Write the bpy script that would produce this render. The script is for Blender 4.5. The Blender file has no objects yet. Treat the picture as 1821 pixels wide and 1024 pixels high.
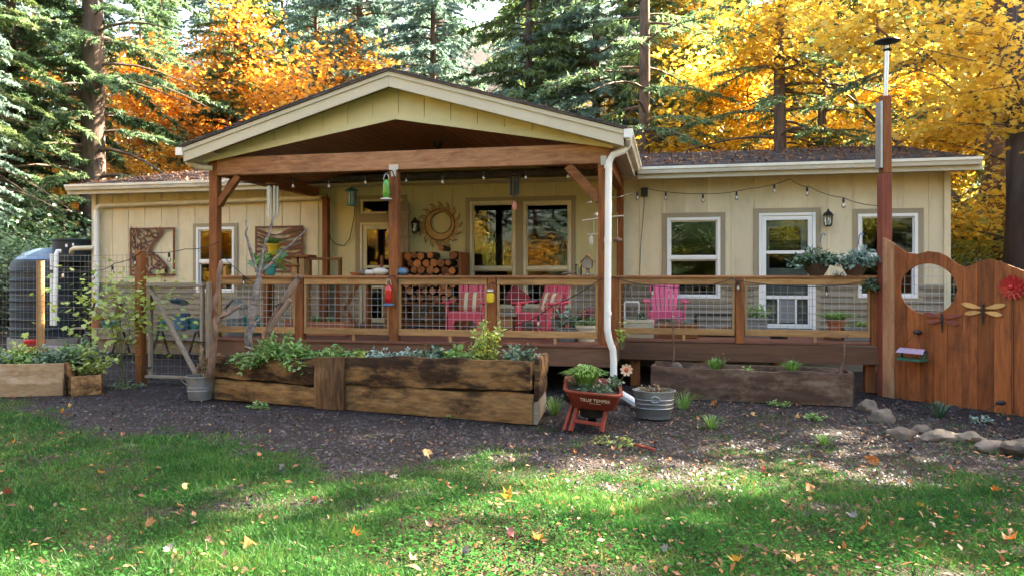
import bpy, math, random
import numpy as np
from mathutils import Vector, Matrix, Euler, noise
random.seed(7)
rng = np.random.default_rng(7)
scene = bpy.context.scene
COL = scene.collection
rad = math.radians
PI = math.pi

# ------------------------------------------------------------------ camera, sky, sun, exposure
CAM_Z, YAW, FOC, HOR = 1.67, rad(12.15), 1300.0, 490.0
cam = bpy.data.cameras.new('camera')
cam.sensor_width = 36.0
cam.lens = FOC / 1821 * 36
cam.shift_y = -(512 - HOR) / 1821
cam.clip_start = 0.05
cam.clip_end = 2000
camo = bpy.data.objects.new('camera', cam)
COL.objects.link(camo)
camo.location = (0, 0, CAM_Z)
camo.rotation_euler = (PI / 2, 0, YAW)
scene.camera = camo

SUN_AZ, SUN_EL = rad(46), rad(39)          # azimuth measured from +Y towards +X
world = bpy.data.worlds.new('World')
scene.world = world
world.use_nodes = True
wn = world.node_tree.nodes
sky = wn.new('ShaderNodeTexSky')
sky.sky_type = 'NISHITA'
sky.sun_disc = False
sky.sun_elevation = SUN_EL
sky.sun_rotation = SUN_AZ
sky.air_density = 1.0
sky.dust_density = 4.0
sky.ozone_density = 0.4
world.node_tree.links.new(sky.outputs[0], wn['Background'].inputs[0])
wn['Background'].inputs[1].default_value = 0.08
sl = bpy.data.lights.new('sun', 'SUN')
sl.energy = 5.0
sl.angle = rad(0.5)
sl.color = (1.0, 0.91, 0.76)
so = bpy.data.objects.new('sun', sl)
COL.objects.link(so)
so.rotation_euler = (-(PI / 2 - SUN_EL), 0, -SUN_AZ)
so.location = (6, 30, 40)
scene.view_settings.view_transform = 'Standard'
scene.view_settings.look = 'None'
scene.view_settings.gamma = 1
scene.view_settings.exposure = 3.85
scene.view_settings.use_curve_mapping = False
scene.view_settings.use_white_balance = True
scene.view_settings.white_balance_temperature = 7600
cy = scene.cycles
cy.use_denoising = True
cy.max_bounces = 6
cy.diffuse_bounces = 3
cy.glossy_bounces = 3
cy.transmission_bounces = 5
cy.transparent_max_bounces = 8
cy.caustics_reflective = False
cy.caustics_refractive = False
cy.sample_clamp_indirect = 6

# ------------------------------------------------------------------ photo geometry -> metres
ST, CT = math.sin(YAW), math.cos(YAW)
def depth(px, Y):
    return Y / (CT + ST * (px - 910.5) / FOC)
def ray(px, py, z):
    u = (px - 910.5) / FOC
    return Vector((z * (-ST + CT * u), z * (CT + ST * u), CAM_Z + z * (HOR - py) / FOC))
def at(px, py, Y):
    return ray(px, py, depth(px, Y))
def wx(px, Y):
    return at(px, HOR, Y).x
def gp(px, py, zg=0.0):
    return ray(px, py, (CAM_Z - zg) * FOC / (py - HOR))
def rect(px0, py0, px1, py1, Y):
    a = at(px0, HOR, Y).x; b = at(px1, HOR, Y).x
    zc = depth((px0 + px1) / 2, Y)
    return a, b, CAM_Z + zc * (HOR - py1) / FOC, CAM_Z + zc * (HOR - py0) / FOC
def to_px(x, y, z=0.0):
    d = -ST * x + CT * y
    r = CT * x + ST * y
    return 910.5 + FOC * r / d, HOR + FOC * (CAM_Z - z) / d

# ------------------------------------------------------------------ mesh helpers
WP = {}
def place(name, data, centre, parent):
    o = bpy.data.objects.new(name, data)
    COL.objects.link(o)
    base = WP[parent.name] if parent else Vector((0, 0, 0))
    if parent: o.parent = parent
    o.location = Vector(centre) - base
    WP[o.name] = Vector(centre)
    return o
def tag(o, label=None, cat=None, group=None, kind=None):
    if label: o['label'] = label
    if cat: o['category'] = cat
    if group: o['group'] = group
    if kind: o['kind'] = kind
    return o
def thing(name, loc, label, cat, group=None):
    return tag(place(name, None, loc, None), label, cat, group)
def copy_tree(o, parent=None):
    c = o.copy(); COL.objects.link(c)
    c.parent = parent
    for ch in o.children: copy_tree(ch, c)
    return c

class MB:
    def __init__(s): s.v = []; s.f = []
    def add(s, vs, fs, M=None):
        b = len(s.v)
        for p in vs:
            p = Vector(p)
            s.v.append(M @ p if M else p)
        s.f += [tuple(i + b for i in q) for q in fs]
        return s
    def box(s, c, d, rot=None):
        hx, hy, hz = d[0] / 2, d[1] / 2, d[2] / 2
        M = Matrix.Translation(Vector(c))
        if rot is not None:
            M = M @ (rot.to_4x4() if isinstance(rot, Matrix) else Euler(rot).to_matrix().to_4x4())
        return s.add([(-hx,-hy,-hz),(hx,-hy,-hz),(hx,hy,-hz),(-hx,hy,-hz),(-hx,-hy,hz),(hx,-hy,hz),(hx,hy,hz),(-hx,hy,hz)],
                     [(0,3,2,1),(4,5,6,7),(0,1,5,4),(1,2,6,5),(2,3,7,6),(3,0,4,7)], M)
    def bb(s, x0, x1, y0, y1, z0, z1):
        return s.box(((x0+x1)/2, (y0+y1)/2, (z0+z1)/2), (abs(x1-x0), abs(y1-y0), abs(z1-z0)))
    def beam(s, a, b, w, h, up=(0, 0, 1)):
        a, b = Vector(a), Vector(b); d = (b - a)
        x = d.normalized(); y = Vector(up).cross(x)
        if y.length < 1e-4: y = Vector((0, 1, 0))
        y.normalize(); z = x.cross(y)
        R = Matrix((x, y, z)).transposed()
        return s.box((a + b) / 2, (d.length, w, h), R)
    def tube(s, pts, r, n=8, cap=True):
        pts = [Vector(p) for p in pts]; m = len(pts)
        rs = r if isinstance(r, (list, tuple)) else [r] * m
        t = (pts[1] - pts[0]).normalized()
        ref = Vector((0, 0, 1)) if abs(t.z) < .9 else Vector((1, 0, 0))
        nx = t.cross(ref).normalized(); b = len(s.v)
        for i, p in enumerate(pts):
            t = (pts[min(i + 1, m - 1)] - pts[max(i - 1, 0)])
            t = t.normalized() if t.length > 1e-9 else Vector((0, 0, 1))
            nx = nx - t * nx.dot(t)
            nx = nx.normalized() if nx.length > 1e-6 else t.orthogonal().normalized()
            ny = t.cross(nx)
            for k in range(n):
                a = 2 * PI * k / n
                s.v.append(p + (nx * math.cos(a) + ny * math.sin(a)) * rs[i])
        for i in range(m - 1):
            for k in range(n):
                k2 = (k + 1) % n
                s.f.append((b+i*n+k, b+i*n+k2, b+(i+1)*n+k2, b+(i+1)*n+k))
        if cap:
            s.f.append(tuple(b + k for k in reversed(range(n))))
            s.f.append(tuple(b + (m-1)*n + k for k in range(n)))
        return s
    def lathe(s, prof, c=(0, 0, 0), n=18, M=None, sx=1, sy=1):
        b = len(s.v); c = Vector(c)
        for (r, z) in prof:
            for k in range(n):
                a = 2 * PI * k / n
                p = Vector((r * math.cos(a) * sx, r * math.sin(a) * sy, z))
                s.v.append((M @ p if M else p) + c)
        m = len(prof)
        for i in range(m - 1):
            for k in range(n):
                k2 = (k + 1) % n
                s.f.append((b+i*n+k, b+i*n+k2, b+(i+1)*n+k2, b+(i+1)*n+k))
        s.f.append(tuple(b + k for k in reversed(range(n))))
        s.f.append(tuple(b + (m-1)*n + k for k in range(n)))
        return s
    def ball(s, c, r, n=12, m=7, M=None):
        if not isinstance(r, (tuple, list)): r = (r, r, r)
        prof = [(max(math.sin(PI*i/m), .02), -math.cos(PI*i/m)) for i in range(m + 1)]
        S = Matrix.Diagonal((r[0], r[1], r[2], 1))
        return s.lathe(prof, c, n, (M @ S) if M else S)
    def prism(s, poly, t0, t1, fn):
        """poly in (a,b); fn(a,b,t) -> world; extruded from t0 to t1"""
        n = len(poly); b = len(s.v)
        for t in (t0, t1):
            for (p, q) in poly: s.v.append(Vector(fn(p, q, t)))
        s.f.append(tuple(b + i for i in range(n)))
        s.f.append(tuple(b + n + i for i in reversed(range(n))))
        for i in range(n):
            j = (i + 1) % n
            s.f.append((b + j, b + i, b + n + i, b + n + j))
        return s
    def data(s, name, mat, smooth=False, centre=True):
        c = Vector((0, 0, 0))
        if centre:
            lo = [min(p[i] for p in s.v) for i in range(3)]; hi = [max(p[i] for p in s.v) for i in range(3)]
            c = Vector([(lo[i] + hi[i]) / 2 for i in range(3)])
        me = bpy.data.meshes.new(name)
        me.from_pydata([p - c for p in s.v], [], s.f)
        import bmesh
        bm = bmesh.new(); bm.from_mesh(me)
        bmesh.ops.recalc_face_normals(bm, faces=bm.faces)
        bm.to_mesh(me); bm.free()
        if mat: me.materials.append(mat)
        if smooth:
            me.shade_smooth() if hasattr(me, 'shade_smooth') else None
        return me, c
    def build(s, name, mat, parent=None, smooth=False, bevel=0, label=None):
        me, c = s.data(name, mat, smooth)
        o = place(name, me, c, parent)
        if smooth:
            try: me.set_sharp_from_angle(angle=rad(40))
            except Exception: pass
        if bevel:
            md = o.modifiers.new('bevel', 'BEVEL'); md.width = bevel; md.segments = 1; md.limit_method = 'ANGLE'
        if label: o['label'] = label
        return o

def arr_mesh(name, V, F, mat):
    V = np.asarray(V, np.float32); F = np.asarray(F, np.int32)
    me = bpy.data.meshes.new(name)
    me.vertices.add(len(V)); me.vertices.foreach_set('co', V.ravel())
    me.loops.add(F.size); me.loops.foreach_set('vertex_index', F.ravel())
    me.polygons.add(len(F))
    me.polygons.foreach_set('loop_start', np.arange(0, F.size, F.shape[1], dtype=np.int32))
    me.update(calc_edges=True)
    if mat: me.materials.append(mat)
    return me
def scatter(tv, tf, pos, ax, nrm, size):
    """copy a template (k,3) to each pos with x-axis ax, normal nrm and (n,) or (n,3) size -> V,F"""
    tv = np.asarray(tv, float); tf = np.asarray(tf, int)
    ax = ax / (np.linalg.norm(ax, axis=1, keepdims=True) + 1e-9)
    nrm = nrm - ax * (nrm * ax).sum(1, keepdims=True)
    nrm = nrm / (np.linalg.norm(nrm, axis=1, keepdims=True) + 1e-9)
    by = np.cross(nrm, ax)
    size = np.asarray(size, float)
    if size.ndim == 1: size = np.repeat(size[:, None], 3, 1)
    t = tv[None] * size[:, None, :]
    V = pos[:, None, :] + t[..., 0:1] * ax[:, None] + t[..., 1:2] * by[:, None] + t[..., 2:3] * nrm[:, None]
    k = len(tv)
    F = tf[None] + (np.arange(len(pos)) * k)[:, None, None]
    return V.reshape(-1, 3), F.reshape(-1, tf.shape[1])
def rnd_dirs(n, r=rng):
    d = r.normal(size=(n, 3)); return d / np.linalg.norm(d, axis=1, keepdims=True)
MAPLE_V = [(0,0,0),(.18,.45,.05),(.45,.30,.02),(.72,.48,.06),(.62,.14,.0),(1.0,0,.03),(.62,-.14,.0),(.72,-.48,.06),(.45,-.30,.02),(.18,-.45,.05)]
MAPLE_F = [(0,2,1),(2,4,3),(0,4,2),(4,6,5),(0,6,4),(6,8,7),(0,8,6),(0,9,8)]
LEAF_V = [(0,0,0),(.45,.24,.06),(1,0,-.05),(.45,-.24,.06),(.5,0,-.02)]
LEAF_F = [(0,4,1),(4,2,1),(0,3,4),(4,3,2)]
KITE_V = [(0,0,0),(.4,.22,.05),(1,0,-.05),(.4,-.22,.05)]
KITE_F = [(0,2,1),(0,3,2)]
BLADE_V = [(0,.5,0),(0,-.5,0),(.5,.4,.0),(.5,-.4,.0),(1,0,-.22)]
BLADE_F = [(0,1,2),(1,3,2),(2,3,4)]

# ------------------------------------------------------------------ materials (all procedural)
MATS = {}
def shader(name):
    m = bpy.data.materials.new(name); m.use_nodes = True
    nt = m.node_tree; nt.nodes.clear()
    out = nt.nodes.new('ShaderNodeOutputMaterial')
    return m, nt, out
def link(nt, a, b): nt.links.new(a, b)
def rgb(c): return (c[0], c[1], c[2], 1)
def ramp(nt, stops):
    r = nt.nodes.new('ShaderNodeValToRGB'); cr = r.color_ramp
    while len(cr.elements) > 1: cr.elements.remove(cr.elements[0])
    cr.elements[0].position, cr.elements[0].color = stops[0][0], rgb(stops[0][1])
    for p, c in stops[1:]:
        e = cr.elements.new(p); e.color = rgb(c)
    return r
def pm(name, c1, c2=None, scale=4, rough=.65, stretch=(1, 1, 1), bump=.0, rand=.12, metal=0, spec=.4, dirt=None, dscale=1.3, damt=.5, fine=0, coat=0):
    """two-tone noise material in object space with a per-object offset, optional stain layer and bump"""
    m, nt, out = shader(name); N = nt.nodes.new
    c2 = c2 or tuple(x * .75 for x in c1)
    tc = N('ShaderNodeTexCoord'); oi = N('ShaderNodeObjectInfo')
    off = N('ShaderNodeVectorMath'); off.operation = 'SCALE'; off.inputs[0].default_value = (13.1, 7.7, 21.3)
    link(nt, oi.outputs['Random'], off.inputs['Scale'])
    ad = N('ShaderNodeVectorMath'); ad.operation = 'ADD'
    link(nt, tc.outputs['Object'], ad.inputs[0]); link(nt, off.outputs[0], ad.inputs[1])
    mp = N('ShaderNodeMapping'); mp.inputs['Scale'].default_value = stretch
    link(nt, ad.outputs[0], mp.inputs[0])
    nz = N('ShaderNodeTexNoise'); nz.inputs['Scale'].default_value = scale; nz.inputs['Detail'].default_value = 6; nz.inputs['Roughness'].default_value = .62
    link(nt, mp.outputs[0], nz.inputs['Vector'])
    r = ramp(nt, [(.3, c2), (.68, c1)]); link(nt, nz.outputs['Fac'], r.inputs[0])
    colour = r.outputs[0]
    if dirt:
        n2 = N('ShaderNodeTexNoise'); n2.inputs['Scale'].default_value = dscale; n2.inputs['Detail'].default_value = 8; n2.inputs['Roughness'].default_value = .7
        mp2 = N('ShaderNodeMapping'); mp2.inputs['Scale'].default_value = tuple(max(.35, x ** .5) for x in stretch)
        link(nt, ad.outputs[0], mp2.inputs[0]); link(nt, mp2.outputs[0], n2.inputs['Vector'])
        mr = N('ShaderNodeMapRange'); mr.inputs[1].default_value = .47; mr.inputs[2].default_value = .66; mr.inputs[4].default_value = damt
        link(nt, n2.outputs['Fac'], mr.inputs[0])
        mx = N('ShaderNodeMix'); mx.data_type = 'RGBA'
        link(nt, mr.outputs[0], mx.inputs[0]); link(nt, colour, mx.inputs[6]); mx.inputs[7].default_value = rgb(dirt)
        colour = mx.outputs[2]
    hs = N('ShaderNodeHueSaturation'); link(nt, colour, hs.inputs['Color'])
    mv = N('ShaderNodeMapRange'); mv.inputs[3].default_value = 1 - rand; mv.inputs[4].default_value = 1 + rand
    link(nt, oi.outputs['Random'], mv.inputs[0]); link(nt, mv.outputs[0], hs.inputs['Value'])
    p = N('ShaderNodeBsdfPrincipled'); link(nt, hs.outputs[0], p.inputs['Base Color'])
    p.inputs['Roughness'].default_value = rough; p.inputs['Metallic'].default_value = metal
    p.inputs['Specular IOR Level'].default_value = spec
    if coat: p.inputs['Coat Weight'].default_value = coat
    if bump:
        bp = N('ShaderNodeBump'); bp.inputs['Strength'].default_value = bump; bp.inputs['Distance'].default_value = .01
        if fine:
            n3 = N('ShaderNodeTexNoise'); n3.inputs['Scale'].default_value = fine; n3.inputs['Detail'].default_value = 4
            link(nt, mp.outputs[0], n3.inputs['Vector']); link(nt, n3.outputs['Fac'], bp.inputs['Height'])
        else: link(nt, nz.outputs['Fac'], bp.inputs['Height'])
        link(nt, bp.outputs[0], p.inputs['Normal'])
    link(nt, p.outputs[0], out.inputs[0])
    MATS[name] = m
    return m
def wood(name, c1, c2, axis='x', bump=.5, rough=.75, rand=.14, dirt=None, damt=.5, dscale=1.3):
    st = {'x': (1, 11, 11), 'y': (11, 1, 11), 'z': (11, 11, 1)}[axis]
    return pm(name, c1, c2, 2.4, rough, st, bump, rand, dirt=dirt, damt=damt, dscale=dscale, spec=.25)
def leafy(name, stops, trans=.5, rough=.5, gloss=.06, nscale=.35, wash=.5):
    """leaf: per-leaf random colour mixed with a broad clump variation, part translucent"""
    m, nt, out = shader(name); N = nt.nodes.new
    ge = N('ShaderNodeNewGeometry'); tc = N('ShaderNodeTexCoord'); oi = N('ShaderNodeObjectInfo')
    nz = N('ShaderNodeTexNoise'); nz.inputs['Scale'].default_value = nscale; nz.inputs['Detail'].default_value = 3
    ad = N('ShaderNodeVectorMath'); ad.operation = 'ADD'
    link(nt, tc.outputs['Object'], ad.inputs[0])
    off = N('ShaderNodeVectorMath'); off.operation = 'SCALE'; off.inputs[0].default_value = (31, 17, 23)
    link(nt, oi.outputs['Random'], off.inputs['Scale']); link(nt, off.outputs[0], ad.inputs[1]); link(nt, ad.outputs[0], nz.inputs['Vector'])
    mr = N('ShaderNodeMapRange'); mr.inputs[1].default_value = .3; mr.inputs[2].default_value = .7; link(nt, nz.outputs['Fac'], mr.inputs[0])
    mx = N('ShaderNodeMix'); mx.inputs[0].default_value = wash
    link(nt, ge.outputs['Random Per Island'], mx.inputs[2]); link(nt, mr.outputs[0], mx.inputs[3])
    r = ramp(nt, stops); link(nt, mx.outputs[0], r.inputs[0])
    d = N('ShaderNodeBsdfDiffuse'); t = N('ShaderNodeBsdfTranslucent'); g = N('ShaderNodeBsdfGlossy'); g.inputs['Roughness'].default_value = rough
    link(nt, r.outputs[0], d.inputs[0]); link(nt, r.outputs[0], t.inputs[0]); g.inputs[0].default_value = (.9, .95, 1, 1)
    m1 = N('ShaderNodeMixShader'); m1.inputs[0].default_value = trans; link(nt, d.outputs[0], m1.inputs[1]); link(nt, t.outputs[0], m1.inputs[2])
    m2 = N('ShaderNodeMixShader'); m2.inputs[0].default_value = gloss; link(nt, m1.outputs[0], m2.inputs[1]); link(nt, g.outputs[0], m2.inputs[2])
    link(nt, m2.outputs[0], out.inputs[0])
    MATS[name] = m
    return m
def glassy(name, tint=(.75, .8, .8), refl=.0):
    m, nt, out = shader(name); N = nt.nodes.new
    f = N('ShaderNodeFresnel'); f.inputs[0].default_value = 1.5
    mr = N('ShaderNodeMapRange'); mr.inputs[3].default_value = refl; mr.inputs[4].default_value = 1; link(nt, f.outputs[0], mr.inputs[0])
    t = N('ShaderNodeBsdfTransparent'); t.inputs[0].default_value = rgb(tint)
    g = N('ShaderNodeBsdfGlossy'); g.inputs['Roughness'].default_value = .015
    nz = N('ShaderNodeTexNoise'); nz.inputs['Scale'].default_value = 1.6
    tc = N('ShaderNodeTexCoord'); link(nt, tc.outputs['Object'], nz.inputs['Vector'])
    bp = N('ShaderNodeBump'); bp.inputs['Strength'].default_value = .02; bp.inputs['Distance'].default_value = .02
    link(nt, nz.outputs['Fac'], bp.inputs['Height']); link(nt, bp.outputs[0], g.inputs['Normal'])
    mx = N('ShaderNodeMixShader'); link(nt, mr.outputs[0], mx.inputs[0]); link(nt, t.outputs[0], mx.inputs[1]); link(nt, g.outputs[0], mx.inputs[2])
    link(nt, mx.outputs[0], out.inputs[0])
    MATS[name] = m
    return m

CREAM = pm('cream_paint', (.69, .60, .41), (.62, .535, .36), 1.2, .7, (2, 2, .5), .15, .05, dirt=(.46, .39, .26), damt=.55, dscale=1.6, fine=60)
YELLOW = pm('yellow_green_paint', (.60, .55, .32), (.54, .5, .29), 1.4, .7, (2, 2, .6), .15, .04, dirt=(.44, .39, .22), damt=.45, fine=60)
TAN = pm('tan_clapboard_paint', (.27, .228, .165), (.21, .178, .13), 1.6, .7, (.6, 2, 2), .2, .1, dirt=(.14, .115, .085), damt=.5)
TRIM = pm('taupe_trim_paint', (.33, .27, .175), (.3, .245, .16), 2, .65, (1, 1, 1), .1, .04, dirt=(.25, .2, .13), damt=.3)
FASCIA = pm('beige_fascia_paint', (.55, .50, .38), (.52, .47, .36), 2, .6, (1, 1, 1), .1, .03, dirt=(.42, .38, .28), damt=.35)
GUTTER = pm('gutter_enamel', (.72, .68, .58), (.66, .62, .52), 3, .4, (.5, 2, 2), .05, .03, dirt=(.36, .32, .24), damt=.45, dscale=2.2, spec=.5)
WHITE = pm('white_vinyl', (.78, .78, .76), (.74, .74, .72), 3, .4, bump=.03, rand=.02, dirt=(.6, .59, .55), damt=.25)
CREAMPVC = pm('cream_pvc', (.72, .64, .46), None, 3, .45, rand=.03, dirt=(.5, .43, .3), damt=.3)
GLASS = glassy('window_glass', (.66, .7, .7), .0)
CLEAR = glassy('clear_glass', (.9, .92, .92), .02)
ROOM = pm('interior_paint', (.30, .28, .25), None, 1, .9)
BLIND = leafy('white_blinds', [(0, (.8, .8, .78)), (1, (.85, .85, .83))], .6, gloss=.02)
SHINGLE = pm('asphalt_shingle', (.10, .085, .09), (.045, .04, .045), 9, .9, (1, 1, 1), .8, .1, dirt=(.2, .15, .13), dscale=3, damt=.6)
CEDX = wood('stained_cedar_x', (.31, .12, .042), (.17, .06, .022), 'x', .6, dirt=(.09, .032, .015), damt=.45)
CEDY = wood('stained_cedar_y', (.34, .14, .05), (.2, .075, .028), 'y')
CEDZ = wood('stained_cedar_z', (.31, .11, .036), (.165, .052, .018), 'z', .6, dirt=(.085, .03, .014), damt=.6)
BEAMX = wood('fir_beam', (.52, .27, .14), (.32, .14, .07), 'x', .7, dirt=(.18, .065, .036), damt=.7, dscale=2.6)
CEIL = wood('ceiling_stain', (.30, .115, .045), (.19, .07, .028), 'y', .3, .5)
RAILX = wood('pale_rail_lumber', (.46, .265, .115), (.31, .16, .065), 'x', .6, dirt=(.18, .085, .036), damt=.6, dscale=2.4)
RAILZ = wood('pale_stud_lumber', (.46, .28, .13), (.32, .18, .08), 'z', .5, dirt=(.2, .1, .045), damt=.5)
CAPX = wood('rail_cap_lumber', (.36, .165, .075), (.23, .095, .042), 'x', .5, dirt=(.13, .055, .026), damt=.55)
DECKX = wood('deck_stain', (.20, .085, .055), (.13, .055, .037), 'x', .4)
RIMX = wood('rim_board_stain', (.17, .085, .05), (.11, .055, .034), 'x', .3, dirt=(.075, .04, .027), damt=.5)
GREYW = wood('weathered_wood_x', (.30, .255, .20), (.19, .155, .12), 'x', .7, dirt=(.12, .1, .08), damt=.5)
GREYZ = wood('weathered_wood_z', (.31, .26, .2), (.2, .16, .12), 'z', .7, dirt=(.13, .1, .08), damt=.5)
FENCE = wood('cedar_fence', (.33, .105, .032), (.18, .052, .018), 'z', .8, .6, .35, dirt=(.07, .024, .012), damt=.7, dscale=1.7)
FENCEP = wood('worn_cedar_board', (.45, .25, .14), (.3, .13, .06), 'z', .5, .7, .05, dirt=(.2, .08, .04), damt=.7, dscale=1.6)
REDPOST = wood('red_stained_post', (.27, .075, .045), (.17, .045, .03), 'z', .4)
SLABX = wood('rough_slab_dark', (.062, .031, .016), (.014, .008, .006), 'x', 1, .85, .1, dirt=(.33, .18, .072), damt=.9, dscale=1.3)
SLABL = wood('rough_slab_light', (.35, .2, .085), (.15, .08, .035), 'x', 1, .85, .1, dirt=(.03, .016, .01), damt=.92, dscale=1.6)
SLABZ = wood('rough_slab_upright', (.16, .085, .04), (.035, .018, .01), 'z', 1, .85, .1, dirt=(.3, .17, .075), damt=.6)
PLY = wood('weathered_plank_bed', (.40, .28, .17), (.26, .17, .1), 'x', .6, .85, .1, dirt=(.52, .42, .32), damt=.6, dscale=1.8)
TROUGH = pm('stained_trough_wood', (.105, .055, .034), (.04, .021, .015), 3, .8, (1, 2, 4), .8, .1, dirt=(.25, .17, .12), damt=.75, dscale=2.6)
DRIFT = pm('driftwood', (.22, .135, .095), (.08, .045, .03), 5, .8, (3, 3, .8), .9, .12, dirt=(.33, .24, .18), damt=.5)
BIRCH = pm('pale_bark', (.27, .235, .22), (.085, .07, .07), 7, .8, (2, 2, 6), .6, .1, dirt=(.035, .028, .03), damt=.9, dscale=3.5)
BARK = pm('fir_bark', (.16, .105, .085), (.045, .03, .026), 3.2, .9, (3, 3, .55), 1.0, .15, dirt=(.22, .16, .13), damt=.4)
BARKR = pm('red_bark', (.27, .145, .085), (.1, .05, .035), 3.5, .9, (3, 3, .5), 1.0, .12)
BARKD = pm('dark_bark', (.085, .062, .06), (.03, .022, .022), 4, .9, (2.4, 2.4, .55), 1.0, .12)
TWIG = pm('maple_bark', (.17, .13, .11), (.08, .06, .05), 6, .85, bump=.4)
SOIL = pm('potting_soil', (.05, .036, .028), (.025, .018, .014), 14, .95, bump=1.0, fine=30)
RUST = pm('rusted_steel', (.21, .085, .05), (.095, .04, .027), 6, .7, bump=.3, rand=.1, metal=.3)
GOLD = pm('bronzed_metal', (.40, .27, .11), (.25, .15, .06), 5, .55, bump=.3, metal=.4)
BLACK = pm('black_metal', (.02, .02, .022), None, 5, .5, rand=.05)
CABLE = pm('black_rubber', (.012, .012, .013), None, 5, .6)
WIRE = pm('galvanised_wire', (.50, .50, .49), None, 5, .45, metal=.6, rand=.05)
ZINC = pm('galvanised_steel', (.44, .46, .48), (.3, .32, .34), 6, .42, bump=.1, metal=.75, dirt=(.25, .2, .13), damt=.5, dscale=3)
TANK = pm('navy_tank_plastic', (.018, .028, .042), (.013, .02, .03), 2, .5, (1, 1, .5), rand=.05, dirt=(.035, .042, .048), damt=.5, spec=.3)
MESHW = pm('dull_fence_wire', (.2, .2, .19), None, 5, .6, metal=.3, rand=.05)
PINK = pm('pink_plastic', (.62, .07, .12), (.55, .055, .1), 3, .42, rand=.06, dirt=(.45, .08, .11), damt=.35, spec=.4)
PINK2 = pm('hot_pink_plastic', (.70, .09, .22), (.62, .075, .19), 3, .42, rand=.02, dirt=(.5, .1, .17), damt=.3)
TERRA = pm('terracotta', (.42, .16, .08), (.34, .12, .06), 5, .75, bump=.15)
TEAL = pm('teal_glaze', (.03, .22, .2), None, 4, .3, spec=.6)
GREENPL = pm('green_enamel', (.03, .14, .09), None, 4, .35)
GREYPL = pm('grey_plastic', (.22, .23, .23), None, 4, .6)
CREAMPL = pm('cream_plastic', (.6, .54, .4), None, 4, .55)
REDPL = pm('red_barrow_plastic', (.21, .03, .016), (.15, .022, .012), 4, .5, bump=.15, dirt=(.075, .03, .022), damt=.7, dscale=3)
REDWOOD = wood('red_painted_wood', (.30, .05, .03), (.16, .04, .028), 'z', .5)
REDG = pm('red_glass', (.5, .012, .012), None, 4, .15, spec=.7)
GREENG = pm('green_glass', (.12, .42, .03), (.03, .2, .04), 6, .15, spec=.7)
YELLOWG = pm('yellow_enamel', (.62, .42, .03), None, 4, .3)
BULB = glassy('bulb_glass', (.95, .93, .88), .12)
PALE = pm('pale_ceramic', (.62, .57, .5), None, 4, .5)
BLUE = pm('blue_glaze', (.07, .16, .28), None, 4, .35)
STONE = pm('river_stone', (.22, .17, .135), (.10, .085, .075), 6, .88, bump=1.0, rand=.4, dirt=(.055, .055, .035), damt=.8, dscale=3.5)
LOGEND = pm('cut_log_end', (.44, .165, .06), (.2, .065, .025), 9, .8, bump=.5, rand=.5)
LOGBARK = pm('log_bark', (.13, .075, .05), (.06, .035, .025), 6, .9, (1, .4, 1), .8, .25)
ALU = pm('brushed_aluminium', (.6, .58, .54), None, 4, .35, metal=.8)
CONCRETE = pm('concrete_block', (.33, .31, .28), (.25, .235, .21), 8, .9, bump=.4)
# ------------------------------------------------------------------ house
YF, YW, YR = 10.3, 13.7, 11.3            # porch rail line, main wall, right deck rail line
DECK = 0.70
HX0, HX1 = wx(170, YW), wx(1683, YW)
house = thing('house', ((HX0 + HX1) / 2, YW, 0), 'long cream single storey house with taupe trim behind the porch', 'house')
WIN = dict(
    left=rect(350, 404, 418, 520, YW), porch_a=rect(836, 358, 917, 548, YW), porch_b=rect(931, 358, 1016, 548, YW),
    right=rect(1186, 387, 1281, 531, YW), far=rect(1525, 380, 1632, 530, YW))
pd = rect(641, 396, 714, 579, YW); pt = rect(643, 355, 717, 380, YW); rd = rect(1349, 379, 1450, 589, YW)
PDOOR = (pd[0], pd[1], DECK + .02, pd[3]); TRANS = pt; RDOOR = (rd[0], rd[1], DECK + .02, rd[3])
OPEN = list(WIN.values()) + [PDOOR, TRANS, RDOOR]
PX0, PX1, PXC = -7.0, -.92, -3.93
ZSPLIT, ZTOP = 1.46, 3.46
def ceil_z(x): return 3.99 - .17 * abs(x - PXC)
def cells(x0, x1, z0, z1):
    xs = sorted({x0, x1} | {e for o in OPEN for e in o[:2] if x0 < e < x1})
    for a, b in zip(xs, xs[1:]):
        m = (a + b) / 2; cut = sorted((o[2], o[3]) for o in OPEN if o[0] < m < o[1])
        z = z0
        for c0, c1 in cut:
            if c0 > z + .004: yield a, b, z, min(c0, z1)
            z = max(z, c1)
            if z >= z1: break
        if z < z1 - .004: yield a, b, z, z1
front = MB()
for a, b, t in ((HX0, PX0 - .3, ZTOP), (PX0 - .299, PX1 + .299, ZTOP + .3), (PX1 + .3, HX1, ZTOP)):
    for c in cells(a, b, .3, t): front.bb(c[0], c[1], YW + .02, YW + .12, c[2], c[3])
wall = front.build('wall', CREAM, house)
x = HX0; k = 0
while x < HX1 - .01:
    x1 = min(x + .405, HX1)
    top = ZTOP if not (PX0 - .3 < (x + x1) / 2 < PX1 + .3) else ceil_z((x + x1) / 2) + .03
    mb = MB()
    for c in cells(x + .004, x1 - .004, ZSPLIT, top): mb.bb(c[0], c[1], YW, YW + .0195, c[2], c[3])
    pan = CREAM if not (PX0 - .2 < x < PX1) else YELLOW
    if mb.v: mb.build('siding_panel', pan, wall)
    mb = MB()
    for c in cells(x - .024, x + .024, ZSPLIT, top): mb.bb(c[0], c[1], YW - .013, YW - .001, c[2], c[3])
    if mb.v and k: mb.build('batten', pan, wall, bevel=.004)
    x = x1; k += 1
z = .3; k = 0
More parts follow.
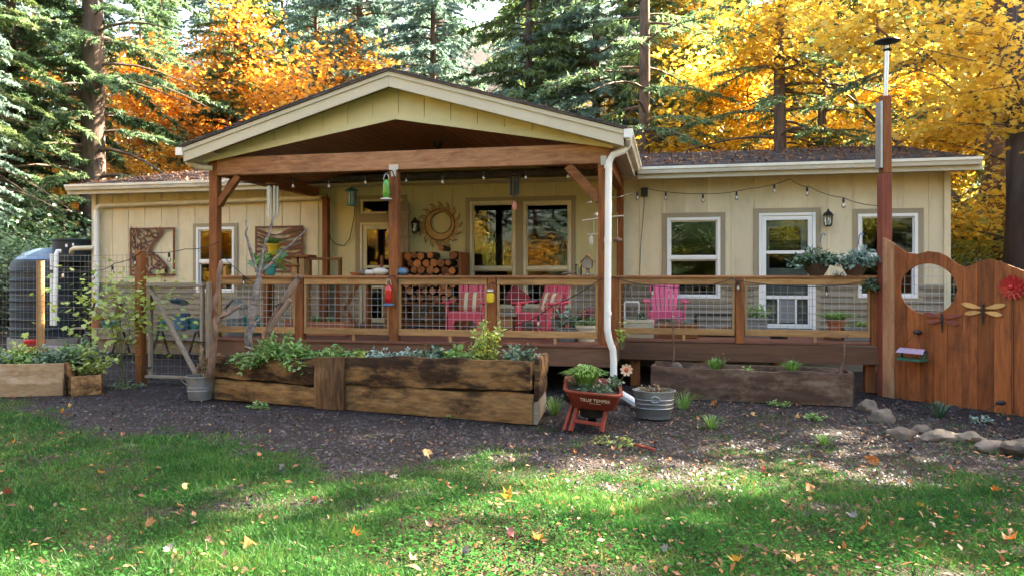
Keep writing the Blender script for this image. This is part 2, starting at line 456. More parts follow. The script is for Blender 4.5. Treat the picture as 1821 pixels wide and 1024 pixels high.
while z < ZSPLIT - .02:
    prev = None; mb = MB()
    for c in list(cells(HX0, HX1, z, min(z + .112, ZSPLIT - .01))) + [None]:
        if mb.v and (c is None or prev is None or abs(c[0] - prev) > .001):
            mb.build('clapboard', TAN, wall); mb = MB()
        if c is None: break
        a, b, z0, z1 = c
        t0 = YW - .035 + .028 * (z0 - z) / .115; t1 = YW - .035 + .028 * (z1 - z) / .115
        mb.add([(a,t0,z0),(b,t0,z0),(b,YW+.015,z0),(a,YW+.015,z0),(a,t1,z1),(b,t1,z1),(b,YW+.015,z1),(a,YW+.015,z1)],
               [(0,3,2,1),(4,5,6,7),(0,1,5,4),(1,2,6,5),(2,3,7,6),(3,0,4,7)])
        prev = b
    z += .112
mb = MB()
for c in cells(HX0, HX1, ZSPLIT - .008, ZSPLIT + .06): mb.bb(c[0], c[1], YW - .05, YW - .014, c[2], c[3])
mb.build('belt_trim', TAN, wall)
for sx in (HX0, HX1):
    MB().bb(sx - .05, sx + .05, YW - .055, YW - .002, .3, ZTOP).build('corner_board', CREAM, house)
    MB().bb(sx - .06, sx + .06, YW + .125, 21.6, .0, ZTOP).build('end_wall', CREAM, house)
MB().bb(HX0, HX1, YW + .05, YW + .1, 0, .295).build('skirting', TAN, house)
# rooms behind the glass, with two lit openings in the back wall
mb = MB()
mb.bb(HX0 + .1, HX1 - .1, YW + .13, 21.5, DECK - .1, DECK - .02)
mb.build('interior_floor', ROOM, house)
MB().bb(HX0 + .1, HX1 - .1, YW + .13, 21.5, 3.3, 3.36).build('interior_ceiling', ROOM, house)
BW = [rect(864, 418, 912, 474, 21.4), rect(985, 425, 1016, 475, 21.4), rect(1180, 400, 1215, 470, 21.4)]
sv = OPEN; OPEN = BW; mb = MB()
for c in cells(HX0 + .1, HX1 - .1, 0, 3.4): mb.bb(c[0], c[1], 21.4, 21.5, c[2], c[3])
OPEN = sv
mb.build('back_wall', ROOM, house)
for b in BW[:2]:
    o = MB()
    n = max(3, int((b[1] - b[0]) / .1))
    for i in range(n):
        xx = b[0] + (i + .5) * (b[1] - b[0]) / n
        o.box((xx, 21.33, (b[2] + b[3]) / 2), (.085, .004, b[3] - b[2] + .1), (0, 0, .35))
    o.build('window_blinds', BLIND, house)
MB().bb(wx(700, 17), wx(712, 17), 17, 21.3, DECK, 3.3).bb(wx(1105, 17), wx(1112, 17), YW + .14, 19.5, DECK, 3.3).build('interior_partition', ROOM, house)
MB().bb(wx(930, 16.5), wx(1010, 16.5), 16.2, 17, DECK, 1.5).bb(wx(845, 17.5), wx(900, 17.5), 17.2, 18, DECK, 1.35).build('interior_counter', ROOM, house)

def frame(mb, x0, x1, z0, z1, w, y0, y1, sides='lrtb'):
    if 'l' in sides: mb.bb(x0, x0 + w, y0, y1, z0, z1)
    if 'r' in sides: mb.bb(x1 - w, x1, y0, y1, z0, z1)
    a, b = x0 + (w if 'l' in sides else 0), x1 - (w if 'r' in sides else 0)
    if 't' in sides: mb.bb(a, b, y0, y1, z1 - w, z1)
    if 'b' in sides: mb.bb(a, b, y0, y1, z0, z0 + w)
    return mb
def window(r, split, tw=.1, fmat=WHITE, trim=True, label=None):
    x0, x1, z0, z1 = r
    w = frame(MB(), x0 + .001, x1 - .001, z0 + .001, z1 - .001, .055, YW - .035, YW + .1).build('window', fmat, house, bevel=.004, label=label)
    if trim:
        t = MB(); frame(t, x0 - tw, x1 + tw, z0 - tw, z1 + tw, tw - .002, YW - .028, YW - .0145)
        t.build('trim', TRIM, w, bevel=.003)
    zs = z0 + (z1 - z0) * split
    MB().bb(x0 + .056, x1 - .056, YW - .015, YW + .06, zs - .028, zs + .028).build('meeting_rail', fmat, w, bevel=.003)
    for a, b, yy in ((z0 + .056, zs - .029, YW + .045), (zs + .029, z1 - .056, YW + .02)):
        if b - a < .1: continue
        frame(MB(), x0 + .057, x1 - .057, a, b, .022, yy - .012, yy + .012).build('sash', fmat, w)
        MB().bb(x0 + .08, x1 - .08, yy - .003, yy + .003, a + .023, b - .023).build('pane', GLASS, w)
    return w
CREAMV = pm('cream_vinyl', (.66, .6, .44), None, 3, .45, rand=.02)
window(WIN['left'], .47, .075)
window(WIN['right'], .5, .085)
window(WIN['far'], .5, .085)
for kk in ('porch_a', 'porch_b'):
    window(WIN[kk], .37, fmat=CREAMV, trim=False)
x0, z0, x1, z1 = WIN['porch_a'][0], WIN['porch_a'][2], WIN['porch_b'][1], WIN['porch_a'][3]
t = MB(); frame(t, x0 - .085, x1 + .085, z0 - .09, z1 + .07, .083, YW - .028, YW - .0145)
t.bb(WIN['porch_a'][1] + .001, WIN['porch_b'][0] - .001, YW - .028, YW - .0145, z0 - .006, z1 - .015)
t.build('window_surround', TRIM, house, bevel=.003)

# porch door with transom
x0, x1, z0, z1 = PDOOR
d = frame(MB(), x0, x1, z0, z1, .05, YW - .03, YW + .09, 'lrt').build('porch_door', CREAMV, house, bevel=.003)
frame(MB(), x0 + .052, x1 - .052, z0 + .02, z1 - .052, .085, YW - .005, YW + .03).build('stile_frame', CREAMV, d, bevel=.003)
zs = [z0 + .11, z0 + .16 + .58, z0 + .8 + .22, z1 - .14]
for za, zb in ((zs[0], z0 + .70), (z0 + .75, z0 + 1.10), (z0 + 1.15, zs[3])):
    MB().bb(x0 + .14, x1 - .14, YW + .008, YW + .014, za, zb).build('pane', GLASS, d)
for zc in (z0 + .725, z0 + 1.125): MB().bb(x0 + .138, x1 - .138, YW - .004, YW + .028, zc - .025, zc + .025).build('cross_rail', CREAMV, d)
MB().bb((x0 + x1) / 2 + .02, (x0 + x1) / 2 + .05, YW - .003, YW + .025, zs[0], z0 + .70).build('mullion', CREAMV, d)
MB().ball((x1 - .09, YW - .05, z0 + .98), .03).build('door_knob', BLACK, d, True)
x0t, x1t, z0t, z1t = TRANS
w = frame(MB(), x0t, x1t, z0t, z1t, .035, YW - .03, YW + .08).build('transom_window', CREAMV, house, bevel=.003)
MB().bb(x0t + .036, x1t - .036, YW + .01, YW + .016, z0t + .036, z1t - .036).build('pane', GLASS, w)
t = MB(); t.bb(x0 - .1, x0 - .002, YW - .026, YW - .0145, z0, z1t + .08).bb(x1 + .002, x1 + .12, YW - .026, YW - .0145, z0, z1t + .08)
t.bb(x0 - .001, x1 + .001, YW - .026, YW - .0145, z1 + .002, z0t - .002).bb(x0 - .001, x1 + .001, YW - .0262, YW - .0145, z1t + .002, z1t + .08)
t.build('door_surround', TRIM, house, bevel=.003)

# white storm door with pet flap on the right
x0, x1, z0, z1 = RDOOR
d = frame(MB(), x0, x1, z0, z1, .05, YW - .04, YW + .09, 'lrt').build('storm_door', WHITE, house, bevel=.004)
dx0, dx1 = x0 + .052, x1 - .052
frame(MB(), dx0, dx1, z0 + .02, z1 - .052, .075, YW - .02, YW + .02).build('storm_frame', WHITE, d, bevel=.004)
zr = [z0 + .57, z0 + 1.36]
for zc in zr: MB().bb(dx0 + .076, dx1 - .076, YW - .022, YW + .02, zc - .028, zc + .028).build('cross_rail', WHITE, d, bevel=.003)
for za, zb in ((z0 + .10, zr[0] - .03), (zr[0] + .03, zr[1] - .03), (zr[1] + .03, z1 - .13)):
    MB().bb(dx0 + .077, dx1 - .077, YW - .004, YW + .002, za, zb).build('pane', GLASS, d)
for fx in (.33, .68):
    xx = dx0 + (dx1 - dx0) * fx
    MB().bb(xx - .014, xx + .014, YW - .018, YW - .0055, z0 + .1, zr[0] - .03).build('pet_door_bar', WHITE, d)
MB().bb(dx0 + (dx1 - dx0) * .35, dx0 + (dx1 - dx0) * .66, YW - .012, YW - .0058, z0 + .12, zr[0] - .05).build('pet_flap', GREYPL, d)
MB().bb(x0 + .052, x1 - .052, YW + .095, YW + .12, z0 + .02, z0 + 1.05).bb(x0 + .052, x0 + .16, YW + .095, YW + .12, z0 + 1.051, z1 - .05).bb(x1 - .2, x1 - .052, YW + .095, YW + .12, z0 + 1.051, z1 - .05).bb(x0 + .161, x1 - .201, YW + .095, YW + .12, z1 - .2, z1 - .05).build('inner_door', WHITE, d)
frame(MB(), x0 + .16, x1 - .2, z0 + 1.05, z1 - .2, .03, YW + .08, YW + .094).build('inner_door_moulding', WHITE, d)
MB().bb(x0 + .162, x1 - .202, YW + .1, YW + .105, z0 + 1.052, z1 - .201).build('inner_pane', GLASS, d)
MB().bb(dx1 - .05, dx1 - .025, YW - .07, YW - .02, z0 + .95, z0 + 1.1).build('door_handle', BLACK, d)
t = frame(MB(), x0 - .085, x1 + .085, z0, z1 + .085, .083, YW - .028, YW - .0145, 'lrt'); t.build('door_surround', TRIM, house, bevel=.003)
MB().bb(x0 - .02, x1 + .02, YW - .1, YW - .041, DECK + .001, DECK + .03).build('door_sill', ALU, house)

# main roof: stepped shingle courses
RX0, RX1 = wx(125, 13.2), wx(1741, 13.2)
EY, EZ, RYY, RZ = 13.15, 3.58, 17.7, 4.56
roof = MB()
roof.add([(RX0,EY,EZ-.1),(RX1,EY,EZ-.1),(RX1,RYY,RZ-.1),(RX0,RYY,RZ-.1),(RX0,EY,EZ),(RX1,EY,EZ),(RX1,RYY,RZ),(RX0,RYY,RZ)],
         [(0,3,2,1),(4,5,6,7),(0,1,5,4),(1,2,6,5),(2,3,7,6),(3,0,4,7)])
yb, zb = 2 * RYY - EY, EZ
roof.add([(RX0,RYY+.003,RZ-.1),(RX1,RYY+.003,RZ-.1),(RX1,yb,zb-.1),(RX0,yb,zb-.1),(RX0,RYY+.003,RZ),(RX1,RYY+.003,RZ),(RX1,yb,zb),(RX0,yb,zb)],
         [(0,3,2,1),(4,5,6,7),(0,1,5,4),(1,2,6,5),(2,3,7,6),(3,0,4,7)])
roofo = roof.build('roof', SHINGLE, house)
nC = 24
sl_ = (RZ - EZ) / (RYY - EY)
for i in range(nC):
    y0 = EY + (RYY - EY) * i / nC; y1 = EY + (RYY - EY) * (i + 1) / nC
    mb = MB(); xx = RX0
    while xx < RX1 - .02:
        xb = min(xx + random.uniform(.25, .42), RX1); h = random.uniform(.008, .02)
        za, zb_ = EZ + sl_ * (y0 - EY), EZ + sl_ * (y1 - EY)
        mb.add([(xx,y0-.01,za+.001),(xb-.006,y0-.01,za+.001),(xb-.006,y1,zb_+.001),(xx,y1,zb_+.001),(xx,y0-.01,za+h),(xb-.006,y0-.01,za+h),(xb-.006,y1,zb_+.003),(xx,y1,zb_+.003)],
               [(4,5,6,7),(0,1,5,4),(1,2,6,5),(3,0,4,7)])
        xx = xb
    o = mb.build('shingle_course', SHINGLE, roofo)
MB().bb(RX0, RX1, EY + .03, YW + .1, ZTOP - .02, ZTOP).build('soffit', CREAM, house)
fx0, fx1 = -7.25, -.55
for a, b in ((RX0, fx0), (fx1, RX1)):
    MB().bb(a, b, EY - .002, EY + .028, EZ - .2, EZ - .02).build('fascia', FASCIA, house)
    pr = [(0, -.115), (.075, -.115), (.1, -.06), (.118, -.045), (.118, 0), (.106, 0), (.106, -.038), (.09, -.055), (.068, -.104), (.008, -.104), (.008, 0), (0, 0)]
    MB().prism(pr, a + .002, b - .002, lambda p, q, t: (t, EY - .004 - p, EZ - .005 + q)).build('gutter', GUTTER, house)
for a in (RX0, RX1):
    s = 1 if a == RX1 else -1
    mb = MB()
    mb.add([(a,EY,EZ-.2),(a+s*.03,EY,EZ-.2),(a+s*.03,RYY,RZ-.2),(a,RYY,RZ-.2),(a,EY,EZ+.005),(a+s*.03,EY,EZ+.005),(a+s*.03,RYY,RZ+.005),(a,RYY,RZ+.005)],
           [(0,3,2,1),(4,5,6,7),(0,1,5,4),(1,2,6,5),(2,3,7,6),(3,0,4,7)])
    mb.build('rake_board', FASCIA, house)
# pipe run under the left eave and downspout at the corner
dpl = thing('downspout', (wx(170, YW), YW - .1, 0), 'white downspout at the left house corner fed by a cream pipe under the eave', 'downspout')
a = at(172, 366, YW - .12); b = at(572, 351, YW - .12)
MB().tube([b, a + Vector((.15, 0, -.0)), a + Vector((.05, 0, -.02)), a + Vector((0, 0, -.12))], .05, 12).build('eave_pipe', CREAMPVC, dpl, True)
c = at(171, 545, YW - .12)
MB().tube([a + Vector((0, 0, -.1)), c], .055, 12).build('downpipe', WHITE, dpl, True)
for py in (430, 500):
    q = at(171, py, YW - .12); MB().tube([q, q - Vector((0, 0, .12))], .062, 12).build('coupling', WHITE, dpl, True)

# ------------------------------------------------------------------ porch: posts, beam, gable, ceiling, roof
porch = thing('porch', (PXC, YF, 0), 'gabled porch roof on brown timber posts at the front of the house', 'porch')
BZ0, BZ1 = 3.235, 3.515
PS = .14
for px, top in ((383, BZ1), (702, BZ0), (1073, BZ0)):
    X = wx(px, YF)
    MB().bb(X - PS/2, X + PS/2, YF - PS/2, YF + PS/2, DECK - .02, top).build('post', CEDZ, porch, bevel=.008)
for px in (580, 1103):
    X = wx(px, YW - .14)
    MB().bb(X - .06, X + .06, YW - .2, YW - .08, DECK, BZ0).build('post', CEDZ, porch, bevel=.008)
XL, XR = wx(383, YF), wx(1073, YF)
MB().bb(XL + PS/2 + .001, XR + .1, YF - .07, YF + .07, BZ0 + .001, BZ1).build('beam', BEAMX, porch, bevel=.008)
for X in (XL, XR):
    MB().bb(X - .069, X + .069, YF + .072, YW - .03, BZ0 + .02, BZ1 - .03).build('side_beam', CEDY, porch, bevel=.008)
MB().beam((XL + .05, YF, 2.78), (XL + .42, YF, 3.23), .09, .1).build('knee_brace', CEDX, porch, bevel=.006)
MB().beam((XR - .05, YF, 2.72), (XR - .5, YF, 3.22), .09, .13).build('knee_brace', CEDX, porch, bevel=.006)
for X in (XL, XR):
    MB().beam((X, YF + .1, 2.78), (X, YF + .5, 3.25), .09, .1, (1, 0, 0)).build('knee_brace', CEDY, porch, bevel=.006)
q = at(700, 300, YF - .08)
pb = MB().bb(q.x - .075, q.x + .075, YF - .085, YF - .0715, BZ0 + .0, BZ0 + .075).bb(q.x - .04, q.x + .04, YF - .085, YF - .0715, BZ0 - .1, BZ0 - .001).build('metal_strap', ZINC, porch)
MB().bb(XR - .03, XR + .05, YF - .085, YF - .0715, BZ0 - .03, BZ0 + .1).build('metal_strap', ZINC, porch)
YG, YS = 9.86, 10.15
GX0, GX1, GZ0, GZA = -7.25, -.6, 3.62, 4.59
SL = (GZA - GZ0) / (PXC - GX0)
def roof_z(x): return GZA - SL * abs(x - PXC)
# fascia (two boards)
for s in (-1, 1):
    xe = GX0 if s < 0 else GX1
    for (o0, o1, yy, nm) in ((.0, .215, YG, 'rake_board'), (.0, .06, YG - .022, 'rake_cap')):
        zz = lambda x, o: roof_z(x) - o
        xa = PXC + s * .0015
        MB().prism([(xe, zz(xe, o0)), (xa, zz(xa, o0)), (xa, zz(xa, o1)), (xe, zz(xe, o1))], yy, yy + (.035 if o1 > .1 else .0215), lambda p, q, t: (p, t, q)).build(nm, FASCIA, porch)
    mb = MB().prism([(xe - s*-.04, roof_z(xe) - .0), (xa, roof_z(xa) + .002), (xa, roof_z(xa) + .035), (xe + s*.04, roof_z(xe) + .025)], YG - .05, 17.5, lambda p, q, t: (p, t, q))
    ps = mb.build('roof_slope', SHINGLE, porch)
    mb = MB(); xx = 0; n = 22
    for i in range(n):
        xm0 = xe + s * .05 + (xa - xe - s * .05) * i / n; xm1 = xe + (xa - xe) * (i + 1) / n
        y = YG - .06
        while y < 13:
            y1 = y + random.uniform(.25, .4); h = random.uniform(.012, .026)
            mb.add([(xm0,y,roof_z(xm0)+.034),(xm0,y1-.01,roof_z(xm0)+.034),(xm1,y1-.01,roof_z(xm1)+.034),(xm1,y,roof_z(xm1)+.034),
                    (xm0,y,roof_z(xm0)+.034+h),(xm0,y1-.01,roof_z(xm0)+.034+h),(xm1,y1-.01,roof_z(xm1)+.04),(xm1,y,roof_z(xm1)+.04)], [(4,5,6,7),(0,1,5,4),(1,2,6,5),(3,0,4,7),(2,3,7,6)])
            y = y1
    mb.build('shingles', SHINGLE, ps)
    MB().prism([(xe, roof_z(xe) - .21), (PXC + s * 2.9, roof_z(PXC + s * 2.9) - .21), (PXC + s * 2.9, roof_z(PXC + s * 2.9) - .19), (xe, roof_z(xe) - .19)], YG + .036, 13.3, lambda p, q, t: (p, t, q)).build('eave_soffit', FASCIA, porch)
# gable siding: panels between roof and ceiling line
def gab_lo(x): return ceil_z(x) + .02
gx = [PXC + .04 + i * .4 - 8 * .4 for i in range(17)]
gx[0], gx[-1] = PXC - 3.16, PXC + 3.16
gw = MB().prism([(gx[0], gab_lo(gx[0]) + .02), (PXC, gab_lo(PXC) + .02), (gx[-1], gab_lo(gx[-1]) + .02), (gx[-1], roof_z(gx[-1]) - .12), (PXC, roof_z(PXC) - .12), (gx[0], roof_z(gx[0]) - .12)], YS + .012, YS + .05, lambda p, q, t: (p, t, q)).build('gable_wall', YELLOW, porch)
for a, b in zip(gx, gx[1:]):
    a2, b2 = a + .004, b - .004
    pts = [(a2, gab_lo(a2)), (b2, gab_lo(b2)), (b2, roof_z(b2) - .13), (a2, roof_z(a2) - .13)]
    if a2 < PXC < b2: pts = [(a2, gab_lo(a2)), (PXC, gab_lo(PXC)), (b2, gab_lo(b2)), (b2, roof_z(b2) - .13), (PXC, roof_z(PXC) - .13), (a2, roof_z(a2) - .13)]
    MB().prism(pts, YS - .008, YS + .011, lambda p, q, t: (p, t, q)).build('siding_panel', YELLOW, gw, bevel=.003)
for s in (-1, 1):
    xe = PXC + s * 3.17; xa = PXC + s * .001
    MB().prism([(xe, gab_lo(xe) - .05), (xa, gab_lo(xa) - .05), (xa, gab_lo(xa) + .045), (xe, gab_lo(xe) + .045)], YS - .024, YS - .0085, lambda p, q, t: (p, t, q)).build('gable_trim', YELLOW, porch)
# ceiling planks running front to back
cl = MB().prism([(PXC - 3.05, ceil_z(PXC - 3.05) + .03), (PXC, ceil_z(PXC) + .03), (PXC + 3.05, ceil_z(PXC + 3.05) + .03), (PXC + 3.05, ceil_z(PXC + 3.05) + .06), (PXC, ceil_z(PXC) + .06), (PXC - 3.05, ceil_z(PXC - 3.05) + .06)], YS + .06, YW + .015, lambda p, q, t: (p, t, q)).build('ceiling', BLACK, porch)
n = 24
for s in (-1, 1):
    for i in range(n):
        xa = PXC + s * (3.05 * i / n + .0045); xb = PXC + s * (3.05 * (i + 1) / n - .0045)
        MB().prism([(xa, ceil_z(xa)), (xb, ceil_z(xb)), (xb, ceil_z(xb) + .025), (xa, ceil_z(xa) + .025)], YS + .06, YW - .002, lambda p, q, t: (p, t, q)).build('ceiling_plank', CEIL, cl)
# ceiling fan hub
cf = thing('ceiling_fan', (wx(778, 11.7), 11.7, 3.5), 'dark ceiling fan hub hanging from the porch ceiling', 'fan')
X = wx(778, 11.7)
MB().lathe([(.02, 3.68), (.02, 3.8), (.07, 3.82), (.08, 3.9)], (X, 11.7, 0), 14).build('mount', BLACK, cf, True)
MB().lathe([(.03, 3.52), (.12, 3.54), (.13, 3.6), (.1, 3.67), (.025, 3.69)], (X, 11.7, 0), 16).build('motor', BLACK, cf, True)
for k in range(4):
    a = k * PI / 2 + .5
    MB().box((X + .42 * math.cos(a), 11.7 + .42 * math.sin(a), 3.6), (.6, .13, .012), (.12, 0, a)).build('blade', CEDX, cf)
# right eave gutter and the white front downspout
eg = thing('eave_gutter', (GX1, YG, 0), 'pale gutter along the right edge of the porch roof', 'gutter')
pr = [(0, -.115), (.075, -.115), (.1, -.06), (.118, -.045), (.118, 0), (.106, 0), (.106, -.038), (.09, -.055), (.068, -.104), (.008, -.104), (.008, 0), (0, 0)]
MB().prism(pr, YG - .03, 13.1, lambda p, q, t: (GX1 + .004 + p, t, GZ0 - .0 + q)).build('trough', GUTTER, eg)
MB().bb(GX1 - .03, GX1 + .003, YG + .036, 13.12, GZ0 - .2, GZ0 - .01).build('fascia', FASCIA, eg)
MB().bb(GX1 + .004, GX1 + .122, YG - .036, YG - .0305, GZ0 - .117, GZ0 + .001).build('end_cap', WHITE, eg)
eg2 = thing('eave_gutter', (GX0, YG, 0), 'pale gutter along the left edge of the porch roof', 'gutter')
MB().prism([(-p, q) for p, q in pr], YG - .03, 13.1, lambda p, q, t: (GX0 - .004 + p, t, GZ0 + q)).build('trough', GUTTER, eg2)
MB().bb(GX0 - .122, GX0 - .004, YG - .036, YG - .0305, GZ0 - .117, GZ0 + .001).build('end_cap', WHITE, eg2)
MB().tube([(GX0 - .06, YG + .12, GZ0 - .1), (GX0 - .05, YG + .16, GZ0 - .2), (GX0 + .1, YG + .25, GZ0 - .27), (GX0 + .24, YG + .36, GZ0 - .27)], .045, 10).build('elbow', CREAMPVC, eg2, True)
ds = thing('downspout', at(1084, 600, 10.05), 'white curved downspout running down the front right porch post', 'downspout')
YD = 10.1
pts = [Vector((GX1 + .06, YG + .05, GZ0 - .1))] + [at(px, py, YD) for px, py in ((1117, 258), (1110, 268), (1090, 276), (1083, 288), (1082, 310), (1081, 450), (1080, 585), (1083, 603), (1090, 622), (1091, 640), (1091, 668))]
MB().tube(pts, .048, 12).build('pipe', WHITE, ds, True)
for py in (300, 430, 560):
    q = at(1081, py, YD); MB().tube([q, q + Vector((0, 0, .05))], .052, 12).build('pipe_band', WHITE, ds, True)
d2 = thing('drain_extension', gp(1120, 716), 'short white drain extension lying behind the red wheelbarrow', 'drain pipe')
a, b = gp(1105, 700, .08), gp(1140, 722, .06)
MB().beam(a, b, .09, .07).build('spout', WHITE, d2, bevel=.01)
MB().beam(a + Vector((0, 0, .036)), b + Vector((0, 0, .036)), .05, .012).build('rib', WHITE, d2)

# ------------------------------------------------------------------ deck
deck = thing('deck', (-3, YF, 0), 'raised brown board deck running along the front of the house', 'deck')
DX0, DX1, DX2 = XL - .1, XR + .17, wx(1568, YR)
y = YF - .12; i = 0
while y < YW - .06:
    x1 = DX1 if y < YR - .14 else DX2
    MB().bb(DX0, x1, y, y + .133, DECK - .035, DECK).build('deck_board', DECKX, deck, bevel=.004)
    y += .139
MB().bb(DX0, DX1, YF - .1, YF - .06, .40, DECK - .037).build('rim_board', RIMX, deck)
MB().bb(DX1 + .002, DX2, YR - .11, YR - .07, .41, DECK - .037).build('rim_board', RIMX, deck)
MB().bb(DX1 - .042, DX1 - .001, YF - .058, YR - .12, .40, DECK - .038).build('rim_board', RIMX, deck)
MB().bb(DX0 + .001, DX0 + .04, YF - .058, YW, .40, DECK - .038).build('rim_board', RIMX, deck)
for px in (400, 560, 720, 880, 1040): MB().bb(wx(px, YF + .3) - .07, wx(px, YF + .3) + .07, YF + .2, YF + .34, 0, DECK - .2).build('pier', CEDZ, deck)
for px in (1130, 1250, 1380, 1545): MB().bb(wx(px, YR + .1) - .07, wx(px, YR + .1) + .07, YR, YR + .14, 0, DECK - .2).build('pier', CEDZ, deck)
q = wx(1553, YR - .0); MB().bb(q + .08, q + .28, YR - .06, YR + .14, 0, .39).build('pier_block', CONCRETE, deck)

def railing(name, label, Y, pxs, xs_posts, spans):
    r = thing(name, ((spans[0][0] + spans[-1][1]) / 2, Y, DECK), label, 'railing')
    for e0, e1 in spans: MB().bb(e0, e1, Y - .075, Y + .075, 1.632, 1.67).build('cap_rail', CAPX, r, bevel=.006)
    for X in xs_posts:
        MB().bb(X - .06, X + .06, Y - .06, Y + .06, DECK - .03, 1.631).build('post', CEDZ, r, bevel=.006)
    ends = pxs
    for a, b in zip(ends, ends[1:]):
        a2, b2 = a + .072, b - .072
        MB().bb(a2, b2, Y - .045, Y - .005, 1.535, 1.631).build('top_rail', RAILX, r, bevel=.005)
        MB().bb(a2, b2, Y - .045, Y - .005, .785, .88).build('bottom_rail', RAILX, r, bevel=.005)
        for xx in (a2, b2 - .035): MB().bb(xx, xx + .035, Y - .04, Y - .006, .881, 1.534).build('stud', RAILZ, r, bevel=.003)
        m = MB(); n = max(2, round((b2 - a2) / .102)); rr = .0029
        for i in range(1, n):
            xx = a2 + (b2 - a2) * i / n
            m.tube([(xx, Y - .0, .83), (xx, Y - .0, 1.58)], rr, 5)
        for i in range(7):
            zz = .93 + i * .1
            m.tube([(a2, Y + .006, zz), (b2, Y + .006, zz)], rr, 5)
        m.build('wire_panel', WIRE, r)
        MB().bb((a2 + b2) / 2 + .1, (a2 + b2) / 2 + .14, Y - .04, Y - .01, DECK + .001, .784).build('block', RAILZ, r)
    return r
pp = [XL, wx(535, YF), wx(702, YF), wx(876, YF), XR]
railing('deck_railing', 'tan porch railing with square wire mesh panels behind the large planter', YF, pp, [pp[1], pp[3]], [(XL + .072, pp[2] - .072), (pp[2] + .072, XR - .072)])
qq = [wx(1092, YR), wx(1315, YR), wx(1556, YR)]
railing('deck_railing', 'tan wire mesh railing in front of the white storm door', YR, qq, [qq[0], qq[1], qq[2]], [(qq[0] - .06, qq[2] + .06)])
# ------------------------------------------------------------------ foliage materials for small plants
HERB = leafy('herb_leaves', [(0, (.07, .18, .035)), (.5, (.16, .33, .06)), (1, (.34, .5, .14))], .4, nscale=5, wash=.35)
LIME = leafy('lime_leaves', [(0, (.16, .26, .04)), (.6, (.34, .44, .07)), (1, (.52, .55, .14))], .45, nscale=4, wash=.35)
DKGREEN = leafy('dark_leaves', [(0, (.02, .06, .025)), (.6, (.05, .13, .05)), (1, (.1, .2, .09))], .3, gloss=.1, nscale=5, wash=.35)
SILVER = leafy('silver_leaves', [(0, (.12, .2, .17)), (.6, (.22, .34, .3)), (1, (.4, .5, .46))], .3, nscale=5, wash=.35)
REDLEAF = leafy('red_leaves', [(0, (.2, .02, .03)), (1, (.45, .04, .07))], .4, nscale=5)
DRYLEAF = leafy('dry_leaves', [(0, (.16, .07, .03)), (.6, (.3, .14, .06)), (1, (.42, .24, .1))], .3, nscale=5)
STEM = pm('green_stem', (.12, .16, .05), (.1, .08, .04), 6, .7)

def plant(name, label, base, rx, ry, h, n, size, mat, group=None, droop=.2, stems=14, up=.25, blade=False, cat='plant', lobed=False):
    """stems fan out from the base, leaves sit along them"""
    base = Vector(base); p = thing(name, base, label, cat, group)
    r = np.random.default_rng(abs(hash(label)) % 1000 if False else sum(map(ord, label)) % 9973)
    sm = MB(); P = []; D = []
    for i in range(stems):
        a = r.uniform(0, 2 * PI); q = r.uniform(.1, 1) ** .6
        tip = Vector((rx * q * math.cos(a), ry * q * math.sin(a), h * r.uniform(.55, 1.05) * (1 - .35 * q) - droop * q * h))
        s0 = Vector((rx * .35 * q * math.cos(a), ry * .35 * q * math.sin(a), 0))
        mid = (s0 + tip) / 2 + Vector((0, 0, h * .18))
        pts = [s0, mid * .7 + s0 * .3, mid * .6 + tip * .4, tip]
        if not blade: sm.tube([base + x for x in pts], [.006, .005, .004, .002], 4)
        m = max(1, n // stems)
        t = r.uniform(.15, 1.02, m)
        for tt in t:
            b = s0 * (1 - tt) ** 2 + mid * 2 * tt * (1 - tt) + tip * tt ** 2
            P.append(base + b); d = (tip - s0).normalized(); D.append(d)
    P = np.array(P); D = np.array(D); n = len(P)
    if blade:
        ang = r.uniform(0, 2 * PI, n); q = r.uniform(.2, 1, n)
        P = np.array(base) + np.stack([rx * .25 * q * np.cos(ang), ry * .25 * q * np.sin(ang), np.zeros(n)], 1)
        V = []; F = []
        k = 6
        for i in range(n):
            dirx = Vector((math.cos(ang[i]), math.sin(ang[i]), 0)); side = Vector((-dirx.y, dirx.x, 0)); L = q[i]
            for j in range(k):
                t = j / (k - 1); w = size * (1 - t) ** .7 + .0008
                c = Vector(P[i]) + dirx * (rx * L * t) + Vector((0, 0, h * (1.25 - .5 * L) * (1.9 * t - (1.0 + droop) * t * t)))
                V += [c + side * w, c - side * w]
            for j in range(k - 1):
                b0 = i * 2 * k + 2 * j; F += [(b0, b0 + 1, b0 + 3), (b0, b0 + 3, b0 + 2)]
        me = arr_mesh('foliage', [tuple(v) for v in V], F, mat)
    else:
        ax = D * .5 + rnd_dirs(n, r) * .9; ax[:, 2] *= .6
        nr = rnd_dirs(n, r) * .7 + np.array([0, -.35, .9])
        P = P + rnd_dirs(n, r) * size * .4
        V, F = scatter(MAPLE_V if lobed else LEAF_V, MAPLE_F if lobed else LEAF_F, P, ax, nr, size * r.uniform(.6, 1.25, n))
        me = arr_mesh('foliage', V, F, mat)
    c = Vector(base)
    me.transform(Matrix.Translation(-c))
    o = place('foliage', me, c, p)
    if sm.v: sm.build('stems', STEM, p)
    return p
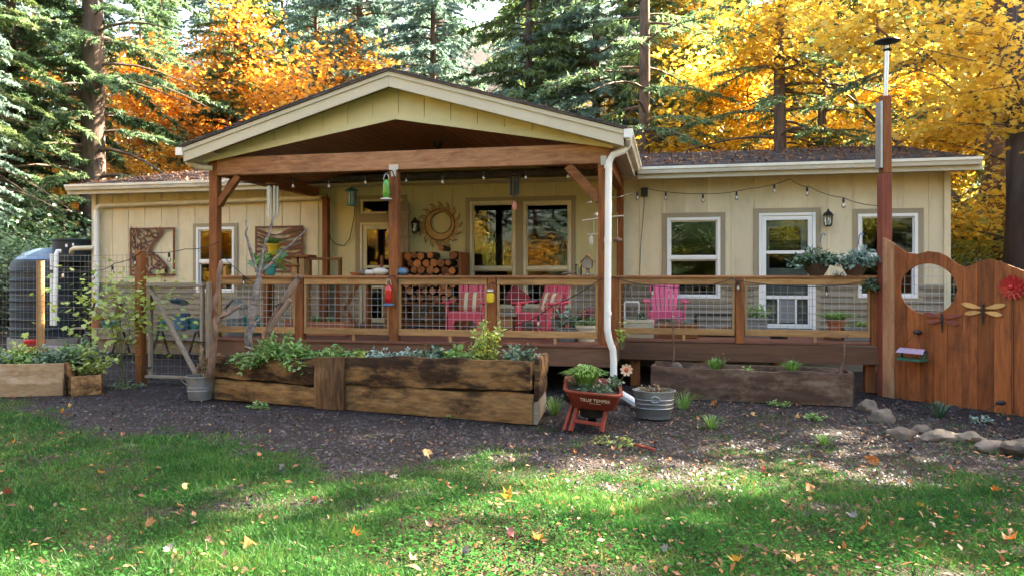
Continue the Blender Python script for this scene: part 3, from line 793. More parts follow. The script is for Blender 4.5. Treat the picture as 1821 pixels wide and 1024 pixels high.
def pot(name, label, c, r0, r1, h, mat, sx=1, sy=1, cat='pot', group=None, square=False):
    c = Vector(c); p = thing(name, c, label, cat, group)
    if square:
        mb = MB()
        for a, b, w in ((0, h, 1),):
            t = .02
            mb.bb(c.x - r1, c.x + r1, c.y - sy * r1, c.y - sy * r1 + t, c.z + .001, c.z + h).bb(c.x - r1, c.x + r1, c.y + sy * r1 - t, c.y + sy * r1, c.z + .001, c.z + h)
            mb.bb(c.x - r1, c.x - r1 + t, c.y - sy * r1 + t, c.y + sy * r1 - t, c.z + .001, c.z + h).bb(c.x + r1 - t, c.x + r1, c.y - sy * r1 + t, c.y + sy * r1 - t, c.z + .001, c.z + h)
        mb.build('body', mat, p, bevel=.004)
        MB().bb(c.x - r1 - .012, c.x + r1 + .012, c.y - sy * r1 - .012, c.y - sy * r1 - .0005, c.z + h - .04, c.z + h + .008).build('rim', mat, p, bevel=.003)
        MB().bb(c.x - r1 + .021, c.x + r1 - .021, c.y - sy * r1 + .021, c.y + sy * r1 - .021, c.z + h * .4, c.z + h * .86).build('soil', SOIL, p)
    else:
        MB().lathe([(r0, 0), (r0 + (r1 - r0) * .8, h * .8), (r1 * 1.0, h * .8), (r1 * 1.06, h * .82), (r1 * 1.08, h), (r1 * .96, h), (r1 * .93, h * .86)], c, 20, None, sx, sy).build('body', mat, p, True)
        MB().lathe([(r1 * .92, h * .8), (r1 * .92, h * .87), (.01, h * .89)], c, 16, None, sx, sy).build('soil', SOIL, p)
    return p

# ------------------------------------------------------------------ fence on the right
F0 = ray(1567, HOR, 10.25); F1 = ray(1821, HOR, 8.75)
F0.z = F1.z = 0
fd = (F1 - F0).normalized(); fn_ = Vector((fd.y, -fd.x, 0))
if fn_.dot(-F0) < 0: fn_ = -fn_
def fl(s, z, t): return F0 + fd * s + fn_ * t + Vector((0, 0, z))
def fs(px):
    u = (px - 910.5) / FOC; dr = Vector((-ST + CT * u, CT + ST * u))
    # solve F0 + fd*s = z*dr
    den = fd.x * dr.y - fd.y * dr.x
    return (-F0.x * dr.y + F0.y * dr.x) / den
def fz(px, py):
    s = fs(px); p = F0 + fd * s; z = -ST * p.x + CT * p.y
    return s, CAM_Z + z * (HOR - py) / FOC
prof = [fz(*q) for q in ((1567, 420), (1582, 428), (1598, 440), (1614, 450), (1632, 452), (1650, 447), (1668, 449), (1684, 456), (1700, 468), (1712, 474), (1724, 473), (1740, 465), (1755, 461), (1775, 464), (1800, 474), (1821, 482), (1860, 490))]
def ftop(s):
    return float(np.interp(s, [p[0] for p in prof], [p[1] for p in prof]))
fence = thing('fence', F0 + fd * 1.2, 'red brown cedar board fence with wavy top and a round wire window', 'fence')
HC = fz(1649, 514); HRs = abs(fs(1699) - fs(1599)) / 2; HRz = (fz(1649, 469)[1] - fz(1649, 559)[1]) / 2
s = 0.0; k = 0
while s < 4.2:
    w = random.uniform(.165, .195); a, b = s + .003, s + w - .003
    mb = MB(); inhole = a < HC[0] + HRs and b > HC[0] - HRs
    nc = 14 if inhole else 5
    cs = [a + (b - a) * i / nc for i in range(nc + 1)]
    t0 = random.uniform(-.003, .003); bz = -.12
    if not inhole:
        mb.prism([(c, ftop(c)) for c in cs] + [(b, bz), (a, bz)], t0, t0 - .022, lambda p, q, t: fl(p, q, t))
    else:
        def hz(c):
            e = (c - HC[0]) / HRs
            return HRz * math.sqrt(max(0, 1 - e * e)) if abs(e) < 1 else 0
        up = [(c, ftop(c)) for c in cs] + [(c, HC[1] + hz(c) + 1e-4) for c in reversed(cs)]
        lo = [(c, HC[1] - hz(c)) for c in cs] + [(b, bz), (a, bz)]
        mb.prism(up, t0, t0 - .022, lambda p, q, t: fl(p, q, t)); mb.prism(lo, t0, t0 - .022, lambda p, q, t: fl(p, q, t))
    mb.build('fence_board', FENCEP if k == 0 else FENCE, fence)
    s += w; k += 1
for zz in (.35, 1.0):
    MB().prism([(0.02, zz), (4.1, zz), (4.1, zz + .09), (.02, zz + .09)], -.026, -.066, lambda p, q, t: fl(p, q, t)).build('back_rail', CEDX, fence) if zz < .6 else None
m = MB()
for i in range(8):
    s_ = HC[0] - HRs + HRs * 2 * (i + .5) / 8
    m.tube([fl(s_, HC[1] - HRz - .05, -.032), fl(s_, HC[1] + HRz + .05, -.032)], .003, 5)
for i in range(6):
    z_ = HC[1] - HRz + HRz * 2 * (i + .5) / 6
    m.tube([fl(HC[0] - HRs - .05, z_, -.038), fl(HC[0] + HRs + .05, z_, -.038)], .003, 5)
m.build('wire_panel', WIRE, fence)
# tall post with pipe and lantern
T0 = ray(1573, HOR, 10.3); T0.z = 0
tp = thing('lamp_post', T0, 'tall red brown timber post with metal pipe and lantern beside the fence', 'lamp post')
def tz(py): return CAM_Z + 10.3 * (HOR - py) / FOC
MB().box((T0.x, T0.y, tz(310) / 2 - .06), (.145, .145, tz(310) + .12), (0, 0, YAW)).build('lower_post', REDPOST, tp, bevel=.008)
MB().box((T0.x + .008, T0.y, (tz(310) + tz(172)) / 2), (.125, .13, tz(172) - tz(310) - .003), (0, 0, YAW)).build('upper_post', CEDZ, tp, bevel=.008)
MB().box((T0.x - .077, T0.y - .02, (tz(300) + tz(182)) / 2), (.03, .15, tz(182) - tz(300)), (0, 0, YAW)).build('metal_plate', ZINC, tp)
MB().tube([(T0.x + .01, T0.y, tz(176)), (T0.x + .03, T0.y, tz(92))], .032, 12).build('pipe', ALU, tp, True)
L = Vector((T0.x + .035, T0.y, tz(92)))
MB().lathe([(.04, 0), (.065, .02), (.05, .03)], L, 14).build('lantern_base', BLACK, tp, True)
MB().lathe([(.045, .031), (.05, .09), (.045, .1)], L, 12).build('lantern_glass', BULB, tp, True)
MB().lathe([(.05, .1), (.17, .135), (.16, .15), (.05, .165), (.01, .2)], L, 20).build('lantern_cap', BLACK, tp, True)
for k in range(4):
    a = k * PI / 2 + .4; MB().tube([L + Vector((.052 * math.cos(a), .052 * math.sin(a), .02)), L + Vector((.052 * math.cos(a), .052 * math.sin(a), .11))], .005, 5).build('lantern_bar', BLACK, tp)
MB().beam(L + Vector((.06, 0, .16)), L + Vector((-.13, .02, .36)), .05, .02).build('wooden_vane', CEDX, tp)
MB().beam(L + Vector((-.12, .02, .33)), L + Vector((-.13, .02, .47)), .04, .02).build('vane_tail', CEDX, tp)

def dragonfly(px, py, size, mat, label):
    s_, z_ = fz(px, py); p = thing('dragonfly_ornament', fl(s_, z_, .03), label, 'ornament')
    body = MB(); body.tube([fl(s_, z_ + .06 * size, .03), fl(s_, z_ + .02 * size, .035), fl(s_, z_ - .09 * size, .03), fl(s_, z_ - .19 * size, .025)], [.012 * size, .02 * size, .013 * size, .006 * size], 8)
    body.ball(fl(s_, z_ + .075 * size, .03), .02 * size, 8, 6); body.build('body', BLACK, p, True)
    for sg in (-1, 1):
        for (dz, L, w) in ((.035, .26, .075), (-.02, .22, .07)):
            pts = []
            for i in range(13):
                t = i / 12; a = PI * t
                pts.append((t, math.sin(a) ** .7 * w / 2 * (.6 + .6 * t)))
            poly = [(s_ + sg * (.02 + L * t) * size, z_ + (dz * (1 + 1.5 * t) + ww) * size) for t, ww in pts] + [(s_ + sg * (.02 + L * t) * size, z_ + (dz * (1 + 1.5 * t) - ww) * size) for t, ww in reversed(pts[1:-1])]
            MB().prism(poly, .024, .03, lambda p, q, t: fl(p, q, t)).build('wing', mat, p)
    for sg in (-1, 1): MB().tube([fl(s_, z_ + .08 * size, .03), fl(s_ + sg * .03 * size, z_ + .12 * size, .035)], .003, 4).build('antenna', BLACK, p)
WINGT = pm('tan_enamel_wing', (.60, .36, .14), (.48, .25, .09), 9, .45)
WINGR = pm('maroon_enamel_wing', (.26, .07, .06), (.18, .04, .035), 9, .45)
dragonfly(1750, 552, .92, WINGT, 'tan winged metal dragonfly mounted on the cedar fence')
dragonfly(1677, 568, .88, WINGR, 'dark red metal dragonfly below the round fence window')
s_, z_ = fz(1803, 511); rf = thing('flower_ornament', fl(s_, z_, .03), 'bright red metal dahlia flower on a stake against the fence', 'ornament')
REDM = pm('red_enamel', (.42, .02, .025), (.3, .01, .015), 6, .35)
for ring, (n_, L_, w_, off) in enumerate(((14, .16, .05, .02), (12, .12, .045, .045), (9, .075, .036, .065))):
    for i in range(n_):
        a = 2 * PI * (i + ring * .5) / n_
        def pf(p, q, t, a=a, off=off): return fl(s_ + p * math.cos(a) - q * math.sin(a), z_ + p * math.sin(a) + q * math.cos(a), off + t + p * .12)
        MB().prism([(.01, 0), (L_ * .45, w_ / 2), (L_ * .8, w_ * .42), (L_, 0), (L_ * .8, -w_ * .42), (L_ * .45, -w_ / 2)], 0, .004, pf).build('petal', REDM, rf)
MB().ball(fl(s_, z_, .09), .03, 10, 6).build('flower_centre', REDM, rf, True)
MB().tube([fl(s_, z_ - .05, .022), fl(s_ + .01, .02, .03)], .006, 6).build('stake', BLACK, rf)
# bird feeder on a bracket
s_, z_ = fz(1634, 630); bf = thing('bird_feeder', fl(s_, z_, .15), 'small hanging tray feeder with blue patterned roof on the fence', 'bird feeder')
MOS = pm('blue_mosaic', (.25, .42, .6), (.5, .1, .12), 40, .4)
s5, z5 = fz(1634, 590)
MB().ball(fl(s5, z5, .04), (.06, .05, .03), 10, 6).build('bracket', BLACK, bf, True)
for sg in (-1, 1): MB().tube([fl(s5, z5, .08), fl(s_ + sg * .13, z_ + .1, .15)], .003, 4).build('hanger', BLACK, bf)
for sg, mm in ((1, 0), (-1, 0)):
    MB().prism([(-.18, 0), (.18, 0), (.17, .06), (-.17, .06)], 0, .008, lambda p, q, t, sg=sg: fl(s_ + p, z_ + .03 + q, .15 + sg * (.09 - q * 1.4) + t)).build('roof', MOS, bf)
MB().prism([(-.16, -.07), (.16, -.07), (.16, -.04), (-.16, -.04)], .06, .26, lambda p, q, t: fl(s_ + p, z_ + q, t)).build('tray', GREENPL, bf)
for sg in (-1, 1): MB().prism([(sg * .15 - .008, -.04), (sg * .15 + .008, -.04), (sg * .15 + .008, .03), (sg * .15 - .008, .03)], .12, .18, lambda p, q, t: fl(s_ + p, z_ + q, t)).build('side', GREENPL, bf)
s_, z_ = fz(1785, 715); yb_ = thing('garden_stake', fl(s_, .05, .15), 'dark bird shaped stake leaning at the foot of the fence', 'ornament')
MB().tube([fl(s_ - .15, 0, .2), fl(s_, z_, .12)], .005, 5).build('rod', BLACK, yb_)
MB().ball(fl(s_ + .02, z_ + .01, .12), (.06, .03, .03), 10, 6).build('bird', BLACK, yb_, True)

# ------------------------------------------------------------------ border stones
for i, (px, py, sx, sy, sz, lab) in enumerate(((1546, 722, .12, .1, .12, 'upright grey stone nearest the stained trough planter'), (1568, 740, .15, .11, .12, 'second rounded border stone beside the upright grey one'),
    (1600, 770, .14, .12, .1, 'dark flat border stone with leaves resting against it'), (1672, 774, .17, .1, .09, 'long tan oval stone in the border row'), (1725, 778, .15, .1, .09, 'grey brown border stone right of the long oval one'),
    (1768, 795, .16, .1, .09, 'pale flat grey border stone near the right edge'), (1811, 801, .14, .12, .13, 'large rounded border stone at the far right'), (1640, 760, .1, .09, .07, 'small brown stone tucked behind the border row'))):
    g = gp(px, py + 8); mb = MB(); mb.ball((0, 0, 0), 1, 18, 12)
    for j, v in enumerate(mb.v):
        nn = noise.noise(v * 1.3 + Vector((i * 5.1, 0, 0))) * .38 + noise.noise(v * 3 + Vector((0, i * 3.1, 0))) * .14
        q = v * (1 + nn); mb.v[j] = Vector((q.x * sx * .95 + g.x, q.y * sy + g.y, q.z * sz * .85 + g.z + sz * .3))
    tag(mb.build('border_stone', STONE, None, True), lab, 'stone', 'stones edging the fence bed')

# ------------------------------------------------------------------ planters
def live_board(name, mat, parent, a, b, lo, hi, thick, n=26, seed=0, amp=.02, bevel=.006):
    a, b = Vector(a), Vector(b); d = b - a; L = d.length; x = d.normalized(); nrm = Vector((x.y, -x.x, 0))
    if nrm.dot(-a) < 0: nrm = -nrm
    def e(t, base, k): return base + amp * (noise.noise(Vector((t * L * 1.7, seed * 3.3 + k * 7, 0))) * 1.4 + noise.noise(Vector((t * L * 6, seed * 1.7 + k * 5, 3))) * .35)
    top = [(t / n, e(t / n, hi[0] + (hi[1] - hi[0]) * t / n, 1)) for t in range(n + 1)]
    bot = [(t / n, e(t / n, lo[0] + (lo[1] - lo[0]) * t / n, 2) if lo[0] > .01 else lo[0]) for t in range(n + 1)]
    mb = MB()
    V = []; rows = 5
    # front face bowed and bumpy
    for j in range(rows + 1):
        for i in range(n + 1):
            t = i / n; z = bot[i][1] + (top[i][1] - bot[i][1]) * j / rows
            off = thick * (.5 + .25 * math.sin(PI * j / rows)) + .012 * noise.noise(Vector((t * L * 3, z * 9, seed)))
            V.append(a + x * (L * t) + nrm * off + Vector((0, 0, z)))
    m = len(V)
    for j in range(rows + 1):
        for i in range(n + 1):
            t = i / n; z = bot[i][1] + (top[i][1] - bot[i][1]) * j / rows
            V.append(a + x * (L * t) - nrm * thick * .5 + Vector((0, 0, z)))
    F = []
    id_ = lambda j, i: j * (n + 1) + i
    for j in range(rows):
        for i in range(n):
            F.append((id_(j, i), id_(j, i + 1), id_(j + 1, i + 1), id_(j + 1, i)))
            F.append((m + id_(j, i), m + id_(j + 1, i), m + id_(j + 1, i + 1), m + id_(j, i + 1)))
    for i in range(n):
        F.append((id_(rows, i), id_(rows, i + 1), m + id_(rows, i + 1), m + id_(rows, i)))
        F.append((id_(0, i + 1), id_(0, i), m + id_(0, i), m + id_(0, i + 1)))
    for j in range(rows):
        F.append((id_(j + 1, 0), m + id_(j + 1, 0), m + id_(j, 0), id_(j, 0)))
        F.append((id_(j, n), m + id_(j, n), m + id_(j + 1, n), id_(j + 1, n)))
    mb.add(V, F)
    return mb.build(name, mat, parent)
A = gp(382, 708); B = gp(948, 754)
pd_ = (B - A).normalized(); pn = Vector((-pd_.y, pd_.x, 0))
planter = thing('raised_planter', (A + B) / 2, 'long rough slab wood planter box in front of the porch', 'planter')
Lp = (B - A).length; mid0, mid1 = A + pd_ * Lp * .375, A + pd_ * Lp * .463
live_board('slab', SLABL, planter, A + pd_ * .02, mid0, (0, 0), (.27, .26), .05, seed=1, amp=.02)
live_board('slab', SLABL, planter, mid1, B, (0, 0), (.30, .335), .05, seed=2, amp=.025)
live_board('slab', SLABX, planter, A - pd_ * .04 - pn * .02, mid0 + pd_ * .05 - pn * .02, (.30, .29), (.60, .63), .06, seed=3, amp=.03)
live_board('slab', SLABX, planter, mid1 - pd_ * .03 - pn * .02, B - pd_ * .01 - pn * .02, (.32, .37), (.66, .72), .06, seed=4, amp=.035)
live_board('upright_slab', SLABZ, planter, mid0 - pd_ * .01 - pn * .075, mid1 + pd_ * .01 - pn * .075, (0, 0), (.65, .66), .05, n=8, seed=5, amp=.01)
back = pn * .95
Bb = ray(966, HOR, 9.1); Bb.z = 0
live_board('slab', SLABX, planter, A + back, Bb - pd_ * .04, (0.0, 0), (.58, .69), .05, seed=6, amp=.03)
for (z0, z1, mt, sd) in ((0, .25, GREYW, 7), (.26, .48, SLABX, 8), (.49, .72, SLABX, 9)):
    live_board('end_slab', mt, planter, B + pd_ * .03 + pn * .02 * (sd - 7), Bb + pd_ * .02 * (sd - 7), (z0, z0), (z1, z1), .05, n=10, seed=sd, amp=.012)
live_board('end_slab', SLABX, planter, A + pn * .03, A + pn * .94, (0, 0), (.58, .56), .05, n=10, seed=10, amp=.02)
MB().prism([(.05, .04), (Lp - .05, .04), ((Bb - A).dot(pd_) - .06, .85), (.05, .9)], .1, .5, lambda p, q, t: A + pd_ * p + pn * q + Vector((0, 0, t))).build('soil', SOIL, planter)
def pl(t, q, z=.5): return A + pd_ * Lp * t + pn * q + Vector((0, 0, z))
plant('herb', 'bright green bushy herb spilling over the left end of the planter', pl(.22, .16), .82, .5, .5, 2600, .075, HERB, droop=.62, stems=110)
plant('herb', 'low leafy green herb beside the bushy one at the planter left', pl(.36, .4), .4, .3, .34, 520, .06, HERB, stems=26)
plant('herb', 'yellowing young plant behind the upright planter slab', pl(.46, .5), .22, .16, .25, 90, .1, LIME, stems=10)
plant('herb', 'silvery blue low herb right of the upright slab', pl(.58, .22, .55), .42, .28, .26, 620, .055, SILVER, stems=34)
plant('herb', 'dark green leafy herb in the middle of the right planter half', pl(.68, .3, .55), .36, .28, .32, 560, .07, DKGREEN, stems=30)
plant('herb', 'green leafy herb next to the tall pale herb', pl(.76, .25, .58), .3, .24, .3, 380, .07, HERB, stems=20)
plant('herb', 'tall pale green herb rising in front of the railing', pl(.85, .3, .58), .24, .2, .62, 330, .075, LIME, stems=14, droop=0)
plant('herb', 'dark bushy herb at the right end of the planter', pl(.94, .28, .6), .28, .25, .32, 460, .06, DKGREEN, stems=24)
plant('herb', 'small blue green seedlings at the left planter corner', pl(.07, .3, .5), .16, .16, .14, 110, .05, SILVER, stems=10)

A2 = gp(1160, 706); B2 = gp(1516, 722)
tr_d = (B2 - A2).normalized(); tr_n = Vector((-tr_d.y, tr_d.x, 0))
trough = thing('trough_planter', (A2 + B2) / 2, 'dark stained long trough planter below the right deck', 'planter')
live_board('slab', TROUGH, trough, A2, B2, (0, 0), (.43, .41), .05, seed=21, amp=.03)
live_board('slab', TROUGH, trough, A2 + tr_n * .45, B2 + tr_n * .45, (0, 0), (.44, .43), .05, seed=22, amp=.015)
for P_ in (A2, B2): live_board('end_slab', TROUGH, trough, P_ + tr_n * .03, P_ + tr_n * .42, (0, 0), (.42, .42), .05, n=8, seed=23, amp=.01)
MB().prism([(.03, .03), ((B2 - A2).length - .03, .03), ((B2 - A2).length - .03, .42), (.03, .42)], .1, .36, lambda p, q, t: A2 + tr_d * p + tr_n * q + Vector((0, 0, t))).build('soil', SOIL, trough)
def tq(t, q, z=.36): return A2 + tr_d * (B2 - A2).length * t + tr_n * q + Vector((0, 0, z))
plant('grass_tuft', 'left grassy tuft growing in the stained trough', tq(.33, .2), .16, .14, .2, 110, .006, HERB, blade=True, droop=.1)
plant('grass_tuft', 'right grassy tuft growing in the stained trough', tq(.72, .2), .17, .15, .2, 120, .006, HERB, blade=True, droop=.1)
plant('seedling', 'small leafy plant at the middle of the stained trough', tq(.5, .15), .16, .1, .1, 60, .05, HERB, stems=8)
plant('dry_flower', 'rusty dry flower stems behind the left trough tuft', tq(.36, .3), .14, .1, .28, 50, .03, DRYLEAF, stems=14, droop=0)
plant('dry_flower', 'rusty dry flower stems behind the right trough tuft', tq(.72, .3), .13, .1, .28, 50, .03, DRYLEAF, stems=14, droop=0)
sa = thing('sapling', tq(.1, .3), 'thin bare sapling standing at the left end of the trough', 'sapling')
MB().tube([tq(.1, .3, .3), tq(.1, .3, .6) + Vector((.02, 0, 0)), at(1196, 580, 10.4), at(1194, 555, 10.4)], [.014, .013, .01, .006], 6).build('trunk', DRIFT, sa, True)
MB().tube([at(1196, 590, 10.4), at(1204, 570, 10.4), at(1212, 560, 10.4)], [.006, .005, .003], 5).build('branch', DRIFT, sa)
sk = thing('stick', tq(.955, .3), 'crooked bare stick standing at the right end of the trough', 'stick')
MB().tube([tq(.955, .3, .3), at(1500, 640, 10.4), at(1502, 612, 10.4), at(1504, 600, 10.4), at(1509, 595, 10.4)], [.016, .016, .014, .012, .01], 6).build('shaft', DRIFT, sk, True)
rr = thing('round_stone', tq(.12, .12, .38), 'pale round stone ring resting in the left end of the trough', 'stone')
MB().ball(tq(.125, .12, .40), (.09, .07, .08), 12, 8).build('body', STONE, rr, True)

# left beds
A3 = gp(-60, 707); B3 = gp(113, 702)
def bed(name, label, A, B, dep, h, mat):
    d = (B - A).normalized(); n_ = Vector((-d.y, d.x, 0)); t = thing(name, (A + B) / 2, label, 'planter')
    live_board('front_board', mat, t, A, B, (0, 0), (h, h), .045, n=14, seed=31, amp=.006)
    live_board('back_board', mat, t, A + n_ * dep, B + n_ * dep, (0, 0), (h, h), .045, n=8, seed=32, amp=.006)
    for P_ in (A, B): live_board('end_board', SLABX, t, P_ + n_ * .028, P_ + n_ * (dep - .028), (0, 0), (h, h - .01), .045, n=6, seed=33, amp=.006)
    L = (B - A).length
    MB().prism([(.03, .03), (L - .03, .03), (L - .03, dep - .03), (.03, dep - .03)], .03, h - .08, lambda p, q, s: A + d * p + n_ * q + Vector((0, 0, s))).build('soil', SOIL, t)
    return d, n_, L
d3, n3, L3 = bed('raised_bed', 'weathered plywood raised bed full of greens at the left edge', A3, B3, 1.0, .45, PLY)
for i, (t, q, rx, h, n, mt, lab) in enumerate(((.12, .4, .4, .35, 420, SILVER, 'grey green leafy plant at the far left of the raised bed'), (.32, .5, .4, .4, 460, LIME, 'pale flowering plant in the left raised bed behind the plywood'), (.55, .45, .42, .35, 560, HERB, 'mid green leafy clump in the middle of the left raised bed'), (.8, .4, .42, .4, 620, DKGREEN, 'dark green bushy clump at the right of the raised bed'), (.96, .5, .35, .38, 360, HERB, 'green clump leaning over the right end of the raised bed'))):
    plant('garden_plant', lab, A3 + d3 * L3 * t + n3 * q + Vector((0, 0, .35)), rx, .4, h, n, .075, mt, stems=44)
A4 = gp(126, 704); B4 = gp(180, 700)
d4, n4, L4 = bed('raised_bed', 'small low wooden bed beside the plywood raised bed', A4, B4, .85, .27, SLABL)
plant('garden_plant', 'yellow green leggy plant growing from the small low bed', A4 + d4 * .25 + n4 * .45 + Vector((0, 0, .2)), .4, .35, .6, 300, .085, LIME, stems=26)
plant('garden_plant', 'dark stemmed leafy plant behind the small low bed', A4 + d4 * .1 + n4 * .8 + Vector((0, 0, .2)), .4, .3, .75, 320, .075, DKGREEN, stems=26)

# ------------------------------------------------------------------ wheelbarrow
W0 = gp(1050, 768)
vw = Vector((W0.x, W0.y, 0)).normalized(); vr = Vector((vw.y, -vw.x, 0))
def wl(a, b, c): return W0 + (vr * a + vw * b + Vector((0, 0, c))) * .9
wb = thing('wheelbarrow', W0, 'red plastic wheelbarrow with red wooden legs used as a planter', 'wheelbarrow')
def rrect(w, d, r, n=5):
    pts = []
    for cx, cy, a0 in ((w - r, d - r, 0), (-w + r, d - r, 90), (-w + r, -d + r, 180), (w - r, -d + r, 270)):
        for i in range(n + 1):
            a = rad(a0 + 90 * i / n); pts.append((cx + r * math.cos(a), cy + r * math.sin(a)))
    return pts
TLT = .09
def tray(p, q, z): return wl(p * 1.06 + .03, q + .33, .27 + (z - .32) * .83 - p * TLT + q * .12)
rings = [(.20, .2, .32), (.25, .25, .34), (.285, .31, .46), (.305, .34, .575), (.335, .37, .585), (.335, .37, .61), (.30, .335, .61), (.285, .315, .56)]
mb = MB(); vs = []
for w, d, z in rings: vs += [tray(p, q, z) for p, q in rrect(w, d, .1)]
nr = 24; fs_ = []
for i in range(len(rings) - 1):
    for k in range(nr): fs_.append((i * nr + k, i * nr + (k + 1) % nr, (i + 1) * nr + (k + 1) % nr, (i + 1) * nr + k))
fs_.append(tuple(range(nr)))
mb.add(vs, fs_).build('tray', REDPL, wb, True)
MB().add([tray(p, q, .555) for p, q in rrect(.288, .318, .1)] + [tray(0, 0, .585)], [(k, (k + 1) % nr, nr) for k in range(nr)]).build('soil', SOIL, wb)
for a0, a1 in ((-.24, -.16), (.13, .18)):
    MB().beam(wl(a0, .02, 0), wl(a1 + .02, .16, .30), .035, .05).build('leg', REDWOOD, wb, bevel=.004)
MB().beam(wl(-.31, .06, 0.0), wl(-.21, .24, .30), .035, .045).build('leg', REDWOOD, wb, bevel=.004)
MB().beam(wl(-.19, .06, .12), wl(.14, .05, .08), .03, .035).build('leg_crossbar', REDWOOD, wb, bevel=.004)
for a in (0,):
    MB().beam(wl(-.34, .03, .42), wl(-.12, .28, .26), .045, .05).build('handle', BLACK, wb, bevel=.008)
    MB().beam(wl(-.12, .28, .26), wl(.05, .85, .2), .04, .05).build('handle', REDWOOD, wb)
    MB().beam(wl(.2, .1, .27), wl(.1, .85, .2), .04, .05).build('handle', REDWOOD, wb)
M = Matrix.Translation(wl(.02, .62, .19)) @ Matrix((vr, vw, Vector((0, 0, 1)))).transposed().to_4x4() @ Matrix.Rotation(PI / 2, 4, 'Y')
wh = MB().lathe([(.13, -.04), (.18, -.045), (.195, 0), (.18, .045), (.13, .04)], (0, 0, 0), 20, M).build('wheel', CABLE, wb, True)
MB().lathe([(.02, -.045), (.128, -.03), (.128, .03), (.02, .045)], (0, 0, 0), 16, M).build('rim', ZINC, wh, True)
MB().lathe([(.14, .12), (.16, .22), (.1, .28)], wl(.03, .33, 0), 12).build('under_frame', BLACK, wb, True)
# lettering on the tray
CREAMTX = pm('cream_print', (.62, .50, .36), None, 5, .6)
for txt, size, dz in (('TRUE TEMPER', .052, 0), ('————', .03, -.03)):
    cu = bpy.data.curves.new('lettering', 'FONT'); cu.body = txt; cu.size = size; cu.extrude = .0015; cu.align_x = 'CENTER'; cu.materials.append(CREAMTX)
    c = tray(0.02, -.345, .485 + dz)
    tmp = bpy.data.objects.new('tmp', cu); COL.objects.link(tmp)
    bpy.context.view_layer.update()
    me = bpy.data.meshes.new_from_object(tmp.evaluated_get(bpy.context.evaluated_depsgraph_get())); bpy.data.objects.remove(tmp)
    if not me.materials: me.materials.append(CREAMTX)
    o = place('lettering', me, c, wb)
    xd = (tray(.1, -.34, .48) - tray(-.1, -.34, .48)).normalized()
    ud = (tray(0, -.345, .575) - tray(0, -.315, .46)).normalized(); zd = xd.cross(ud); ud = zd.cross(xd)
    o.rotation_euler = Matrix((xd, ud, zd)).transposed().to_euler(); o.location += zd * .012
plant('barrow_plant', 'grassy green clump growing in the red wheelbarrow', tray(-.08, 0, .57), .26, .22, .3, 260, .011, HERB, blade=True, droop=.25)
plant('barrow_plant', 'low mixed leaves at the front rim of the wheelbarrow', tray(0, -.12, .565), .26, .14, .08, 120, .06, DKGREEN, stems=16)
plant('barrow_plant', 'small round leaved sprout at the left of the wheelbarrow', tray(-.2, .08, .57), .1, .1, .2, 24, .085, HERB, stems=7, droop=0)
plant('barrow_plant', 'dark leafy sprout at the right of the wheelbarrow', tray(.2, .0, .57), .15, .14, .2, 100, .06, DKGREEN, stems=8)
# dahlia
dh0 = tray(.24, .1, .57); dh = thing('dahlia', dh0, 'white and orange dahlia bloom on a thin stem behind the wheelbarrow', 'flower')
fl0 = ray(1114, 657, 7.9)
MB().tube([dh0, (dh0 + fl0) / 2 + Vector((.02, 0, 0)), fl0], .006, 5).build('stem', STEM, dh)
PET = pm('dahlia_petal', (.75, .50, .36), None, 5, .6); PETC = pm('dahlia_centre', (.6, .08, .03), None, 5, .6)
for i in range(9):
    a = 2 * PI * i / 9 + .2; R_ = Matrix((vr, Vector((0, 0, 1)), -vw)).transposed()
    f = lambda p, q, t, a=a: fl0 + R_ @ Vector((p * math.cos(a) - q * math.sin(a), p * math.sin(a) + q * math.cos(a), t + .25 * p))
    MB().prism([(.012, 0), (.035, .016), (.06, .014), (.07, 0), (.06, -.014), (.035, -.016)], 0, .004, f).build('petal', PET, dh)
MB().ball(fl0 - vw * .008, .024, 10, 6).build('centre', PETC, dh, True)

# galvanised tubs
g0 = gp(1163, 742); tub = thing('metal_tub', g0, 'oval galvanised tub with dried rusty plants beside the trough', 'tub')
ry = (1.14, .82)
MB().lathe([(.165, 0), (.19, .12), (.196, .125), (.19, .13), (.195, .17), (.201, .175), (.195, .18), (.2, .22), (.206, .225), (.2, .23), (.212, .31), (.222, .315), (.222, .328), (.206, .328), (.19, .2), (.17, .02)], g0, 30, None, *ry).build('tub_wall', ZINC, tub, True)
MB().lathe([(.19, .2), (.19, .25), (.02, .27)], g0, 20, None, *ry).build('soil', SOIL, tub)
hc = g0 - vw * .165 + Vector((0, 0, .24))
MB().tube([hc + vr * (.05 * math.cos(a)) + Vector((0, 0, .035 * math.sin(a))) - vw * .012 for a in np.linspace(0, 2 * PI, 14)], .006, 6).build('ring_handle', ZINC, tub, True)
plant('dry_plant', 'dried orange stubble growing in the galvanised tub', g0 + Vector((0, 0, .26)), .2, .15, .14, 320, .03, DRYLEAF, stems=60, droop=0)
g1 = gp(357, 709); tub2 = thing('metal_bucket', g1, 'round galvanised bucket with dry stems left of the long planter', 'bucket')
MB().lathe([(.15, 0), (.168, .12), (.174, .125), (.168, .13), (.172, .17), (.178, .175), (.172, .18), (.185, .30), (.195, .305), (.195, .32), (.178, .32), (.165, .2), (.15, .02)], g1, 28).build('bucket_wall', ZINC, tub2, True)
MB().lathe([(.165, .2), (.165, .24), (.02, .26)], g1, 20).build('soil', SOIL, tub2)
MB().tube([g1 + Vector((.19 * math.cos(a), .19 * math.sin(a) * .4 - .15, .28 - .12 * math.sin(a * 1.0))) for a in np.linspace(0, PI, 12)], .004, 5).build('bail', WIRE, tub2)
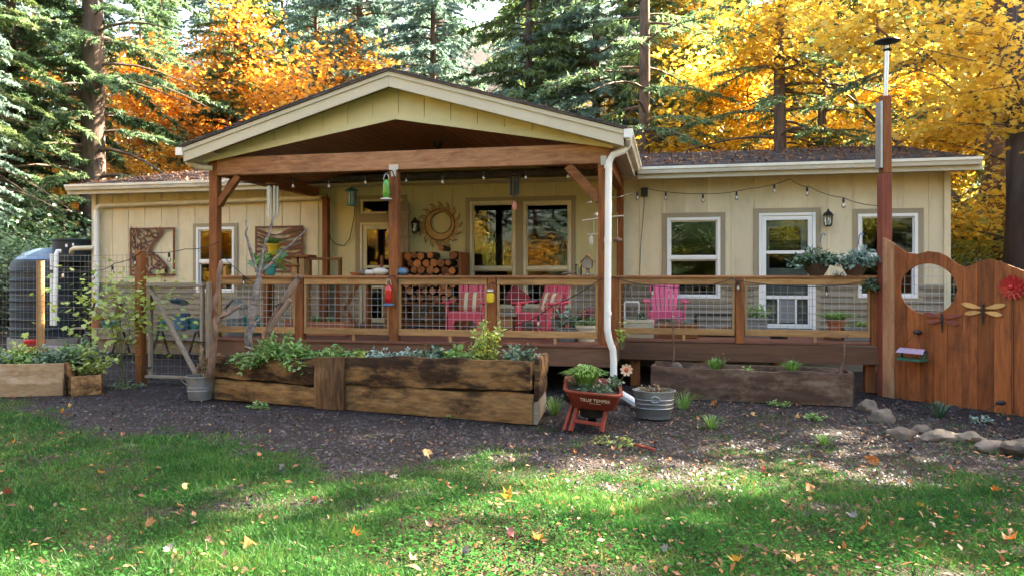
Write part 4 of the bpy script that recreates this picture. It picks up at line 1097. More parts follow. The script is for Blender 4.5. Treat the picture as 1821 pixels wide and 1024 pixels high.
plant('dry_plant', 'sparse dry brown stems standing in the round bucket', g1 + Vector((0.05, 0, .24)), .14, .1, .55, 60, .09, DRYLEAF, stems=12, droop=0)
# ------------------------------------------------------------------ chairs
def pillow_mat(name, c1, c2, freq):
    m, nt, out = shader(name); N = nt.nodes.new
    tc = N('ShaderNodeTexCoord'); w = N('ShaderNodeTexWave'); w.wave_type = 'BANDS'; w.bands_direction = 'X'; w.inputs['Scale'].default_value = freq; w.inputs['Distortion'].default_value = .15
    link(nt, tc.outputs['Object'], w.inputs['Vector']); r = ramp(nt, [(.55, c1), (.72, c2)]); link(nt, w.outputs['Color'], r.inputs[0])
    p = N('ShaderNodeBsdfPrincipled'); link(nt, r.outputs[0], p.inputs['Base Color']); p.inputs['Roughness'].default_value = .9; link(nt, p.outputs[0], out.inputs[0])
    return m
PILL = pillow_mat('striped_cushion_cloth', (.42, .10, .07), (.62, .53, .36), 2.2)
def chair(name, label, loc, rz, mat):
    t = thing(name, (0, 0, 0), label, 'chair', 'pink adirondack chairs on the deck')
    rake = rad(22); bz, by = .30, .22
    def bk(p, q, d): # p across, q up the back, d thickness
        return (p, by + q * math.sin(rake) + d * math.cos(rake), bz + q * math.cos(rake) - d * math.sin(rake))
    n = 6; H = .70
    def half(q): return (.20 + .075 * q / H) if q < H - .1 else (.20 + .075 * q / H) - (q - (H - .1)) * .95
    for i in range(n):
        a0, a1 = -1 + 2 * i / n, -1 + 2 * (i + 1) / n
        g = .007
        qs = [0.06, .2, .4, .6, .64, .68, .7]
        lft = [(a0 * half(q) + g, q) for q in qs]; rgt = [(a1 * half(q) - g, q) for q in qs]
        # keep the clipped shoulders inside the slat
        poly = lft + list(reversed(rgt))
        MB().prism(poly, 0, .022, bk).build('back_slat', mat, t, bevel=.004)
    MB().prism([(-.2, 0), (.2, 0), (.21, .058), (-.21, .058)], -.004, .03, bk).build('back_base', mat, t, bevel=.004)
    MB().prism([(-.245, .40), (.245, .40), (.25, .45), (-.25, .45)], .024, .045, bk).build('back_brace', mat, t, bevel=.004)
    for i in range(6):
        y = -.30 + i * .092
        z = .385 - (y + .3) * .2
        MB().box((0, y + .04, z), (.50, .085, .022), (-.2, 0, 0)).build('seat_slat', mat, t, bevel=.004)
    MB().prism([(-.30, 0.20), (.30, .20), (.30, .365), (-.30, .365)] if False else [(-.255, .0), (-.20, .0), (-.19, .2), (-.14, .255), (.14, .255), (.19, .2), (.20, .0), (.255, .0), (.27, .385), (-.27, .385)], -.335, -.312, lambda p, q, d: (p, d, q)).build('front_apron', mat, t, bevel=.004)
    for s in (-1, 1):
        MB().prism([(-.335, .0), (-.27, .0), (-.23, .3), (-.2, .53), (-.335, .53)], s * .283, s * .31, lambda p, q, d: (d, p, q)).build('front_leg', mat, t, bevel=.004)
        MB().prism([(.25, 0), (.32, 0), (.24, .3), (.2, .34), (.12, .3)], s * .27, s * .295, lambda p, q, d: (d, p, q)).build('rear_leg', mat, t, bevel=.004)
        MB().box((s * .315, -.06, .545), (.12, .62, .026), (.03, 0, 0)).build('arm', mat, t, bevel=.008)
    t.location = loc; t.rotation_euler = (0, 0, rz)
    return t
def cushion(label, ch_loc, rz, mat, rot=0):
    mb = MB(); n = 12
    V = []; F = []
    for sgn in (1, -1):
        for i in range(n + 1):
            for j in range(n + 1):
                a, b = i / n * 2 - 1, j / n * 2 - 1
                th = .055 * ((1 - a ** 4) * (1 - b ** 4)) ** .6
                V.append((a * .19 * (1 - .06 * b * b), sgn * th, b * .17 * (1 - .06 * a * a)))
    k = (n + 1) ** 2
    for s_ in (0, 1):
        for i in range(n):
            for j in range(n):
                q = [s_ * k + i * (n + 1) + j, s_ * k + (i + 1) * (n + 1) + j, s_ * k + (i + 1) * (n + 1) + j + 1, s_ * k + i * (n + 1) + j + 1]
                F.append(tuple(q))
    mb.add(V, F); me, c = mb.data('cushion', mat, True, False)
    o = place('cushion', me, (0, 0, 0), None)
    R = Matrix.Rotation(rz, 4, 'Z'); o.matrix_world = Matrix.Translation(ch_loc) @ R @ Matrix.Translation((0, .19, .535)) @ Matrix.Rotation(rad(-20), 4, 'X') @ Matrix.Rotation(rot, 4, 'Y')
    tag(o, label, 'cushion', 'striped cushions on the pink chairs')
c1 = at(833, HOR, 11.55); c1.z = DECK; c2 = at(966, HOR, 11.5); c2.z = DECK; c3 = at(1183, HOR, 12.75); c3.z = DECK
chair('adirondack_chair', 'pink slatted chair with striped cushion in front of the firewood', c1, rad(4), PINK)
chair('adirondack_chair', 'pink slatted chair angled by the potted plants below the big window', c2, rad(-24), PINK)
chair('adirondack_chair', 'hot pink slatted chair without cushion on the right deck', c3, rad(3), PINK2)
cushion('striped cushion on the pink chair by the firewood', c1, rad(4), PILL)
cushion('striped cushion on the angled pink chair', c2, rad(-24), PILL, .1)
q = at(925, 560, 12.6)
cushion('dark red cushion slumped beside the angled pink chair', Vector((q.x, 12.4, DECK + .05)), .3, pm('maroon_cloth', (.25, .03, .035), None, 5, .9), .7)
# small side table between them
q = at(903, HOR, 11.35); st = thing('side_table', (q.x, 11.35, DECK), 'small pale wood side table between the two pink chairs', 'table')
MB().bb(q.x - .2, q.x + .17, 11.2, 11.5, DECK + .33, DECK + .37).build('table_top', GREYW, st, bevel=.006)
MB().bb(q.x - .16, q.x + .1, 11.24, 11.46, DECK + .001, DECK + .329).build('box_base', RAILX, st, bevel=.006)

# ------------------------------------------------------------------ firewood
fx0, fx1 = wx(716, 13.15), wx(826, 13.15)
rk = thing('firewood_rack', ((fx0 + fx1) / 2, 13.3, DECK), 'wooden firewood rack standing against the porch wall', 'rack')
for xx in (fx0, fx1 - .06): MB().bb(xx, xx + .06, 12.95, 13.5, DECK + .001, 2.1).build('side_panel', CEDZ, rk, bevel=.005)
for zz in (DECK + .05, 1.14): MB().bb(fx0 + .061, fx1 - .061, 12.97, 13.48, zz, zz + .04).build('shelf', CEDX, rk, bevel=.004)
MB().bb((fx0 + fx1) / 2 - .02, (fx0 + fx1) / 2 + .02, 12.98, 13.1, DECK + .092, 1.139).build('divider', CEDZ, rk)
k = 0; z = 1.185
lg = [None] * 3
def log_tmpl(seed, r):
    rr_ = random.Random(seed); n = 12
    prof = [1 + rr_.uniform(-.12, .12) for _ in range(n)]
    t = thing('firewood_log', (0, 0, 0), 'split round log stacked on the firewood rack', 'log', 'logs stacked on the firewood rack')
    mb = MB(); b = []
    for yy in (-.22, .22):
        for i in range(n):
            a = 2 * PI * i / n; b.append((r * prof[i] * math.cos(a), yy, r * prof[i] * math.sin(a)))
    mb.add(b, [(i, (i + 1) % n, n + (i + 1) % n, n + i) for i in range(n)]).build('bark', LOGBARK, t)
    e = []
    for i in range(n):
        a = 2 * PI * i / n; e.append((r * .94 * prof[i] * math.cos(a), -.218, r * .94 * prof[i] * math.sin(a)))
    for i in range(n):
        a = 2 * PI * i / n; e.append((r * .94 * prof[i] * math.cos(a), -.226, r * .94 * prof[i] * math.sin(a)))
    MB().add(e, [tuple(range(n, 2 * n))] + [(i, (i + 1) % n, n + (i + 1) % n, n + i) for i in range(n)]).build('cut_end', LOGEND, t)
    return t
ORD = ['first', 'second', 'third', 'fourth', 'fifth', 'sixth', 'seventh', 'eighth', 'ninth', 'tenth', 'eleventh', 'twelfth', 'thirteenth', 'fourteenth', 'fifteenth', 'sixteenth', 'seventeenth', 'eighteenth', 'nineteenth', 'twentieth', 'twenty-first', 'twenty-second', 'twenty-third', 'twenty-fourth', 'twenty-fifth', 'twenty-sixth']
tm = [log_tmpl(i, .075) for i in range(4)]
W_ = fx1 - fx0 - .13; used = set()
row = 0
while z < 2.22:
    step = .148; nrow = int(W_ / step)
    for i in range(nrow - (row % 2)):
        if row == 6 and random.random() > .75: continue
        if row == 7 and i != nrow - 3: continue
        s = random.uniform(.66, 1.12); kk = random.randrange(4)
        o = tm[kk] if kk not in used else copy_tree(tm[kk]); used.add(kk)
        o.scale = (s, 1, s)
        o['label'] = '%s log from the left in the %s row up of the firewood stack' % (ORD[i], ORD[row])
        o.location = (fx0 + .065 + step * (i + .5 + .5 * (row % 2)) + random.uniform(-.02, .02), 13.22 + random.uniform(-.08, .03), z + .06 + random.uniform(-.018, .018))
        o.rotation_euler = (0, random.uniform(0, 6.28), 0)
    z += .132; row += 1
for kk in range(4):
    if kk not in used: o = tm[kk]; o.location = (fx0 + .2, 13.2, DECK + .17)
# kindling
for i in range(9):
    a = random.uniform(-.5, .5); mb = MB(); c = Vector((fx0 + .16 + (fx1 - fx0 - .32) * i / 8, 13.12 + .02 * i, DECK + .12 + .018 * i))
    mb.beam(c - Vector((.16, .05 * a, .03 * a)), c + Vector((.16, .05 * a, .03 * a)), .03, .03)
    tag(mb.build('kindling_stick', random.choice([LOGEND, DRIFT, LOGBARK]), None), '%s kindling stick from the left on the bottom rack shelf' % ORD[i], 'kindling', 'kindling under the firewood')

# ------------------------------------------------------------------ wall ornaments under the porch
def xz(Y): return lambda p, q, t: (p, Y - t, q)
c = at(782, 400, YW - .05); sn = thing('sun_ornament', c, 'large bronze metal sun and crescent moon ornament on the porch wall', 'ornament')
R1, R0 = .29, .215
n = 40
mb = MB(); ring_o = [(c.x + R1 * math.cos(2 * PI * i / n), c.z + R1 * math.sin(2 * PI * i / n)) for i in range(n)]
ring_i = [(c.x + .03 + R0 * math.cos(2 * PI * i / n), c.z + .04 + R0 * math.sin(2 * PI * i / n)) for i in range(n)]
vs = [(p, YW - .06, q) for p, q in ring_o] + [(p, YW - .06, q) for p, q in ring_i] + [(p, YW - .045, q) for p, q in ring_o] + [(p, YW - .045, q) for p, q in ring_i]
mb.add(vs, [(i, (i + 1) % n, n + (i + 1) % n, n + i) for i in range(n)] + [(i, (i + 1) % n, 2 * n + (i + 1) % n, 2 * n + i) for i in range(n)] + [(n + i, n + (i + 1) % n, 3 * n + (i + 1) % n, 3 * n + i) for i in range(n)]).build('crescent', GOLD, sn)
MB().tube([(c.x + .303 * math.cos(a), YW - .05, c.z + .303 * math.sin(a)) for a in np.linspace(0, 2 * PI, 41)], .012, 6).build('outer_ring', RUST, sn, True)
MB().tube([(c.x + .03 + .213 * math.cos(a), YW - .066, c.z + .04 + .213 * math.sin(a)) for a in np.linspace(0, 2 * PI, 41)], .008, 6).build('inner_ring', RUST, sn, True)
for i in range(16):
    a = 2 * PI * i / 16
    def pf(p, q, t, a=a): return (c.x + p * math.cos(a) - q * math.sin(a), YW - .045 - t, c.z + p * math.sin(a) + q * math.cos(a))
    MB().prism([(.31, -.05), (.36, -.055), (.41, -.035), (.445, .02), (.45, .05), (.425, .025), (.39, .015), (.35, .045), (.31, .05)], 0, .006, pf).build('ray', GOLD, sn)
    MB().tube([pf(*x, .008) for x in ((.31, -.05), (.36, -.055), (.41, -.035), (.445, .02), (.45, .05))], .005, 4).build('ray_edge', RUST, sn)
# wall lanterns
def wall_lantern(px, py, label, sc=1):
    c = at(px, py, YW - .14); t = thing('wall_lantern', c, label, 'lantern')
    MB().bb(c.x - .05, c.x + .05, YW - .04, YW - .014, c.z - .09 * sc, c.z + .12 * sc).build('back_plate', BLACK, t)
    MB().tube([(c.x, YW - .04, c.z + .1 * sc), (c.x, YW - .09, c.z + .16 * sc), (c.x, YW - .14, c.z + .15 * sc)], .01, 6).build('arm', BLACK, t)
    MB().lathe([(.085, 0.06), (.09, .065), (.05, .12), (.02, .14), (.015, .17), (.004, .18)], Vector((c.x, YW - .14, c.z)), 12).build('roof', BLACK, t, True)
    MB().lathe([(.055, -.1), (.07, .058)], Vector((c.x, YW - .14, c.z)), 8).build('glass', BULB, t)
    for k in range(6):
        a = k * PI / 3
        MB().tube([(c.x + .058 * math.cos(a), YW - .14 + .058 * math.sin(a), c.z - .1), (c.x + .074 * math.cos(a), YW - .14 + .074 * math.sin(a), c.z + .06)], .005, 4).build('bar', BLACK, t)
    MB().lathe([(.03, -.13), (.062, -.115), (.062, -.1)], Vector((c.x, YW - .14, c.z)), 10).build('base', BLACK, t)
wall_lantern(1473, 390, 'black wall lantern to the right of the white storm door')
wall_lantern(738, 403, 'black wall lantern beside the metal sun ornament')
# weathered hanging board
c = at(709, 400, 13.4); hb = thing('plank_sign', c, 'weathered grey plank board hanging beside the porch door', 'plank sign')
zt, zb2 = at(709, 357, 13.4).z, at(709, 449, 13.4).z; xa, xb = wx(691, 13.4), wx(727, 13.4); xm = (xa + xb) / 2
for a, b in ((xa, xm - .004), (xm + .004, xb)):
    w_ = b - a; MB().prism([(a, zb2), (b, zb2), (b, zt - .08)] + [(a + w_ / 2 + w_ / 2 * math.cos(t), zt - .08 + .08 * math.sin(t)) for t in np.linspace(.2, PI - .2, 6)] + [(a, zt - .08)], 0, .03, xz(13.42)).build('plank', GREYZ, hb)
for py in (379, 422): zz = at(709, py, 13.4).z; MB().bb(xa - .03, xb + .03, 13.365, 13.389, zz - .03, zz + .03).build('cleat', GREYW, hb)

# rusted steel art panels on the left wall
def panel_frame(t, x0, x1, z0, z1, Y, w=.035):
    for (a, b) in (((x0, z0), (x0 - .02, z1)), ((x0 - .02, z1), (x1 + .02, z1 + .02)), ((x1 + .02, z1 + .02), (x1 + .01, z0)), ((x1 + .01, z0), (x0, z0 - .01))):
        MB().beam((a[0], Y, a[1]), (b[0], Y, b[1]), .012, w, (0, 1, 0) if False else (0, 0, 1) if abs(a[1] - b[1]) < abs(a[0] - b[0]) else (1, 0, 0)).build('frame_bar', RUST, t)
x0, x1, z0, z1 = rect(233, 407, 310, 489, YW - .06); Y1 = YW - .07
pa = thing('metal_art_panel', ((x0 + x1) / 2, Y1, z0), 'rusted steel leaf cutout panel left of the left window', 'wall art')
for (a, b, wv) in (((x0, z0), (x0, z1), 1), ((x1, z0), (x1 + .01, z1), 1)): MB().bb(a[0] - .025, a[0] + .025, Y1 - .006, Y1 + .006, z0, z1).build('frame_bar', RUST, pa)
for zz in (z0, z1): MB().bb(x0 - .026, x1 + .026, Y1 - .0065, Y1 + .0065, zz - .02, zz + .02).build('frame_bar', RUST, pa)
r2 = random.Random(3)
W2, H2 = x1 - x0, z1 - z0
def sil(v): return .60 + .16 * math.sin(v * 7.5 + .6) * (1 - .3 * v) + .09 * (v < .45)  # right boundary of the leafy mass
sp = [(x0 + W2 * (sil(v / 30) + .0), z0 + H2 * v / 30) for v in range(31)]
MB().prism([(p + .035, q) for p, q in sp] + [(p - .05, q) for p, q in reversed(sp)], -.004, .004, xz(Y1)).build('silhouette', RUST, pa)
mb = MB()
for i in range(11):
    for j in range(13):
        u_, v_ = (i + r2.random()) / 11, (j + r2.random()) / 13
        if u_ > sil(v_): continue
        a = r2.uniform(0, PI); L = r2.uniform(.12, .19); w = .034
        cx_, cz_ = x0 + W2 * u_, z0 + H2 * v_
        pts = [(-L / 2, 0), (-L / 4, w * .8), (L / 5, w * .7), (L / 2, w * .3), (L / 4, -w * .3), (-L / 5, -w * .5)]
        mb.prism([(cx_ + p * math.cos(a) - q * math.sin(a), cz_ + p * math.sin(a) + q * math.cos(a)) for p, q in pts], -.003 - .001 * (i % 3), .003 + .001 * (j % 3), xz(Y1))
tag(mb.build('leaf_cutouts', RUST, pa), kind='stuff')
x0, x1, z0, z1 = rect(456, 404, 538, 483, YW - .06)
pb_ = thing('metal_art_panel', ((x0 + x1) / 2, Y1, z0), 'rusted steel panel with flowing wave cutouts right of the left window', 'wall art')
for X in (x0, x1): MB().bb(X - .022, X + .022, Y1 - .006, Y1 + .006, z0, z1).build('frame_bar', RUST, pb_)
for zz in (z0, z1): MB().bb(x0 - .023, x1 + .023, Y1 - .0065, Y1 + .0065, zz - .02, zz + .02).build('frame_bar', RUST, pb_)
for i in range(9):
    up_, dn_ = [], []
    for s_ in range(17):
        u_ = s_ / 16; base = z0 + (z1 - z0) * ((i + .5) / 9 + .1 * math.sin(u_ * 4.5 + i * .35) * (1 - u_ * .3) - .04)
        base = min(max(base, z0 + .02), z1 - .02)
        th = (.012 + .03 * abs(math.sin(u_ * 5 + i * 1.3))) * (1.5 if u_ > .6 and i > 3 else 1)
        X = x0 + (x1 - x0) * u_
        up_.append((X, base + th)); dn_.append((X, base - th * .5))
    MB().prism(up_ + list(reversed(dn_)), -.003 - .0006 * i, .004 + .0006 * i, xz(Y1)).build('wave_strip', RUST, pb_)

# ------------------------------------------------------------------ chimes and feeders hanging from the porch
def chime(px, py0, py1, Y, n, mat, label, tag_col=None, r=.1, lo=None):
    top = at(px, py0, Y); bot = at(px, py1, Y); t = thing('wind_chime', top, label, 'wind chime')
    MB().lathe([(r, -.012), (r * 1.05, 0), (r, .012)], top, 16).build('disc', CEDX if mat is ALU else BLACK, t, True)
    for k in range(3):
        a = k * 2 * PI / 3 + .3; MB().tube([top + Vector((r * .8 * math.cos(a), r * .8 * math.sin(a), .01)), top + Vector((0, 0, .16))], .003, 4).build('cord', CABLE, t)
    for k in range(n):
        a = k * 2 * PI / n + .3; L = (top.z - bot.z) * (.82 + .18 * k / n)
        p = top + Vector((r * .72 * math.cos(a), r * .72 * math.sin(a), -.03)); MB().tube([p, p - Vector((0, 0, L - .03))], .016, 8).build('chime_tube', mat, t, True)
    MB().tube([top, bot - Vector((0, 0, .1))], .003, 4).build('centre_cord', CABLE, t)
    if tag_col: MB().ball(bot - Vector((0, 0, .12)), (.035, .008, .07), 10, 7).build('sail', tag_col, t, True)
chime(485, 328, 393, 10.6, 6, ALU, 'silver tube wind chime hanging at the left end of the porch', r=.11)
chime(915, 311, 352, 10.6, 6, BLACK, 'black tube wind chime hanging in front of the big window', pm('pink_sail', (.5, .16, .13), None, 5, .6), r=.075)
q = at(626, 340, 11.0); tf_ = thing('tube_feeder', q, 'green roofed tube bird feeder hanging under the porch beam', 'bird feeder')
MB().tube([q + Vector((0, 0, .06)), q + Vector((0, 0, .35))], .003, 4).build('wire', CABLE, tf_)
MB().lathe([(.11, -.01), (.115, 0), (.04, .05), (.01, .07)], q, 16).build('roof', GREENPL, tf_, True)
MB().lathe([(.055, -.21), (.055, -.011)], q, 12).build('seed_tube', GREENG if False else pm('smoked_tube', (.1, .12, .1), None, 5, .2), tf_, True)
for k in range(3):
    a = k * 2.1 + .5; MB().tube([q + Vector((.066 * math.cos(a), .066 * math.sin(a), -.23)), q + Vector((.066 * math.cos(a), .066 * math.sin(a), -.01))], .009, 5).build('bar', GREENPL, tf_)
MB().lathe([(.03, -.245), (.08, -.235), (.085, -.212)], q, 14).build('base', GREENPL, tf_, True)
def hummer(px, py, Y, mat, base, label, hook):
    q = at(px, py, Y); t = thing('hummingbird_feeder', q, label, 'bird feeder')
    MB().lathe([(.025, .13), (.05, .1), (.06, .05), (.052, 0), (.06, -.05), (.05, -.1), (.03, -.13)], q, 16).build('bottle', mat, t, True)
    MB().lathe([(.03, -.13), (.085, -.145), (.09, -.16), (.05, -.175), (.03, -.18)], q, 16).build('dish', base, t, True)
    MB().tube([q + Vector((.04 * math.cos(a), 0, .13 + .09 * math.sin(a))) for a in np.linspace(0, PI, 9)], .006, 5).build('bail', WIRE, t)
    MB().tube([q + Vector(v) for v in ((0, 0, .22), (.02, .0, .27), (.08, .02, .27), (.1, .05, .2), (.12, .06, .14))], .009, 6).build('hook', BLACK, t, True)
hummer(687, 336, 10.12, GREENG, PALE, 'green glass hummingbird feeder hooked on the middle porch post', None)
hummer(691, 523, 10.12, REDG, BLUE, 'red glass hummingbird feeder hooked on the middle post below the rail', None)
q = at(872, 527, 10.12); yl = thing('hanging_lantern', q, 'small yellow lantern hooked on the short railing post', 'lantern')
MB().lathe([(.03, -.1), (.055, -.08), (.06, -.02), (.055, .04), (.03, .06)], q, 14).build('body', YELLOWG, yl, True)
MB().lathe([(.04, .061), (.055, .07), (.05, .1), (.02, .11)], q, 14).build('cap', ZINC, yl, True)
MB().tube([q + Vector(v) for v in ((0, 0, .11), (-.02, 0, .16), (.02, .02, .2), (.05, .06, .18))], .008, 6).build('hook', BLACK, yl, True)
# driftwood mobile by the right post
mo = thing('driftwood_mobile', at(1060, 380, 10.75), 'driftwood and shell mobile hanging beside the right porch post', 'mobile')
a, b = at(1035, 393, 10.75), at(1110, 384, 10.75)
MB().tube([a, (a + b) / 2 + Vector((0, 0, .01)), b], [.012, .016, .011], 7).build('driftwood_bar', PALE, mo, True)
MB().tube([at(1055, 390, 10.75), at(1075, 335, 10.6)], .003, 4).build('string', WIRE, mo); MB().tube([at(1100, 385, 10.75), at(1075, 335, 10.6)], .003, 4).build('string', WIRE, mo)
a2, b2 = at(1045, 417, 10.75), at(1066, 417, 10.75); MB().tube([a2, b2], .008, 6).build('small_bar', PALE, mo)
for (px, p0, p1) in ((1056, 391, 417), (1051, 417, 424), (1098, 386, 424)): MB().tube([at(px, p0, 10.75), at(px, p1, 10.75)], .003, 4).build('string', WIRE, mo)
MB().ball(at(1051, 428, 10.75), (.03, .015, .075), 8, 7).build('shell', PALE, mo, True)
MB().ball(at(1098, 427, 10.75), (.07, .03, .035), 10, 7).build('wooden_bird', DRIFT, mo, True)
MB().ball(at(1060, 382, 10.75), (.035, .03, .03), 8, 6).build('shell', PALE, mo, True)
for px, py in ((1046, 361), (1050, 360)): MB().ball(at(px, py, 10.75), .02, 8, 5).build('bead', PALE, mo, True)

# ------------------------------------------------------------------ things standing on the porch railing
RT = 1.671
def on_rail(px, Y=YF): p = at(px, HOR, Y); p.z = RT; return p
q = on_rail(1045); bh = thing('birdhouse', q, 'little wooden birdhouse on a stand on the porch railing', 'birdhouse')
MB().lathe([(.09, 0), (.09, .012), (.03, .02), (.022, .09), (.04, .1)], q, 12).build('stand', GREYZ, bh, True)
MB().prism([(-.065, .1), (.065, .1), (.07, .2), (0, .275), (-.07, .2)], -.06, .06, lambda p, r_, t: (q.x + p, q.y + t, q.z + r_)).build('house_box', GREYZ, bh)
for s in (-1, 1): MB().prism([(0, .285), (s * .1, .178), (s * .1, .195), (0, .302)], -.085, .085, lambda p, r_, t: (q.x + p, q.y + t, q.z + r_)).build('roof', RAILX, bh)
q = on_rail(1029); cd = thing('glass_jar', q, 'clear glass candle jar next to the birdhouse', 'jar')
MB().lathe([(.04, 0), (.047, .01), (.047, .16), (.043, .16), (.04, .02)], q, 14).build('glass', CLEAR, cd, True); MB().lathe([(.036, .022), (.036, .09)], q, 12).build('candle', PALE, cd, True)
q = on_rail(1010); dw = thing('driftwood_piece', q, 'small flat driftwood piece lying on the railing by the jar', 'driftwood')
MB().tube([q + Vector((-.09, 0, .02)), q + Vector((0, 0, .035)), q + Vector((.08, 0, .03)), q + Vector((.12, 0, .06))], [.008, .022, .016, .006], 7).build('wood', DRIFT, dw, True)
q = on_rail(633); tag(MB().lathe([(.06, 0), (.09, .035), (.095, .05), (.08, .05), (.05, .02)], q, 18).build('saucer', TERRA, None, True), 'terracotta saucer on the porch railing', 'saucer')
for i, (px, sx, sz, mt, lab) in enumerate(((647, .08, .045, STONE, 'round grey stone beside the terracotta saucer'), (657, .1, .045, PALE, 'flat pale stone on the railing left of the speckled rock'), (676, .15, .06, PALE, 'large speckled pale rock on the railing by the middle post'), (715, .09, .06, BLUE, 'blue grey rounded rock right of the middle post'))):
    q = on_rail(px); mb = MB(); mb.ball((0, 0, 0), 1, 14, 9)
    for j, v in enumerate(mb.v): mb.v[j] = q + Vector((v.x * sx, v.y * .07, (v.z + .9) * sz)) * (1 + .12 * noise.noise(v * 2 + Vector((i * 4, 0, 0))))
    tag(mb.build('rail_rock', mt, None, True), lab, 'rock', 'rocks set out on the porch railing')
bk_ = thing('bottle_rack', at(672, 470, 11.6), 'small dark planter with upright stakes behind the railing rocks', 'planter')
q = at(672, 490, 11.6); MB().bb(q.x - .16, q.x + .16, 11.5, 11.7, 1.5, 1.74).build('box', BLACK, bk_); MB().bb(q.x + .06, q.x + .1, 11.55, 11.59, 1.741, 2.0).build('stake', CEDZ, bk_); MB().bb(q.x - .2, q.x - .15, 11.52, 11.68, DECK, 1.499).bb(q.x + .15, q.x + .2, 11.52, 11.68, DECK, 1.4995).build('leg', CEDZ, bk_)

# ------------------------------------------------------------------ left porch furniture: shelf unit, frame stand, potting bench
sh = thing('plant_shelf', at(520, 600, 11.6), 'brown wooden plant shelf at the left end of the porch', 'shelf')
sx0, sx1 = wx(470, 11.6), wx(556, 11.6)
z1_ = at(510, 455, 11.6).z; z2_ = at(510, 471, 11.6).z
MB().bb(sx0, sx1, 11.45, 11.75, z1_ - .03, z1_ + .01).build('top_board', CEDX, sh, bevel=.004)
MB().bb(wx(490, 11.6), wx(538, 11.6), 11.46, 11.74, z2_ - .02, z2_ + .01).build('shelf_board', CEDX, sh, bevel=.004)
for px in (478, 528, 541): MB().bb(wx(px, 11.6) - .05, wx(px, 11.6) + .05, 11.5, 11.7, DECK + .001, z1_ - .031).build('upright', RAILZ if px > 500 else CEDZ, sh, bevel=.004)
q = at(462, 455, 11.6); 
yp = pot('flower_pot', 'yellow pot with a trailing plant on the plant shelf', Vector((wx(487, 11.6), 11.6, z1_ + .011)), .085, .12, .2, YELLOWG)
plant('trailing_plant', 'spiky green plant growing from the yellow pot', Vector((wx(484, 11.6), 11.6, z1_ + .18)), .3, .2, .2, 90, .012, HERB, blade=True, droop=.45)
tp2 = pot('flower_pot', 'dark teal pot under the yellow pot on the plant shelf', Vector((wx(478, 10.5), 10.55, 1.68)), .07, .1, .16, TEAL)
plant('trailing_plant', 'broad leaved plant behind the pale branch at the railing', Vector((wx(470, 10.5), 10.62, 1.75)), .36, .15, .4, 46, .16, HERB, stems=10, lobed=True)
fr = thing('wooden_stand', at(578, 600, 12.2), 'open brown wooden frame stand left of the porch door', 'stand')
fx0_, fx1_ = wx(549, 12.0), wx(607, 12.0); zt_ = at(578, 458, 12.0).z
MB().bb(fx0_, fx1_, 11.96, 12.04, zt_ - .045, zt_).build('top_bar', CEDX, fr, bevel=.004)
for X in (fx0_, fx1_ - .045): MB().bb(X, X + .045, 11.965, 12.035, DECK + .001, zt_ - .046).build('leg', CEDZ, fr, bevel=.004)
for X in (fx0_ + .1, fx1_ - .2): MB().bb(X, X + .06, 12.2, 12.27, DECK + .001, 1.62).build('rear_leg', CEDZ, fr, bevel=.004)
MB().bb(fx0_ + .05, fx1_ + .3, 12.1, 12.5, 1.58, 1.62).build('top_board', CEDX, fr)
MB().beam((fx1_ + .02, 12.12, 1.1), (fx1_ + .28, 12.12, 1.56), .04, .06).build('brace', CEDX, fr); MB().beam((fx1_ + .02, 12.12, 1.1), (fx1_ + .22, 12.12, .75), .04, .06).build('brace', CEDX, fr)
pot('trough_pot', 'red brown long trough with succulents behind the porch railing', Vector((wx(585, 11.0), 11.0, DECK)), .3, .33, .22, TERRA, sy=.4, square=True, cat='planter')
plant('succulent', 'left green agave in the red brown trough', Vector((wx(563, 11.0), 11.0, DECK + .2)), .16, .12, .16, 30, .014, HERB, blade=True, droop=.4)
plant('succulent', 'right green agave in the red brown trough', Vector((wx(588, 11.0), 11.0, DECK + .2)), .16, .12, .16, 30, .014, HERB, blade=True, droop=.4)
pot('flower_pot', 'terracotta pot standing behind the left railing bay', Vector((wx(520, 10.9), 10.9, DECK)), .1, .14, .26, TERRA)
pot('flower_pot', 'dark teal square tub behind the pale branch', Vector((wx(440, 10.9), 10.9, DECK)), .16, .17, .3, TEAL, sy=.8, square=True)
lh = thing('birdhouse_lantern', at(418, 590, 10.7), 'white house shaped lantern behind the left railing bay', 'lantern')
q = at(420, 600, 10.7); q.z = DECK + .28
MB().bb(q.x - .1, q.x + .1, 10.6, 10.8, DECK + .001, DECK + .27).build('pedestal', GREYPL, lh)
MB().prism([(-.1, .0), (.1, .0), (.1, .17), (0, .29), (-.1, .17)], -.09, .09, lambda p, r_, t: (q.x + p, q.y + t, q.z + r_)).build('house_box', PALE, lh)
for s in (-1, 1): MB().prism([(0, .30), (s * .15, .15), (s * .15, .17), (0, .32)], -.12, .12, lambda p, r_, t: (q.x + p, q.y + t, q.z + r_)).build('roof', GREYPL, lh)
MB().ball((q.x, q.y - .09, q.z + .14), (.03, .01, .03), 10, 6).build('entrance', BLACK, lh)

